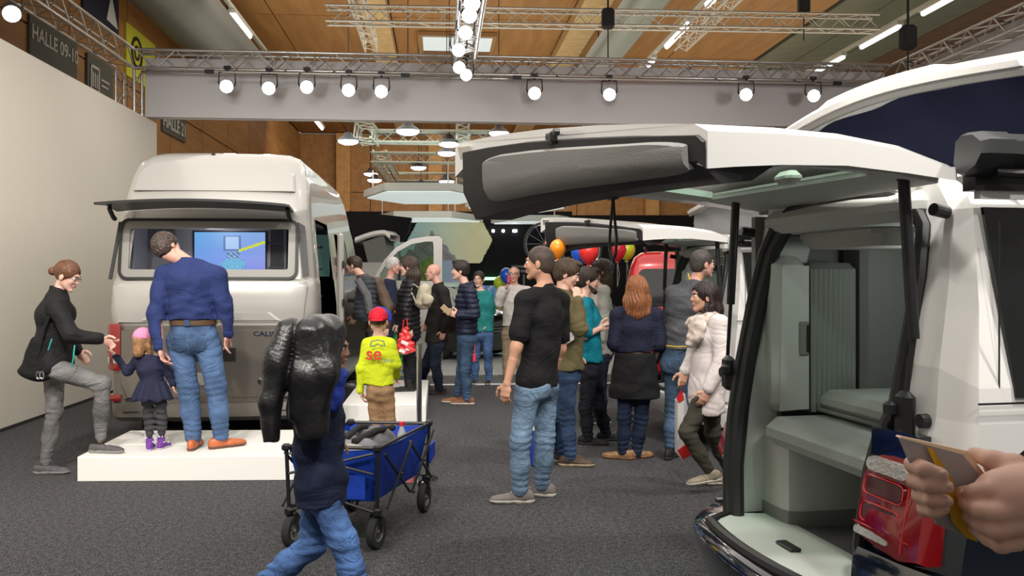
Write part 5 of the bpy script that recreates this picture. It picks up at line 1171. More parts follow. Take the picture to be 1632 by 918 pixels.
def cap(parent, h, col, brim_dir=1, col2=None):
    k = h.k; M = h.M(); S = SDF(.01); S.ell(h.p(0,-.012,.036), [.089*k,.107*k,.100*k], M); S.cut.append(lambda p: (.022-h.loc(p)[:,2])*k)
    o = obj('cap', S.mesh(.007), cloth_mat(col, .7), parent, world=True, fix=False)
    B = SDF(.006); B.ell(h.p(0,brim_dir*.125,.020), [.064*k,.062*k,.010*k], M); B.disp.append(lambda p: -.0*p[:,0]); B.cut.append(lambda p: (.05-brim_dir*h.loc(p)[:,1])*k)
    obj('brim', B.mesh(.006), cloth_mat(col, .7), o, world=True, fix=False)
    if col2:
        C = SDF(.01); C.ell(h.p(0,-.010,.037), [.091*k,.109*k,.102*k], M); C.cut.append(lambda p: (.026-h.loc(p)[:,2])*k); C.cut.append(lambda p: (brim_dir*h.loc(p)[:,1]+.005)*k); C.cut.append(lambda p: -(brim_dir*h.loc(p)[:,1]+.09)*k if False else (-.2+0*p[:,0]))
        obj('cap_panel', C.mesh(.007), cloth_mat(col2, .7), o, world=True, fix=False)
    return o
def glasses(parent, h, col=(.02,.02,.02)):
    k = h.k; q = MB()
    for sx in (-1,1):
        pts = [Vector(h.p(sx*(.032+.021*math.cos(a)), .1005-.004*abs(math.cos(a)), .008+.014*math.sin(a))) for a in [2*PI*i/12 for i in range(13)]]; q.tube(pts, .0016*k, 5, False)
        q.tube([h.p(sx*.053,.098,.012), h.p(sx*.080,.0,.010)], .0017*k, 5)
    q.tube([h.p(-.011,.102,.012), h.p(.011,.102,.012)], .0016*k, 5)
    obj('glasses', q, mat('glasses frame %.2f' % col[0], col, .3), parent, world=True)
def person(label, Y, H, yaw, J, skin='fair', gz0=0., X=None, bulk=1., fem=False, kid=False, head=None, top=None, legs=None, shoes=None, hands=(True, True), res=.011, group=None, feet_yaw=None, curl=(.6,.6)):
    f = A((math.cos(math.radians(yaw)), math.sin(math.radians(yaw)), 0)); s = A((f[1], -f[0], 0)); up = A((0,0,1))   # s points to the figure's right
    pj = {n: (A(P(v[0], v[1], Y+(v[2] if len(v) > 2 else 0)))) for n, v in J.items()}
    u = H/1.75; R_ = u*bulk; hk = head.get('k', 1.0) if head else 1.
    X0 = X if X is not None else pj.get('pelvis', pj.get('chest', pj.get('head')))[0]
    base = A((X0, Y, gz0)); g = lambda n, d: pj.get(n, d)
    pel = g('pelvis', base+up*.53*H); che = g('chest', pel+up*.19*H); wai = g('waist', (pel+che)/2); nb = g('neck', che+up*.125*H); hc = g('head', nb+up*.095*H+f*.02)
    sw = .102*H*(1 if not fem else .90)*(1 if not kid else .95)
    shR = g('shR', nb-up*.035*H+s*sw); shL = g('shL', nb-up*.035*H-s*sw)
    elR = g('elR', shR-up*.172*H+s*.02+f*.0); elL = g('elL', shL-up*.172*H-s*.02)
    wrR = g('wrR', elR-up*.145*H+f*.03); wrL = g('wrL', elL-up*.145*H+f*.03)
    hw = .052*H; hiR = g('hiR', pel-up*.02*H+s*hw); hiL = g('hiL', pel-up*.02*H-s*hw)
    anR = g('anR', A((hiR[0]+s[0]*.02, hiR[1]+s[1]*.02, gz0+.045*H))); anL = g('anL', A((hiL[0]-s[0]*.02, hiL[1]-s[1]*.02, gz0+.045*H)))
    knR = g('knR', (hiR+anR)/2+f*.02+up*.01); knL = g('knL', (hiL+anL)/2+f*.02+up*.01)
    T = thing('person', label, 'person', (X0, Y, gz0), group=group)
    hd = head or {}; ha = math.radians(hd.get('yaw', yaw)); hp = math.radians(hd.get('pitch', 0)); hr = math.radians(hd.get('roll', 0))
    hf = A((math.cos(ha)*math.cos(hp), math.sin(ha)*math.cos(hp), math.sin(hp))); hs_ = A((hf[1], -hf[0], 0)); hu = up+math.tan(hr)*hs_
    h = HF(hc, hf, hu, hk)
    # ---- body surface
    S = SDF(.04*u)
    S.add(s_econe(pel, wai, .145*R_, .100*R_, .125*R_, .090*R_, s)); S.add(s_econe(wai, che, .125*R_, .090*R_, .145*R_, .100*R_, s)); S.add(s_econe(che, (nb+che)/2, .145*R_, .10*R_, .11*R_, .075*R_, s))
    S.chain([nb, hc+(nb-hc)*.35], [.055*u*(.9 if fem else 1), .050*u*(.9 if fem else 1)])
    for (a, b, c) in ((shR, elR, wrR), (shL, elL, wrL)): S.cone(nb+(a-nb)*.4, a, .05*R_, .046*R_); S.chain([a, b, c], [.045*R_, .036*R_, .025*R_])
    for (a, b, c) in ((hiR, knR, anR), (hiL, knL, anL)): S.chain([a, b, (b*2+c)/3, c], [.070*R_, .041*R_, .038*R_, .027*R_])
    l, hb = S.bb(); V0, F0 = snet(S.ev, l-.03, hb+.03, .016 if res > .01 else .013)
    parts = [(V0, F0)]
    nr = .052*u*(.88 if fem else 1)*(.8 if kid else 1)
    Hs = head_field(h, nb, nr, fem); l2, h2 = Hs.bb(); parts.append(snet(Hs.ev, l2-.01, h2+.01, .0055 if Y < 9 else .008))
    for sd, (w_, e_, sg) in enumerate(((wrR, elR, 1), (wrL, elL, -1))):
        if not hands[sd]: continue
        d = pj.get('haR' if sd == 0 else 'haL', None); d = unit(d-w_) if d is not None else unit(w_-e_)
        tv = pj.get('thR' if sd == 0 else 'thL', None)
        tt = A(J['_t'+('R' if sd == 0 else 'L')]) if ('_t'+('R' if sd == 0 else 'L')) in TV.get(label, {}) else f
        q = SDF(.006); q.cone(e_+(w_-e_)*.35, w_, .034*R_, .024*R_, .01); kk = u*(1 if not kid else .92)
        hand_field(q, w_, d, -s*sg, f if abs(f@d) < .9 else up, curl[sd], kk); l3, h3 = q.bb(); parts.append(snet(q.ev, l3-.01, h3+.01, .0046 if Y < 8 else .007))
    V_, F_ = join_np(parts); body = obj('body', npmesh('body', V_, F_), skin_mat(skin), T, world=True, fix=False)
    # ---- face details
    for sx in (-1, 1):
        q = MB(); q.sphere(h.p(sx*.031,.0755,.011), .0125*hk, 12, 8); e = obj('eye', q, eye_w, T, world=True, smooth=True)
        q = MB(); q.sphere(h.p(sx*.031,.0835,.011), .0062*hk, 10, 6); obj('iris', q, eye_d, e, world=True, smooth=True)
        q = SDF(.003); q.chain([h.p(sx*.016,.094,.031), h.p(sx*.034,.092,.036), h.p(sx*.050,.080,.031)], [.0035*hk,.0038*hk,.002*hk]); obj('eyebrow', q.mesh(.003), mat('brow %.2f' % hd.get('col', (.1,)*3)[0], tuple(c*.6 for c in hd.get('col', (.1,.06,.04))), .7), T, world=True, fix=False)
    q = SDF(.003); q.ell(h.p(0,.0915,-.048), [.021*hk,.0075*hk,.0045*hk], h.M()); q.ell(h.p(0,.0905,-.058), [.018*hk,.0075*hk,.005*hk], h.M()); obj('lips', q.mesh(.003), mat('lips', (.45,.16,.13), .4), T, world=True, fix=False)
    if hd.get('hair'): hair(T, h, hd['hair'], hd.get('col', (.05,.03,.02)), seed=Y, capped=bool(hd.get('cap')))
    if hd.get('beard'):
        q = SDF(.012); q.chain([h.p(-.056,.012,-.045), h.p(-.03,.06,-.085), h.p(0,.075,-.095), h.p(.03,.06,-.085), h.p(.056,.012,-.045)], [.016*hk,.021*hk,.022*hk,.021*hk,.016*hk]); q.disp.append(lambda p: .002*np.sin(p[:,0]*300)*np.sin(p[:,2]*300)); obj('beard', q.mesh(.006), mat('beard hair', (.05,.03,.02), .8), T, world=True, fix=False)
    if hd.get('cap'): cap(T, h, hd['cap'], hd.get('brim', 1), hd.get('cap2'))
    if hd.get('glasses'): glasses(T, h, hd.get('gcol', (.02,.02,.02)))
    # ---- upper garment
    if top:
        o = top.get('loose', .015)*u; S = SDF(.035*u); hw_ = top.get('hipw', 1.); TH = pel+up*(.0)
        hem = top['hem'] if 'hem' in top else pel[2]-.02
        hemz = (CAMH-(top['hempy']-HOR)/FOC*Y) if 'hempy' in top else hem
        lowp = pel.copy(); lowp[2] = min(pel[2], hemz-.03); lowp += A((pel[0]-wai[0], pel[1]-wai[1], 0))*0
        S.add(s_econe(lowp, pel, (.150*R_+o)*hw_*top.get('flare', 1), .115*R_+o+.02*(top.get('flare', 1)-1), (.150*R_+o)*hw_, .108*R_+o, s)) if lowp[2] < pel[2]-.01 else None
        S.add(s_econe(pel, wai, (.150*R_+o)*hw_, .110*R_+o, .135*R_+o, .098*R_+o, s)); S.add(s_econe(wai, che, .135*R_+o, .098*R_+o, .152*R_+o, .110*R_+o, s)); S.add(s_econe(che, (nb*2+che)/3, .152*R_+o, .110*R_+o, .09*R_+o, .07*R_+o, s))
        if fem:
            for sx in (-1,1): S.ell(che+s*sx*.065*u+f*.075*u-up*.0, [.06*u+o*.5]*3)
        S.cone(nb-up*.02, nb+up*(top.get('collar', .0)), .062*u+o*.4, .056*u+o*.5*(1 if top.get('collar', 0) else 0), .02)
        slv = top.get('sleeve', 1.0)
        for (a, b, c) in ((shR, elR, wrR), (shL, elL, wrL)):
            S.cone(nb+(a-nb)*.45-up*.02, a, .055*R_+o*.6, .050*R_+o, .03)
            if slv >= 1: S.chain([a, b, b+(c-b)*.93], [.050*R_+o*1.05, .042*R_+o, .031*R_+o*.75], .02)
            else: e_ = a+(b-a)*min(1, slv*1.7); S.cone(a, e_, .052*R_+o, .050*R_+o*1.15, .03)
        if top.get('hood'): S.add(s_econe(nb-f*.06*u+up*.02, nb-f*.09*u-up*.06, .085*u, .045*u, .10*u, .035*u, s), .02)
        S.disp.append(wr_fold(top.get('fold', .004), seed=Y*3.1))
        for b in (elR, elL):
            if slv >= 1: S.disp.append(ring_fold(b, .055, .05, .0022))
        if top.get('puffer'): S.disp.append(puffer(.013*u, .062*u, Y))
        if top.get('wrinkle'): S.disp.append(ring_fold(wai, .13, .07, .006))
        S.cut.append(lambda p: hemz+top.get('hemtilt', 0)*((p-pel)@s)+.006*np.sin(p[:,0]*31+p[:,1]*27)-p[:,2]) if not any(w_[2] < hemz+.0 for w_ in (wrR, wrL)) or top.get('cutall') or slv < 1 else S.cut.append((lambda ax: lambda p: np.where(np.sqrt(((p[:,:2]-A(ax)[:2])**2).sum(1)) < top.get('cutr', .24)*R_, hemz+.006*np.sin(p[:,0]*31+p[:,1]*27)-p[:,2], -1.))(pel))
        NR = s_ell(nb+up*(.03+top.get('collar', 0)), [.055*u*(.9 if fem else 1)]*2+[.045], np.eye(3))
        S.cut.append(lambda p: p[:,2]-(nb[2]+top.get('collar', 0)+.008-.25*np.clip((p-nb)@f, -.1, .1)))
        m = top.get('mat') or cloth_mat(top['col'], top.get('rough', .85), top.get('amt', .12))
        to = obj(top.get('name', 'shirt'), S.mesh(res), m, T, world=True, fix=False)
        if top.get('collar_col'):
            q = SDF(.01); q.cone(nb-up*.005, nb+up*.025, .064*u, .058*u); q.cut.append(lambda p: p[:,2]-(nb[2]+.03)); q.cut.append(lambda p: (nb[2]-.012)-p[:,2]); obj('collar', q.mesh(.007), cloth_mat(top['collar_col']), to, world=True, fix=False)
        T['_'] = 0; del T['_']
    # ---- trousers
    if legs:
        S = SDF(.035*u); lw = legs.get('w', 1.); o = .012*u
        S.add(s_econe(pel+up*.10*u, pel-up*.03*u, .135*R_+o, .100*R_+o, .148*R_+o, .112*R_+o, s))
        for sx in (-1,1): S.ell(pel+s*sx*.065*u-f*.05*u-up*.05*u, [.075*R_,.075*R_,.085*R_])
        for (a, b, c) in ((hiR, knR, anR), (hiL, knL, anL)):
            ce = c+(b-c)*(-.02 if legs.get('long', True) else .06)
            S.chain([a, b, (b+c)/2, ce], [.082*R_+o*.6, .058*R_*lw+o*.5, .054*R_*lw+o*.5, (.043 if not legs.get('slim') else .036)*R_*lw+o*.6], .03)
            S.disp.append(ring_fold(b-f*.04, .075, .05, .005)); S.disp.append(ring_fold(c+up*.05, .06, .045, .007 if not legs.get('slim') else .003)); S.disp.append(ring_fold(a, .08, .08, .005))
        S.disp.append(wr_fold(.003, (12,16,6), seed=Y))
        wz = legs.get('waistz', pel[2]+.10*u); S.cut.append(lambda p: p[:,2]-wz)
        lo_ = min(anR[2], anL[2])
        S.cut.append(lambda p: np.minimum(np.where(((p[:,:2]-anR[:2])**2).sum(1) < ((p[:,:2]-anL[:2])**2).sum(1), anR[2]-.045*u-p[:,2], anL[2]-.045*u-p[:,2]), 1.))
        lo = obj('trousers', S.mesh(res), legs.get('mat') or denim(legs['col']), T, world=True, fix=False)
        if legs.get('belt'):
            q = MB(); rg = []
            for zz, e in ((-.02,.001),(-.02,.012),(.02,.012),(.02,.001)):
                rg.append([Vector(pel+up*(.080*u+zz)+s*math.cos(a)*(.137*R_+o+e)+f*math.sin(a)*(.103*R_+o+e)) for a in [2*PI*i/32 for i in range(32)]])
            q.loft(rg+[rg[0]], cap0=False, cap1=False); be = obj('belt', q, mat('brown leather belt', (.10,.055,.03), .4), T, world=True, smooth=True)
        if legs.get('pockets'):
            for sx in (-1,1):
                q = MB(); rg = []; c0 = pel+s*sx*.070*u-up*.075*u
                ol = [(-.95,1),(0,1),(.95,1),(1,0),(1,-.6),(.5,-.85),(0,-1),(-.5,-.85),(-1,-.6),(-1,0)]
                for t_, e in ((1.,-.006),(1.,.004),(.9,.005),(.45,.005)):
                    rg.append([trace(S, c0+s*x*.060*u*t_+up*z*.075*u*t_-f*.35, f)-Vector(f*e) for x, z in ol])
                q.loft(rg, cap0=False); obj('back_pocket', q, legs.get('mat') or denim(tuple(min(1, c*.8) for c in legs['col'])), lo, world=True, smooth=True, ang=60)
    # ---- shoes
    if shoes:
        fy = feet_yaw or (yaw, yaw); rs = []
        for i, a in enumerate((anR, anL)):
            til = shoes.get('tilt', (0,0))[i]; gz_ = shoes.get('z', (gz0,gz0))[i]
            rs.append(shoe(T, a, math.radians(fy[i]), u*(1.0 if not kid else .95)*shoes.get('k', 1), shoes['col'], shoes.get('sole', (.6,.58,.52)), gz_, shoes.get('kind', 'shoe'), Hh=shoes.get('h', .085), tilt=til))
        if shoes.get('laces'):
            for (o_, b_, f_, s_, u_) in rs:
                q = MB()
                for i in range(4): c_ = b_+f_*(.095+.022*i)*u+u_*(.083-.011*i)*u; q.tube([c_-s_*.022, c_+u_*.005, c_+s_*.022], .0035, 5)
                obj('laces', q, mat('pale laces', (.45,.40,.35), .8), o_, world=True)
    if False: pass
    return dict(T=T, pel=pel, wai=wai, che=che, nb=nb, hc=hc, wrR=wrR, wrL=wrL, anR=anR, anL=anL, f=f, s=s, u=u, h=h, shR=shR, shL=shL, knR=knR, knL=knL)
TV = {}
SDFmesh = lambda name, S, h, m, parent: obj(name, S.mesh(h), m, parent, world=True, fix=False)
ZP = .197
# 1 woman at the left wall
w1 = person('woman in black jacket and grey jeans stepping onto the low white platform beside the wall', 7.1, 1.70, 2,
  dict(head=(107,441), neck=(93,466), chest=(87,500), waist=(85,543), pelvis=(88,578), shR=(88,487,-.15), shL=(92,486,.15), elR=(113,534,-.20), wrR=(162,541,-.10), haR=(182,549,-.08), elL=(105,535,.2), wrL=(125,560,.2), hiR=(94,590,-.08), knR=(163,612,-.10), anR=(160,701,-.08), hiL=(86,590,.08), knL=(87,655,.08), anL=(72,742,.05)),
  skin='fair', fem=True, head=dict(hair='bun', col=(.13,.055,.03), pitch=-22, glasses=True, k=.97, yaw=0),
  top=dict(col=(.012,.012,.013), hempy=592, loose=.022, name='jacket', collar=.035, fold=.005, rough=.75, cutr=.3), legs=dict(col=(.17,.165,.165), slim=True, long=False), shoes=dict(col=(.10,.095,.10), sole=(.25,.24,.23), h=.06, z=(ZP,0)), feet_yaw=(-6,0), res=.010, curl=(.9,.6))
q = MB()
q.tube([P(114,585,6.88), P(117,572,6.86), P(118,560,6.87), P(119,550,6.88)], .006, 6); obj('zip_trim', q, mat('turquoise zip', (.02,.35,.33), .5), w1['T'], world=True, smooth=True, label='turquoise zip')
q = MB(); q.tube([P(77,558,6.86), P(80,548,6.85), P(83,540,6.86)], .005, 6); obj('pocket_zip', q, mat('turquoise zip', (.02,.35,.33)), w1['T'], world=True, smooth=True, label='turquoise pocket zip')
S = SDF(.03); S.add(s_econe(P(66,545,6.98), P(56,595,6.98), .085, .055, .135, .06, (1,0,.25))); S.cut.append(lambda p: (P(60,611,7).z+.2*(p[:,0]-P(60,600,7).x)*-.3)-p[:,2]); S.disp.append(wr_fold(.004)); bag = thing('shoulder_bag', 'black shoulder bag hanging at the hip of the woman by the wall', 'bag', P(60,600,6.98)); SDFmesh('bag_body', S, .011, cloth_mat((.010,.010,.011), .8), bag)
q = MB(); q.tube([P(60,570,6.93), P(72,520,6.9), P(90,480,6.93)], .012, 6); obj('strap', q, cloth_mat((.012,.012,.013)), bag, world=True, smooth=True)
q = MB()
for x in (61,67): q.tube([Vector(P(x,598,6.9))+Vector((math.cos(a)*.013,0,math.sin(a)*.03)) for a in [2*PI*i/10 for i in range(11)]], .004, 5, False)
obj('clip', q, chrome, bag, world=True)
# 2 girl with pink cap
g2 = person('little girl in navy dress and pink cap standing on the white platform', 7.17, 1.0, 92,
  dict(head=(229,543), neck=(236,566), chest=(239,588), waist=(241,604), pelvis=(243,625), shL=(218,574), shR=(258,575), elL=(203,592,.02), wrL=(183,566,-.02), haL=(174,556,-.02), elR=(271,597,0), wrR=(276,614,.0), hiL=(235,634), hiR=(255,634), anL=(239,697,-.03), anR=(258,695,.02), knL=(237,665), knR=(258,665)),
  skin='child', gz0=ZP, kid=True, head=dict(k=.82, yaw=70, cap=(.72,.25,.42), brim=1, hair='bob', col=(.32,.17,.08)),
  top=dict(col=(.022,.024,.055), hempy=628, loose=.022, name='dress', flare=1.7, fold=.006, cutr=.35), legs=dict(col=(.055,.055,.06), slim=True, long=False, mat=cloth_mat((.05,.05,.055))), shoes=dict(col=(.17,.05,.30), sole=(.55,.5,.6), kind='boot', k=1.15), feet_yaw=(80,100), res=.009, curl=(.4,.9))
q = MB()
for i in range(26):
    a = random.uniform(0, 2*PI); an = g2['anL'] if i % 2 else g2['anR']; z = ZP+random.uniform(.05,.15); q.sphere(Vector((an[0]+.052*math.cos(a), an[1]-.0+.052*math.sin(a)*-1*abs(1), z)), .006, 6, 4)
obj('boot_dots', q, mat('white boot dots', (.75,.65,.85), .5), g2['T'], world=True, kind='stuff')
S = SDF(.02); S.add(s_econe(P(243,606,7.17), P(242,636,7.15), .10, .075, .165, .105, (1,0,0))); S.cut.append(lambda p: p[:,2]-P(0,607,7.17).z); S.cut.append(lambda p: P(0,637,7.17).z+.012*np.sin(p[:,0]*60)-p[:,2]); S.disp.append(lambda p: .006*np.sin(np.arctan2(p[:,1]-7.17, p[:,0]-P(243,0,7.17).x)*14)); SDFmesh('skirt', S, .008, cloth_mat((.02,.022,.05)), g2['T'])
# 3 man in blue shirt
m3 = person('tall man in blue shirt and jeans leaning towards the rear window of the left van', 7.2, 1.86, 92,
  dict(head=(267,395,-.02), neck=(297,418), chest=(303,448), waist=(306,492), pelvis=(308,530), shL=(262,440,.0), shR=(345,441,.0), elL=(249,502,-.08), wrL=(255,556,-.17), haL=(263,585,-.17), elR=(357,492,.0), wrR=(362,532,.02), haR=(358,560,.03), hiL=(286,545), hiR=(331,545), knL=(300,618,.0), knR=(345,617,.0), anL=(308,695,-.03), anR=(352,692,.02)),
  skin='pink', gz0=ZP, bulk=1.13, head=dict(hair='curly', col=(.06,.042,.035), yaw=58, pitch=4, roll=-24, glasses=True, gcol=(.03,.1,.25)),
  top=dict(col=(.022,.035,.125), hempy=509, loose=.022, name='shirt', collar=.02, fold=.008, wrinkle=True, amt=.08, cutr=.21), legs=dict(col=(.075,.13,.25), belt=True, pockets=True, w=1.08), shoes=dict(col=(.50,.13,.045), sole=(.16,.07,.04), kind='leather', h=.075), feet_yaw=(40,95), res=.010, curl=(.5,.7))
q = MB(); q.rbox(Vector(m3['pel']-m3['f']*.150+A((0,0,.085))), (.045,.012,.05), .004); obj('belt_loop', q, denim((.05,.09,.2)), m3['T'], world=True)
# 6 man in black t-shirt
m6 = person('man in black t-shirt and light jeans seen from behind in the centre aisle', 6.3, 1.83, 150,
  dict(head=(859,421), neck=(870,455,.0), chest=(866,503), waist=(862,556), pelvis=(856,605), shL=(838,480,-.14), shR=(892,480,.14), elL=(823,553,-.20), wrL=(808,611,-.22), haL=(803,640,-.22), elR=(893,555,.2), wrR=(880,600,.25), hiL=(841,622,-.07), hiR=(868,622,.08), knL=(829,702,-.10), knR=(868,700,.1), anL=(829,779,-.07), anR=(864,771,.12)),
  skin='tan', head=dict(hair='cropped', col=(.065,.045,.035), yaw=168),
  top=dict(col=(.009,.009,.010), hempy=616, loose=.018, sleeve=.42, fold=.005, name='t_shirt', cutall=True), legs=dict(col=(.16,.24,.345), w=1.08), shoes=dict(col=(.20,.175,.165), sole=(.62,.58,.50), laces=True), feet_yaw=(172,182), res=.010)
# 14 man in olive jacket
m14 = person('young man in olive jacket with one hand raised to his ear', 7.5, 1.76, 20,
  dict(head=(904,438), neck=(896,468), chest=(902,505), waist=(904,550), pelvis=(902,590), shR=(903,482,-.17), shL=(898,480,.16), elR=(923,522,-.26), wrR=(921,479,-.24), haR=(918,455,-.2), elL=(905,530,.22), wrL=(915,565,.22), hiR=(903,600,-.08), hiL=(898,600,.08), knR=(904,665,-.06), knL=(896,665,.1), anR=(909,726,-.06), anL=(893,722,.12)),
  skin='fair', head=dict(hair='thick', col=(.06,.035,.022), yaw=-10, pitch=-18),
  top=dict(col=(.115,.095,.045), hempy=588, loose=.028, name='jacket', collar=.03, fold=.006), legs=dict(col=(.035,.065,.13)), shoes=dict(col=(.075,.05,.035), sole=(.42,.32,.2)), feet_yaw=(-8,5), res=.010, curl=(.8,.6))
q = MB(); c = P(905,538,7.24); q.prism([P(894,530,7.25), P(916,529,7.25), P(915,541,7.26), P(897,553,7.25)], (0,.006,0)); pg = tag(obj('paper_sheet', q, mat('white paper', (.7,.7,.68), .7)), 'torn white paper sheet reading 00.71 sticking out of the olive jacket pocket', 'paper')
text_on('lettering', '00.71', .05, .001, P(904,539,7.245), (.25,0,-1), (1,0,.25), mat('black print', (.02,.02,.02), .6), pg)
q = MB(); q.rbox(Vector((.22,7.55,.205)), (.18,.26,.40), .01, rz=.3); tb = tag(obj('paper_bag', q, mat('royal blue bag', (.02,.05,.33), .5)), 'blue and white paper bag behind the legs of the man in the black t-shirt', 'bag')
q = MB(); q.rbox(Vector((.22,7.55,.36)), (.183,.263,.12), .01, rz=.3); obj('bag_top', q, mat('white paper', (.7,.7,.68)), tb, world=True); text_on('lettering', 'ds', .09, .002, Vector((.235,7.41,.36)), (1,0,0), (0,0,1), mat('black print', (.02,.02,.02)), tb)
# 15 man in turquoise t-shirt
m15 = person('bearded man in turquoise t-shirt looking at the phone in his hand', 8.45, 1.73, 8,
  dict(head=(938,448), neck=(931,474), chest=(935,508), waist=(937,548), pelvis=(940,585), shR=(932,487,-.17), shL=(935,486,.17), elR=(932,535,-.20), wrR=(955,524,-.18), haR=(968,519,-.15), elL=(948,530,.22), wrL=(958,522,.1), hiR=(940,596,-.08), hiL=(945,596,.1), knR=(933,650,-.06), knL=(955,650,.1), anR=(937,697,-.05), anL=(966,690,.15)),
  skin='fair', head=dict(hair='thick', col=(.035,.022,.016), yaw=-5, pitch=-8, beard=True),
  top=dict(col=(.005,.21,.29), hempy=576, loose=.024, sleeve=.5, name='t_shirt', cutall=True), legs=dict(col=(.012,.014,.022), mat=cloth_mat((.012,.013,.02))), shoes=dict(col=(.015,.015,.017), sole=(.03,.03,.03)), feet_yaw=(-10,5), curl=(.7,.6))
q = MB(); q.box(P(939,487,8.24), (.05,.006,.05), M=Matrix.Rotation(.6, 3, 'Y')); obj('name_sticker', q, mat('white paper', (.7,.7,.68)), m15['T'], world=True, label='white square sticker')
ph = MB(); ph.rbox(P(969,517,8.3), (.14,.07,.012), .004, M=Matrix.Rotation(-.3, 3, 'Y')); tag(obj('phone', ph, mat('light phone', (.5,.48,.45), .3)), 'light coloured phone held by the man in the turquoise t-shirt', 'phone')
# 16 person behind
person('person in pale sweater half hidden behind the man in the turquoise t-shirt', 9.7, 1.70, 190,
  dict(head=(955,433), neck=(956,455), chest=(956,485), pelvis=(956,560)), skin='fair', fem=True, head=dict(hair='long_back', col=(.07,.04,.025), yaw=200),
  top=dict(col=(.45,.42,.38), hempy=575, loose=.02, name='sweater'), legs=dict(col=(.03,.04,.07)), shoes=dict(col=(.03,.03,.03)), res=.013)
# 17 woman from behind
w17 = person('woman with wavy auburn hair in navy top seen from behind', 7.75, 1.64, 92,
  dict(head=(1015,463), neck=(1015,487), chest=(1014,520), waist=(1013,556), pelvis=(1011,592), shL=(985,502), shR=(1045,502), elL=(979,548,-.02), elR=(1051,548,-.02), wrL=(990,575,.15), wrR=(1040,580,.15), hiL=(998,605), hiR=(1025,605), knL=(995,665), knR=(1022,665), anL=(993,718,-.02), anR=(1014,722,.0)),
  skin='fair', fem=True, head=dict(hair='long_back', col=(.26,.10,.04), yaw=88, k=1.0),
  top=dict(col=(.014,.016,.036), hempy=560, loose=.024, name='top', fold=.004), legs=dict(col=(.018,.03,.06)), shoes=dict(col=(.30,.16,.07), sole=(.25,.13,.06), kind='leather', h=.08), feet_yaw=(30,160), res=.010)
S = SDF(.03); S.add(s_econe(P(1012,570,7.75), P(1011,640,7.75), .185, .145, .235, .175, (1,0,0))); S.cut.append(lambda p: p[:,2]-P(0,562,7.75).z); S.cut.append(lambda p: P(0,634,7.75).z-p[:,2]); S.disp.append(wr_fold(.006)); SDFmesh('wrapped_skirt', S, .012, cloth_mat((.010,.010,.011)), w17['T'])
# 18 man in grey hoodie
m18 = person('man in grey hoodie with yellow trim looking into the white camper van', 7.75, 1.82, 42,
  dict(head=(1120,422), neck=(1107,450), chest=(1094,482), waist=(1087,530), pelvis=(1082,572), shL=(1075,468,.12), shR=(1118,470,-.14), elL=(1070,520,.15), wrL=(1074,565,.2), elR=(1122,525,-.2), wrR=(1130,560,-.1), hiL=(1075,588,.06), hiR=(1092,588,-.06), knL=(1072,655,.05), knR=(1096,650,.0), anL=(1068,708,.0), anR=(1095,700,.15)),
  skin='pink', head=dict(hair='short', col=(.06,.05,.045), yaw=15), top=dict(col=(.085,.088,.098), hempy=556, loose=.026, name='hoodie', hood=True, fold=.007, wrinkle=True, cutr=.22), legs=dict(col=(.07,.115,.19)), shoes=dict(col=(.02,.02,.02), sole=(.03,.03,.03)), feet_yaw=(40,60))
q = MB(); yl = mat('yellow trim', (.55,.38,.02), .6)
q.tube([P(1062,551,7.58), P(1080,553,7.5), P(1100,552,7.55)], .006, 5); q.tube([P(1097,436,7.55), P(1099,446,7.52)], .006, 5); q.tube([P(1114,436,7.5), P(1116,444,7.48)], .006, 5); obj('yellow_trim', q, yl, m18['T'], world=True, label='yellow trim cord')
# 19 woman in white sweater
w19 = person('dark haired woman in long white sweater and scarf walking to the left', 6.6, 1.62, 186,
  dict(head=(1122,474), neck=(1132,502), chest=(1130,535), waist=(1128,578), pelvis=(1126,618), shL=(1147,517,-.14), shR=(1122,516,.14), elL=(1151,575,-.19), wrL=(1128,622,-.20), haL=(1118,645,-.2), elR=(1108,565,.2), wrR=(1092,592,.14), haR=(1086,612,.12), hiL=(1124,632,-.07), hiR=(1132,632,.08), knL=(1095,688,-.1), knR=(1136,690,.08), anL=(1131,752,-.07), anR=(1160,748,.2)),
  skin='tan', fem=True, head=dict(hair='long_dark', col=(.022,.013,.014), yaw=186, k=.96), top=dict(col=(.62,.56,.55), hempy=645, loose=.028, name='sweater', flare=1.15, fold=.004, hemtilt=.35, cutr=.3), legs=dict(col=(.05,.047,.035), slim=True, long=False, mat=cloth_mat((.05,.047,.035))),
  shoes=dict(col=(.30,.25,.19), sole=(.62,.57,.48), tilt=(0,.12)), feet_yaw=(190,190), res=.010)
S = SDF(.03)
for i in range(10):
    a = 2*PI*i/10; b = 2*PI*(i+1)/10; c = A(P(1121,507,6.58)); g = lambda t: c+A((.078*math.cos(t)-.01, .080*math.sin(t), -.030*math.cos(t+PI)*1.0-.01)); S.cone(g(a), g(b), .038, .038, .03)
S.add(s_econe(P(1110,515,6.5), P(1101,546,6.5), .055, .05, .045, .04, (0,1,0)), .03); S.add(s_econe(P(1118,520,6.45), P(1112,540,6.44), .04, .03, .035, .03, (1,0,0)), .03)
S.disp.append(lambda p: .0045*np.sin(p[:,2]*95+60*(p[:,0]-p[:,1])*.35)*np.sin(p[:,0]*30+1)); SDFmesh('scarf', S, .008, mat('mottled scarf', (.50,.42,.37), .9, noise=(26,.45)), w19['T'])
sb = thing('shopping_bag', 'small red and white bag behind the woman in the white sweater', 'bag', P(1090,725,6.75)); q = MB(); q.prism([P(1080,640,6.8), P(1092,628,6.8), P(1104,690,6.8), P(1106,724,6.8), P(1088,733,6.8), P(1080,724,6.8)], (0,.12,0)); obj('bag_body', q, mat('white bag film', (.65,.63,.62), .4), sb, world=True)
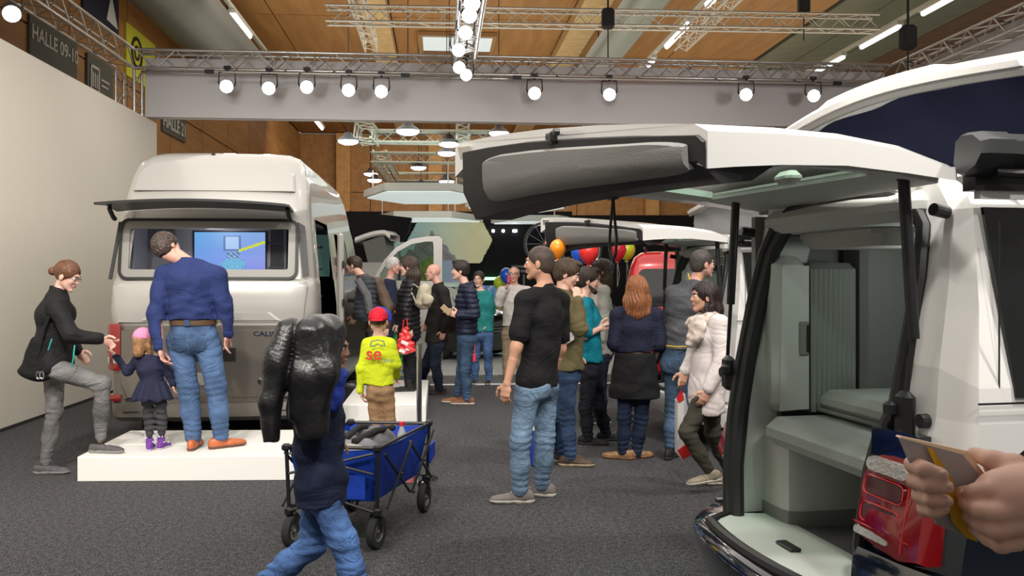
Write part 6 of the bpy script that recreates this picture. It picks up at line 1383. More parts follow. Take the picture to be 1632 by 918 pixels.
q = MB(); q.prism([P(1080,718,6.79), P(1096,706,6.79), P(1107,723,6.79), P(1088,732,6.79)], (0,.01,0)); obj('red_print', q, mat('red bag print', (.6,.02,.02), .4), sb, world=True)
q = MB(); q.prism([P(1078,636,6.79), P(1087,618,6.79), P(1090,636,6.79), P(1082,642,6.79)], (0,.01,0)); obj('red_corner', q, mat('red bag print', (.6,.02,.02), .4), sb, world=True)
# 7 young man in puffer jacket
m7 = person('young man in dark blue puffer jacket holding up a phone', 11.1, 1.80, 186,
  dict(head=(733,432), neck=(742,455), chest=(744,480), waist=(744,505), pelvis=(744,535), shL=(749,467,-.17), shR=(740,467,.16), elL=(756,500,-.2), wrL=(731,502,-.22), haL=(720,500,-.2), elR=(738,502,.15), wrR=(722,496,.0), hiL=(746,545,-.08), hiR=(740,545,.08), knL=(742,590,-.08), knR=(736,590,.08), anL=(744,634,-.05), anR=(730,628,.12)),
  skin='fair', head=dict(hair='thick', col=(.025,.018,.015), yaw=186), top=dict(col=(.014,.018,.04), hempy=532, loose=.030, name='puffer_jacket', puffer=True, collar=.03, hood=True, rough=.5), legs=dict(col=(.05,.09,.16)), shoes=dict(col=(.22,.09,.045), sole=(.6,.56,.5)), feet_yaw=(185,185), res=.012)
ph = MB(); ph.rbox(P(711,494,10.9), (.145,.012,.072), .004, M=Matrix.Rotation(.75, 3, 'Y')); tag(obj('phone', ph, mat('gold phone', (.45,.33,.2), .3, .3)), 'gold phone held out by the young man in the puffer jacket', 'phone')
q = MB(); q.rbox(P(756,570,10.95), (.04,.015,.10), .005); q.tube([P(756,562,10.95), P(757,548,10.97)], .005, 5); tag(obj('key_tag', q, mat('red tag', (.6,.03,.05), .5)), 'red key tag hanging from the jeans pocket of the puffer jacket man', 'tag')
# 8 bald man
person('bald man with glasses in dark jacket behind the beige backpack', 12.0, 1.79, 184,
  dict(head=(690,435), neck=(699,455), chest=(700,480), waist=(698,510), pelvis=(696,540), shL=(706,466,-.17), shR=(696,465,.16), elL=(714,500,-.2), wrL=(707,527,-.2), elR=(690,500,.2), wrR=(682,515,.2), knL=(694,580,-.05), knR=(680,578,.15), anL=(700,618,.0), anR=(674,600,.6)),
  skin='pink', bulk=1.12, head=dict(yaw=186, glasses=True), top=dict(col=(.016,.014,.013), hempy=545, loose=.025, name='jacket', collar=.03), legs=dict(col=(.02,.028,.05)), shoes=dict(col=(.03,.02,.017), sole=(.05,.04,.03)), feet_yaw=(185,190), res=.012)
# 9 woman with backpack
w9 = person('woman with long brown hair in black puffer coat carrying a red bag', 10.9, 1.66, 172,
  dict(head=(651,426), neck=(655,446), chest=(653,470), waist=(652,500), pelvis=(652,530), shL=(655,455,-.16), shR=(650,455,.15), elL=(647,492,-.2), wrL=(652,522,-.22), elR=(640,492,.15), wrR=(636,515,.1), knL=(656,575,-.05), knR=(650,572,.08), anL=(660,612,.0), anR=(650,612,-.1)),
  skin='fair', fem=True, gz0=ZP, head=dict(hair='long_back', col=(.045,.028,.02), yaw=178), top=dict(col=(.010,.010,.012), hempy=540, loose=.036, name='puffer_coat', puffer=True, collar=.03, rough=.45, cutr=.26), legs=dict(col=(.01,.01,.012), slim=True, mat=cloth_mat((.01,.01,.012))), shoes=dict(col=(.015,.014,.014), sole=(.02,.02,.02), kind='boot'), feet_yaw=(190,200), res=.012)
bp = thing('backpack', 'small beige backpack worn by the woman in the black puffer coat', 'backpack', P(675,472,10.75)); S = SDF(.03); S.add(s_econe(P(677,462,10.78), P(674,482,10.78), .085, .075, .105, .085, (1,0,.2))); S.ell(P(682,478,10.68), [.07,.05,.07]); S.disp.append(wr_fold(.006,(14,22,8))); SDFmesh('pack', S, .011, cloth_mat((.40,.36,.27), .8), bp)
q = MB(); q.tube([P(666,458,10.7), P(658,452,10.66), P(655,465,10.66), P(664,484,10.7)], .012, 6); obj('strap', q, cloth_mat((.4,.36,.27)), bp, world=True, smooth=True)
def plastic_bag(label, px, py, Y, w_, h_, col, extra=None):
    t = thing('plastic_bag', label, 'bag', P(px,py+h_,Y)); c0, c1 = P(px,py-h_*.8,Y), P(px,py+h_*.5,Y); W_ = w_/FOC*Y; S = SDF(.03); S.add(s_econe(c0, c1, W_*.35, .03, W_, .07, (1,0,.1))); S.disp.append(lambda p: .012*np.sin(p[:,0]*38+3*np.sin(p[:,2]*26))*np.sin(p[:,2]*31+p[:,0]*20)); S.cut.append(lambda p: (c1.z-.05+.35*np.abs(p[:,0]-c1.x))-p[:,2]); SDFmesh('bag_film', S, .010, mat('bag film %.2f%.2f' % (col[0],col[1]), col, .25, coat=.5), t)
    q = MB(); q.tube([c0+Vector((-.03,0,0)), c0+Vector((-.02,0,.12)), c0+Vector((.02,0,.12)), c0+Vector((.03,0,0))], .008, 5); obj('handle', q, mat('bag film %.2f%.2f' % (col[0],col[1]), col), t, world=True)
    if extra:
        for (dx, dz, s_, c_) in extra: q = MB(); q.rbox(c1+Vector((dx,-.075,dz)), (s_*2.2,.01,s_), .004, M=Matrix.Rotation(.4, 3, 'Y')); obj('print', q, mat('white print on bag', c_, .4), t, world=True)
plastic_bag('red and white plastic bag carried by the woman in the puffer coat', 646, 546, 10.6, 17, 26, (.62,.03,.03), [(.0,.10,.04,(.75,.7,.7)),(.03,.02,.02,(.75,.7,.7)),(-.03,-.0,.035,(.75,.7,.7))])
plastic_bag('green plastic bag hanging behind the boy in the yellow shirt', 632, 562, 11.3, 13, 32, (.03,.25,.04))
# 10 man with white hair
m10 = person('man with white hair and navy polo facing the puffer coat woman', 12.7, 1.72, 2,
  dict(head=(627,424), neck=(621,445), chest=(620,470), pelvis=(620,535), elR=(628,495,-.2), wrR=(640,492,-.15)), skin='pink', gz0=ZP, bulk=1.05, head=dict(hair='short', col=(.50,.48,.46), yaw=0, pitch=-8),
  top=dict(col=(.02,.025,.055), hempy=545, loose=.02, sleeve=.5, name='polo_shirt', cutall=True, collar_col=(.6,.62,.66)), legs=dict(col=(.03,.035,.05)), shoes=dict(col=(.04,.2,.4)), res=.013)
# 11 man bent into the van
m11 = person('man in brown jacket bending into the cab of the high-roof van', 11.3, 1.76, 172,
  dict(head=(563,424,.1), neck=(577,442), chest=(592,462), waist=(600,495), pelvis=(600,530), shL=(602,452,-.16), shR=(585,452,.15), elL=(620,492,-.2), wrL=(616,520,-.22), elR=(575,490,.15), wrR=(566,505,.2), knL=(592,570,-.08), knR=(583,570,.08), anL=(590,612,-.05), anR=(576,608,.1)),
  skin='fair', gz0=ZP, head=dict(hair='short', col=(.05,.03,.02), yaw=175), top=dict(col=(.10,.065,.045), hempy=528, loose=.03, name='jacket', collar=.03, rough=.6, cutr=.24), legs=dict(col=(.05,.055,.07)), shoes=dict(col=(.03,.03,.03)), feet_yaw=(175,175), res=.012)
bp = thing('backpack', 'dark grey padded backpack on the man bending into the cab', 'backpack', P(583,480,11.0)); S = SDF(.03); S.add(s_econe(P(584,450,11.0), P(582,500,10.98), .12, .09, .15, .11, (1,0,.1))); S.disp.append(puffer(.012,.06)); SDFmesh('pack', S, .012, cloth_mat((.035,.04,.052), .6), bp)
q = MB(); q.tube([P(570,446,10.9), P(585,470,10.86), P(590,500,10.86)], .05, 8); obj('side_panel', q, cloth_mat((.12,.12,.125)), bp, world=True, smooth=True)
# 12 woman in teal
w12 = person('woman in teal shirt and jeans walking towards the viewer in the far aisle', 13.2, 1.68, 262,
  dict(head=(763,446), neck=(765,463), chest=(769,485), waist=(769,505), pelvis=(768,530), shL=(778,472), shR=(758,472), elL=(783,500,.05), wrL=(776,520,-.05), elR=(752,500), wrR=(752,522)), skin='fair', fem=True, bulk=1.05,
  head=dict(hair='short', col=(.03,.02,.018), glasses=True, yaw=255), top=dict(col=(.02,.20,.20), hempy=528, loose=.025, sleeve=.5, name='shirt', cutall=True), legs=dict(col=(.07,.13,.28)), shoes=dict(col=(.03,.02,.02)), res=.013)
# 13 man on the phone
m13 = person('man in white shirt and khaki trousers phoning in the far aisle', 13.5, 1.79, 270,
  dict(head=(819,438), neck=(820,456), chest=(820,480), waist=(820,505), pelvis=(819,528), shR=(800,465), shL=(841,465), elR=(794,484,-.1), wrR=(805,462,-.2), haR=(811,447,-.22), elL=(847,490), wrL=(846,515)), skin='pink', bulk=1.08,
  head=dict(hair='bald_ring', col=(.28,.24,.2), glasses=True, yaw=265), top=dict(col=(.56,.52,.49), hempy=520, loose=.025, name='shirt', collar=.02, cutr=.3), legs=dict(col=(.40,.30,.19), mat=cloth_mat((.36,.27,.18))), shoes=dict(col=(.05,.03,.02)), res=.012)
ph = MB(); ph.rbox(P(811,445,13.2), (.05,.05,.12), .01); tag(obj('phone', ph, mat('red phone case', (.5,.05,.08), .4)), 'reddish phone held to the ear of the man in the white shirt', 'phone')
# 5 boy in yellow
b5 = person('boy in neon yellow shirt and red cap behind the blue cart', 7.3, 1.34, 90,
  dict(head=(603,513), neck=(603,538), chest=(604,562), waist=(604,588), pelvis=(606,618), shL=(587,549), shR=(621,549), elL=(577,588,-.02), wrL=(575,624,.0), haL=(579,642,0), elR=(630,580,.03), wrR=(632,600,.18), hiL=(596,630), hiR=(617,630), knL=(600,685), knR=(622,685), anL=(602,735), anR=(622,735)),
  skin='child', kid=True, bulk=.90, head=dict(k=.92, yaw=92, cap=(.62,.015,.035), brim=-1, cap2=None, hair='short', col=(.05,.03,.02)), top=dict(col=(.62,.72,.02), hempy=613, loose=.024, name='shirt', fold=.005, amt=.05, cutr=.205), legs=dict(col=(.32,.19,.10), w=1.1, mat=cloth_mat((.30,.18,.095))), shoes=dict(col=(.05,.05,.05)), feet_yaw=(90,90), res=.009)
hh = b5['h']; S = SDF(.01); S.ell(hh.p(0,.0,.045), [.083,.096,.092], hh.M()); S.cut.append(lambda p: (.03-hh.loc(p)[:,2])*.9); S.cut.append(lambda p: (.025-hh.loc(p)[:,1])*.9); SDFmesh('cap_front', S, .007, cloth_mat((.02,.06,.45), .7), b5['T'])
S = SDF(.01); S.ell(hh.p(.02,.02,.03), [.09,.10,.098], hh.M()); S.cut.append(lambda p: (.0-hh.loc(p)[:,2])*.9); S.cut.append(lambda p: (.03-hh.loc(p)[:,1])*.9); SDFmesh('cap_front_trim', S, .008, cloth_mat((.02,.06,.45), .7), b5['T'])
bk = A(b5['che'])-b5['f']*.142
text_on('shirt_print', 'se', .15, .0015, Vector(bk+A((-.02,-.005,.0))), (1,0,0), (0,0,1), mat('red shirt print', (.62,.05,.02), .6), b5['T'])
text_on('shirt_print', 'CREW', .035, .0015, Vector(bk+A((.09,-.008,-.055))), (1,0,0), (0,0,1), mat('grey shirt print', (.22,.26,.2), .6), b5['T'])
q = MB(); c = Vector(bk+A((.01,-.0,.085)))
q.tube([c+Vector((-.06,0,-.02)), c+Vector((-.05,0,.02)), c+Vector((0,0,.03)), c+Vector((.05,0,.02)), c+Vector((.06,0,-.02)), c+Vector((.03,0,-.02)), c+Vector((.0,0,.0)), c+Vector((-.03,0,-.02)), c+Vector((-.06,0,-.02))], .006, 5); obj('shirt_emblem', q, mat('grey shirt print', (.3,.34,.25)), b5['T'], world=True)
# 4 walking boy with leather jacket
b4 = person('walking boy in navy shirt half covered by a black leather jacket', 4.2, 1.44, -4,
  dict(head=(527,556), neck=(512,600), chest=(505,650), waist=(508,710), pelvis=(512,768), shR=(500,615,-.12), shL=(512,615,.12), elR=(480,660,-.15), wrR=(478,600,-.16), elL=(530,665,.16), wrL=(535,700,.2), hiR=(512,790,-.06), hiL=(505,790,.07), knR=(548,862,-.08), knL=(498,868,.08), anR=(570,950,-.06), anL=(425,925,.10)),
  skin='dark', kid=True, head=dict(k=.88, hair='short', col=(.02,.013,.012), yaw=-8, pitch=-6), top=dict(col=(.012,.018,.045), hempy=800, loose=.034, name='shirt', fold=.007, amt=.2, cutr=.3), legs=dict(col=(.07,.14,.33), w=1.25), shoes=dict(col=(.05,.05,.06), tilt=(0,.5)), feet_yaw=(0,0), res=.008)
S = SDF(.03); S.add(s_econe(P(535,600,4.12), P(528,640,4.08), .055, .06, .05, .05, (1,0,0))); S.disp.append(wr_fold(.006,(20,25,9))); SDFmesh('hood', S, .008, cloth_mat((.02,.045,.30), .8), b4['T'])
lj = thing('leather_jacket', 'black quilted leather jacket draped over the head and shoulder of the walking boy', 'jacket', P(485,600,4.0))
S = SDF(.045)
S.add(s_econe(P(478,525,4.05), P(520,520,4.15), .05, .12, .065, .11, (0,0,1)))
S.add(s_econe(P(488,535,4.02), P(490,600,3.98), .125, .075, .135, .075, (1,0,0))); S.add(s_econe(P(490,600,3.98), P(497,685,3.98), .135, .075, .075, .05, (1,0,0)))
S.chain([P(460,528,4.0), P(440,580,3.94), P(434,640,3.92), P(435,702,3.92)], [.062,.060,.055,.048], .03)
S.chain([P(535,530,4.1), P(527,580,4.02), P(513,640,3.98)], [.05,.045,.035], .02)
S.cut.append(lambda p: P(0,711,3.95).z+.03*np.sin(p[:,0]*22)-p[:,2])
S.disp.append(wr_fold(.007,(16,12,6),1.)); S.disp.append(lambda p: .012*np.exp(-((p[:,2]-P(0,560,4).z)/.10)**2)*(np.abs(np.sin((p[:,2]+.35*(p[:,0]-P(450,0,4).x))*PI/.020))-.5)*(p[:,0] < P(482,0,4).x)*.45)
S.disp.append(lambda p: -.02*np.exp(-((p[:,0]-P(462,0,3.95).x-.12*(p[:,2]-1.2))/.014)**2))
SDFmesh('leather', S, .0075, mat('black leather', (.012,.012,.013), .32, spec=.6, noise=(14,.3), bump=(45,.35)), lj)
q = MB(); q.prism([P(412,603,3.95), P(424,612,3.93), P(424,620,3.93), P(410,610,3.95)], (0,.02,0)); obj('strap_end', q, mat('black leather', (.012,.012,.013)), lj, world=True)
# 20 person reading a booklet at the right edge: two hands and forearms
hd_ = thing('person', 'pair of hands holding a folded booklet at the right edge, body out of view', 'person', (.95,1.15,1.0))
fe = []
Yh = 1.12
def fchain(S, pts, rs, k=.004): S.chain([P(*p) for p in pts], rs, k)
# right-hand side hand (nearer), back of the hand towards the viewer
S = SDF(.014)
S.add(s_econe(P(1600,560+250,1.05), P(1592,790,1.06), .040, .018, .038, .02, (-.3,0,1)), .02)
S.chain([P(1700,800,1.05), P(1640,795,1.04), P(1600,800,1.05)], [.034,.036,.034], .02)
S.chain([P(1640,830,1.05), P(1600,840,1.05)], [.03,.02], .02)
F4 = [([(1620,782,1.03),(1580,783,1.035),(1555,785,1.05),(1533,786,1.08)],[.0125,.0105,.0098,.0088]),
      ([(1622,812,1.02),(1588,818,1.02),(1562,815,1.03),(1538,803,1.07)],[.0130,.0115,.0098,.0085]),
      ([(1622,838,1.02),(1590,845,1.02),(1564,836,1.035),(1543,822,1.075)],[.0125,.0110,.0092,.0080]),
      ([(1620,864,1.03),(1595,868,1.03),(1574,858,1.045),(1552,842,1.08)],[.0110,.0098,.0082,.0072])]
for pts, rs in F4: fchain(S, pts, rs, .0055)
fchain(S, [(1662,780,1.06),(1618,742,1.07),(1585,735,1.09),(1553,724,1.12)], [.017,.0125,.0115,.0095], .01)
l, u_ = S.bb(); p1 = snet(S.ev, l-.01, u_+.01, .0035)
# left hand behind the booklet: four fingers wrapping round its edge from behind
S2 = SDF(.010)
for i, pts in enumerate(([(1520,752,1.17),(1474,738,1.13),(1456,740,1.085),(1474,749,1.045),(1500,757,1.04)],[(1520,775,1.17),(1480,766,1.13),(1459,766,1.085),(1482,773,1.042),(1509,776,1.04)],[(1522,795,1.17),(1486,789,1.13),(1466,789,1.09),(1485,796,1.048),(1509,799,1.046)],[(1524,812,1.17),(1492,811,1.13),(1474,811,1.09),(1490,815,1.054),(1505,811,1.054)])):
    fchain(S2, pts, [.0110,.0112,.0108-.0005*i,.0102-.0006*i,.0088-.0006*i], .0035)
S2.chain([P(1525,765,1.19), P(1530,812,1.19)], [.022,.020], .02); S2.chain([P(1535,790,1.20), P(1600,775,1.21), P(1720,765,1.24)], [.030,.030,.034], .02); fchain(S2, [(1575,775,1.19),(1600,750,1.16),(1580,745,1.14)], [.014,.012,.010], .01)
l, u_ = S2.bb(); p2 = snet(S2.ev, l-.01, u_+.01, .0035)
V_, F_ = join_np([p1, p2]); obj('body', npmesh('body', V_, F_), skin_mat('fair'), hd_, world=True, fix=False)
nm_ = mat('finger nail', (.72,.45,.36), .3)
for (px, py, Yn) in ((1536,784,1.064),(1541,801,1.058),(1545,820,1.063),(1503,755,1.034),(1512,775,1.034),(1511,798,1.040),(1507,810,1.048)):
    q = MB(); q.sphere(P(px,py,Yn), (.0055,.0030,.0042), 8, 5); obj('nail', q, nm_, hd_, world=True, smooth=True)
q = MB(); q.tube([P(1668,778,1.08), P(1720,790,1.1), P(1900,860,1.2)], .05, 12); q.tube([P(1660,765,1.22), P(1760,770,1.25), P(1950,800,1.3)], .05, 12); obj('sleeve', q, cloth_mat((.02,.02,.025)), hd_, world=True, smooth=True)
bk_ = thing('booklet', 'folded grey and yellow booklet held in two hands at the right edge', 'booklet', P(1500,800,1.12))
q = MB()
pA = [P(1434,698,1.06), P(1534,724,1.085), P(1569,766,1.10), P(1582,800,1.115), P(1558,864,1.11), P(1493,836,1.085)]
q.prism(pA, (0,.005,0)); obj('cover', q, mat('grey booklet cover', (.40,.37,.38), .45, noise=(9,.2)), bk_, world=True)
q = MB(); q.prism([P(1476,711,1.068), P(1485,714,1.07), P(1516,762,1.078), P(1538,820,1.09), P(1557,863,1.104), P(1540,857,1.10), P(1517,832,1.09), P(1508,800,1.08), P(1497,758,1.074)], (0,-.001,0)); obj('yellow_band', q, mat('yellow print band', (.75,.42,.02), .5), bk_, world=True)
q = MB(); q.prism([P(1434,698,1.06), P(1436,695.5,1.062), P(1541,719,1.09), P(1577,765,1.105), P(1569,766,1.10), P(1534,724,1.085)], (0,.012,0)); obj('page_block', q, mat('cream page edges', (.78,.55,.36), .7), bk_, world=True)
# =====================================================================  PROPS ON THE FLOOR
white_pl = mat('white lacquered platform', (.86,.85,.81), .4)
def platform(name, label, c4, z, m=white_pl):
    t = thing(name, label, 'platform', c4[0]); q = MB(); q.prism([Vector((p[0],p[1],.002)) for p in c4], (0,0,z-.002)); o = obj('box', q, m, t, world=True); bv = o.modifiers.new('edge', 'BEVEL'); bv.width = .006; bv.segments = 2; return t
a = P(123,768,6.87); a.z = 0
ax = Vector((math.cos(PHI), math.sin(PHI), 0))*.0+Vector((1,-.012*0+.02,0)).normalized(); dx = Vector((-.0829,1,0)).normalized()
platform('step_platform', 'long low white step platform behind the high-roof van', [a, a+Vector((1.78,.05,0)), a+Vector((1.78,.05,0))+dx*1.18, a+dx*1.18], ZP)
q = MB(); b_ = a+dx*.50; b_.z = ZP; q.prism([b_+Vector((.0,0,0)), b_+Vector((1.78,.05,0)), b_+Vector((1.78,.05,0))+dx*.012, b_+dx*.012], (0,0,.004)); tag(obj('platform_line', q, mat('pale strip', (.85,.84,.80), .4)), 'thin raised pale strip across the top of the step platform', 'strip')  # thin pale strip laid across the platform top
a2 = P(545,674,9.66); a2.z = 0; platform('side_platform', 'white platform beside the open side door of the high-roof van', [a2, a2+Vector((.92,.04,0)), a2+Vector((.92,.04,0))+Vector((-.19,2.3,0)), a2+Vector((-.19,2.3,0))], ZP)
# chrome post
cp = P(668,770,6.9); cp.z = 0; t = thing('chrome_post', 'slim brushed chrome post standing behind the blue cart', 'post', cp); q = MB(); q.tube([cp+Vector((0,0,.0)), cp+Vector((0,0,1.07))], .021, 16); obj('tube', q, chrome, t, world=True, smooth=True); q = MB(); q.tube([cp, cp+Vector((0,0,.02))], .15, 24); obj('base_plate', q, chrome, t, world=True); q = MB(); q.tube([cp+Vector((0,0,1.07)), cp+Vector((0,0,1.085))], .023, 16); obj('top_cap', q, mat('dark grey cap', (.1,.1,.1), .4), t, world=True)
# folding blue cart: corners of the top rim and the bottom, in the world
blue_f = mat('royal blue cart fabric', (.008,.045,.36), .6, spec=.3, noise=(7,.2), bump=(25,.2)); stl = mat('black cart frame', (.012,.012,.013), .4)
ct = thing('folding_cart', 'blue fabric folding cart with black frame and four wheels', 'cart', (-.95,5.6,0))
# near-right, far-right, far-left, near-left (top z .67, bottom z .33)
NR, FR = Vector((-.80,5.18,0)), Vector((-.60,6.0,0)); dL = Vector((-.50,.03,0)); NL, FL = NR+dL, FR+dL
TZ, BZ = .59, .235
top_ = [NR+Vector((.02,-.03,TZ)), FR+Vector((.03,.03,TZ)), FL+Vector((-.03,.05,TZ)), NL+Vector((-.02,-.01,TZ))]; bot = [p+(sum([NR,FR,FL,NL], Vector())/4-p)*.12+Vector((0,0,BZ+.03)) for p in (NR,FR,FL,NL)]
mid_ = [t_.lerp(b2, .5)+Vector((0,0,-.0))+((t_+b2)/2-sum([NR,FR,FL,NL], Vector())/4).normalized()*.0 for t_, b2 in zip(top_, bot)]
q = MB(); n = 10; rg = []
def loop(c4, z_sag=0, out=0):
    pts = []; cen = sum(c4, Vector())/4
    for i in range(4):
        a_, b2 = c4[i], c4[(i+1) % 4]
        for k in range(n): t_ = k/n; p = a_.lerp(b2, t_); o = (p-cen); o.z = 0; pts.append(p+Vector((0,0,-z_sag*math.sin(PI*t_)))+o.normalized()*out*math.sin(PI*t_))
    return pts
rg = [loop(top_, .012), loop([t_.lerp(b2,.3) for t_,b2 in zip(top_,bot)],.0,.012), loop([t_.lerp(b2,.7) for t_,b2 in zip(top_,bot)],0,.018), loop(bot)]
sh_ = .008; inn = [[p+(sum(r_, Vector())/len(r_)-p)*.03+Vector((0,0,.012 if i == 3 else 0)) for p in r_] for i, r_ in enumerate(rg)]
q.loft(rg, cap0=False); q.loft(inn[::-1]+[rg[0]] if False else inn, cap0=False); q.loft([rg[0], inn[0]], cap0=False, cap1=False)
obj('fabric_tub', q, blue_f, ct, world=True, smooth=True, ang=50)
q = MB(); q.tube([NR+Vector((.0,-.05,.53)), NL+Vector((0,-.03,.53))], .004, 4); 
p0, p1 = NR.lerp(NL,.12)+Vector((0,-.035,.0)), NR.lerp(NL,.88)+Vector((0,-.03,0)); q = MB(); q.prism([p0+Vector((0,0,.30)), p1+Vector((0,0,.30)), p1+Vector((0,0,.44)), p0+Vector((0,0,.44))], (0,-.012,0)); obj('front_pocket', q, blue_f, ct, world=True)
q = MB(); q.prism([FR+Vector((.035,-.05,.34)), FR+Vector((.05,.14,.36)), FR+Vector((.05,.14,.46)), FR+Vector((.035,-.05,.46))], (.012,0,0)); obj('side_tab', q, blue_f, ct, world=True)
q = MB()
for i in range(4): q.tube([top_[i]+Vector((0,0,.008)), top_[(i+1)%4]+Vector((0,0,.008))], .011, 8)
obj('top_rim', q, stl, ct, world=True, smooth=True)
for i, p in enumerate((NR,FR,FL,NL)):
    o_ = (p-sum([NR,FR,FL,NL], Vector())/4); o_.z = 0; o_.normalize(); q = MB(); q.tube([p+o_*.025+Vector((0,0,.21)), p+o_*.045+Vector((0,0,TZ+.015))], .012, 8); q.rbox(p+o_*.045+Vector((0,0,TZ+.01)), (.05,.05,.04), .01); q.rbox(p+o_*.025+Vector((0,0,.22)), (.05,.05,.05), .01); obj('corner_post', q, stl, ct, world=True, smooth=True)
def xbrace(a_, b2, o_, nm='cross_brace', split=2):
    q = MB(); m_ = a_.lerp(b2, .5)
    for (s_, e_) in ((0, .5), (.5, 1.0)):
        s0, e0 = a_.lerp(b2, s_), a_.lerp(b2, e_); q.tube([s0+o_+Vector((0,0,TZ-.03)), e0+o_+Vector((0,0,.24))], .0085, 6); q.tube([s0+o_*1.3+Vector((0,0,.24)), e0+o_*1.3+Vector((0,0,TZ-.03))], .0085, 6)
    for t_ in (.25,.5,.75): c_ = a_.lerp(b2, t_)+o_*1.5+Vector((0,0,(TZ+.21)/2 if t_ != .5 else .24)); q.sphere(c_, .012, 8, 5)
    obj(nm, q, stl, ct, world=True)
xbrace(NR, FR, Vector((.05,-.01,0))); xbrace(NL, FL, Vector((-.05,.01,0)))
for (a_, b2, o_) in ((NR, NL, Vector((-.01,-.055,0))), (FR, FL, Vector((.01,.05,0)))):
    q = MB(); q.tube([a_+o_+Vector((0,0,TZ-.02)), a_.lerp(b2,1)+o_+Vector((0,0,.45))], .0085, 6); q.tube([b2+o_+Vector((0,0,TZ-.02)), a_+o_+Vector((0,0,.45))], .0085, 6); q.tube([a_+o_+Vector((0,0,.23)), a_.lerp(b2,.5)+o_+Vector((0,0,.31)), b2+o_+Vector((0,0,.23))], .0085, 6); obj('cross_brace', q, stl, ct, world=True)
def cart_wheel(p, yaw, label=None):
    e = bpy.data.objects.new('caster', None); COL.objects.link(e); e.parent = ct; e.location = Vector((p.x,p.y,0))-Vector(ct.location); e.rotation_euler = (0,0,yaw); return e
for i, (p, yw) in enumerate(((NR,1.25),(FR,1.35),(FL,1.3),(NL,1.25))):
    M = Matrix.Rotation(yw, 4, 'Z'); c = Vector((p.x,p.y,.098)); n_ = 24; q = MB(); prof = [(.055,-.02),(.09,-.023),(.098,-.012),(.098,.012),(.09,.023),(.055,.02)]; ax_ = M.to_3x3()@Vector((0,1,0)); fx = M.to_3x3()@Vector((1,0,0))
    q.loft([[c+fx*r*math.cos(2*PI*k/n_)+Vector((0,0,r*math.sin(2*PI*k/n_)))+ax_*y for k in range(n_)] for r, y in prof], cap0=False, cap1=False); wo = obj('wheel', q, tyre, ct, world=True, smooth=True, ang=35)
    q = MB(); q.loft([[c+fx*r*math.cos(2*PI*k/n_)+Vector((0,0,r*math.sin(2*PI*k/n_)))+ax_*y for k in range(n_)] for r, y in ((.056,-.02),(.048,-.012),(.048,.012),(.056,.02))], cap0=False, cap1=False); q.tube([c-ax_*.03, c+ax_*.03], .014, 10)
    for k in range(5): an = 2*PI*k/5; d_ = fx*math.cos(an)+Vector((0,0,math.sin(an))); q.tube([c+d_*.01, c+d_*.052], .007, 6)
    obj('hub', q, mat('grey wheel hub', (.16,.15,.14), .4, .3), wo, world=True, smooth=True)
    q = MB(); q.tube([c-ax_*.034, c-ax_*.034+Vector((0,0,.10)), c+Vector((0,0,.125)), c+ax_*.034+Vector((0,0,.10)), c+ax_*.034], .009, 6); q.tube([c+Vector((0,0,.115)), c+Vector((0,0,.16))], .016, 8); obj('fork', q, stl, ct, world=True, smooth=True)
# clothes heap and bottle inside the cart
cl_ = thing('clothes_heap', 'crumpled grey and black clothes lying in the blue cart', 'clothes', (-.98,5.62,.5)); S = SDF(.04)
for (x, y, z, r) in ((-1.0,5.5,.49,(.17,.2,.09)),(-.92,5.78,.50,(.17,.17,.10)),(-1.08,5.72,.51,(.12,.15,.09))): S.ell((x,y,z), r)
S.disp.append(lambda p: .022*np.sin(p[:,0]*24+3*np.sin(p[:,1]*13))*np.sin(p[:,1]*21+p[:,0]*12)); SDFmesh('cloth', S, .010, mat('mottled grey cloth', (.12,.12,.125), .9, noise=(5,.8)), cl_)
q = MB(); q.sphere((-1.02,5.36,.54), (.14,.08,.045), 16, 8); obj('pale_garment', q, cloth_mat((.33,.30,.26)), cl_, world=True, smooth=True)
q = MB(); q.tube([(-.98,5.45,.58),(-.88,5.66,.61),(-.80,5.9,.59)], .022, 8); q.tube([(-1.05,5.5,.59),(-1.0,5.75,.62),(-.95,5.92,.59)], .02, 8); obj('dark_strap', q, cloth_mat((.02,.02,.02)), cl_, world=True, smooth=True)
bt_ = thing('bottle', 'bottle with a red cap sticking out of the far cart corner', 'bottle', (-.77,5.95,.45)); q = MB(); q.tube([(-.74,5.9,.38),(-.74,5.9,.55),(-.74,5.9,.585),(-.74,5.9,.61)], 0, 12, True, [.032,.032,.016,.014]); obj('glass', q, mat('clear bottle', (.4,.42,.42), .1), bt_, world=True, smooth=True); q = MB(); q.tube([(-.74,5.9,.605),(-.74,5.9,.63)], .018, 12); obj('cap', q, mat('red bottle cap', (.7,.02,.05), .4), bt_, world=True)
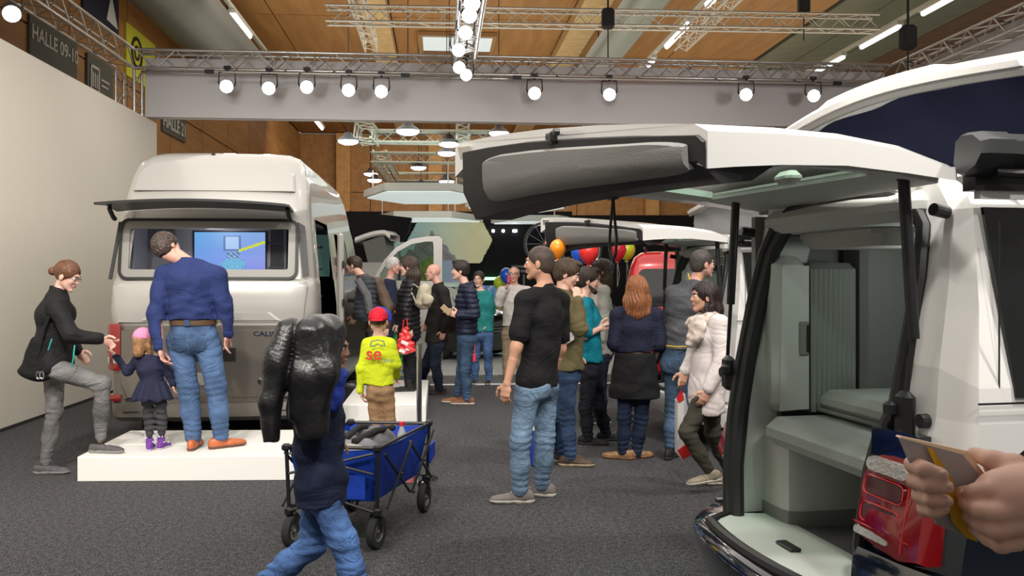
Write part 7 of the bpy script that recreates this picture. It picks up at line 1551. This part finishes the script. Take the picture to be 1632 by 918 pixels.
# bicycle and carrier near the second tailgate
by = thing('bicycle', 'bicycle with red frame mounted high in front of the black stand', 'bicycle', P(890,442,12.0))
def bwheel(c, R_, yaw, par, m1=tyre):
    fx = Vector((math.cos(yaw), math.sin(yaw), 0)); q = MB(); q.tube([c+fx*R_*math.cos(2*PI*k/28)+Vector((0,0,R_*math.sin(2*PI*k/28))) for k in range(29)], .018, 6, False); w_ = obj('tyre', q, m1, par, world=True, smooth=True)
    q = MB(); q.tube([c+fx*R_*.93*math.cos(2*PI*k/28)+Vector((0,0,R_*.93*math.sin(2*PI*k/28))) for k in range(29)], .009, 5, False)
    for k in range(12): q.tube([c, c+fx*R_*.92*math.cos(2*PI*k/12)+Vector((0,0,R_*.92*math.sin(2*PI*k/12)))], .003, 3, False)
    obj('spoked_rim', q, chrome, w_, world=True)
c1, c2 = P(869,389,12.0), P(926,398,12.3); bwheel(c1, .29, .2, by); bwheel(c2, .29, .2, by)
q = MB(); hb_ = P(880,372,12.05); se = P(908,368,12.2); bb_ = P(898,398,12.15); q.tube([hb_, c1], .014, 6); q.tube([hb_, se], .018, 6); q.tube([hb_, bb_], .018, 6); q.tube([se, bb_], .018, 6); q.tube([bb_, c2], .012, 6); q.tube([se, c2], .012, 6); obj('frame', q, mat('red bike frame', (.6,.02,.03), .3, coat=.6), by, world=True, smooth=True)
q = MB(); q.rbox(se+Vector((0,0,.06)), (.24,.1,.05), .02); obj('saddle', q, black_pl, by, world=True, smooth=True); q = MB(); q.tube([hb_+Vector((-.1,-.2,.08)), hb_+Vector((0,0,.10)), hb_+Vector((.05,.25,.08))], .012, 6); obj('handlebar', q, chrome, by, world=True, smooth=True)
ca = thing('bike_carrier', 'black bicycle carrier with dark bicycles left of the red van', 'carrier', P(950,600,12.2)); q = MB()
for px in (935,950,965): q.tube([P(px,600,12.2), P(px-2,520,12.2), P(px+8,425,12.3)], .03, 6)
q.tube([P(925,560,12.1), P(975,560,12.4)], .03, 6); q.tube([P(930,470,12.1), P(975,465,12.4)], .025, 6); obj('frame', q, black_pl, ca, world=True, smooth=True)
bwheel(P(948,545,12.0), .32, .3, ca); bwheel(P(965,520,11.9), .30, .5, ca)
q = MB(); q.rbox(P(957,455,12.1), (.26,.2,.75), .06, M=Matrix.Rotation(.2, 3, 'Y')); obj('cover', q, cloth_mat((.05,.05,.052), .6), ca, world=True, smooth=True)
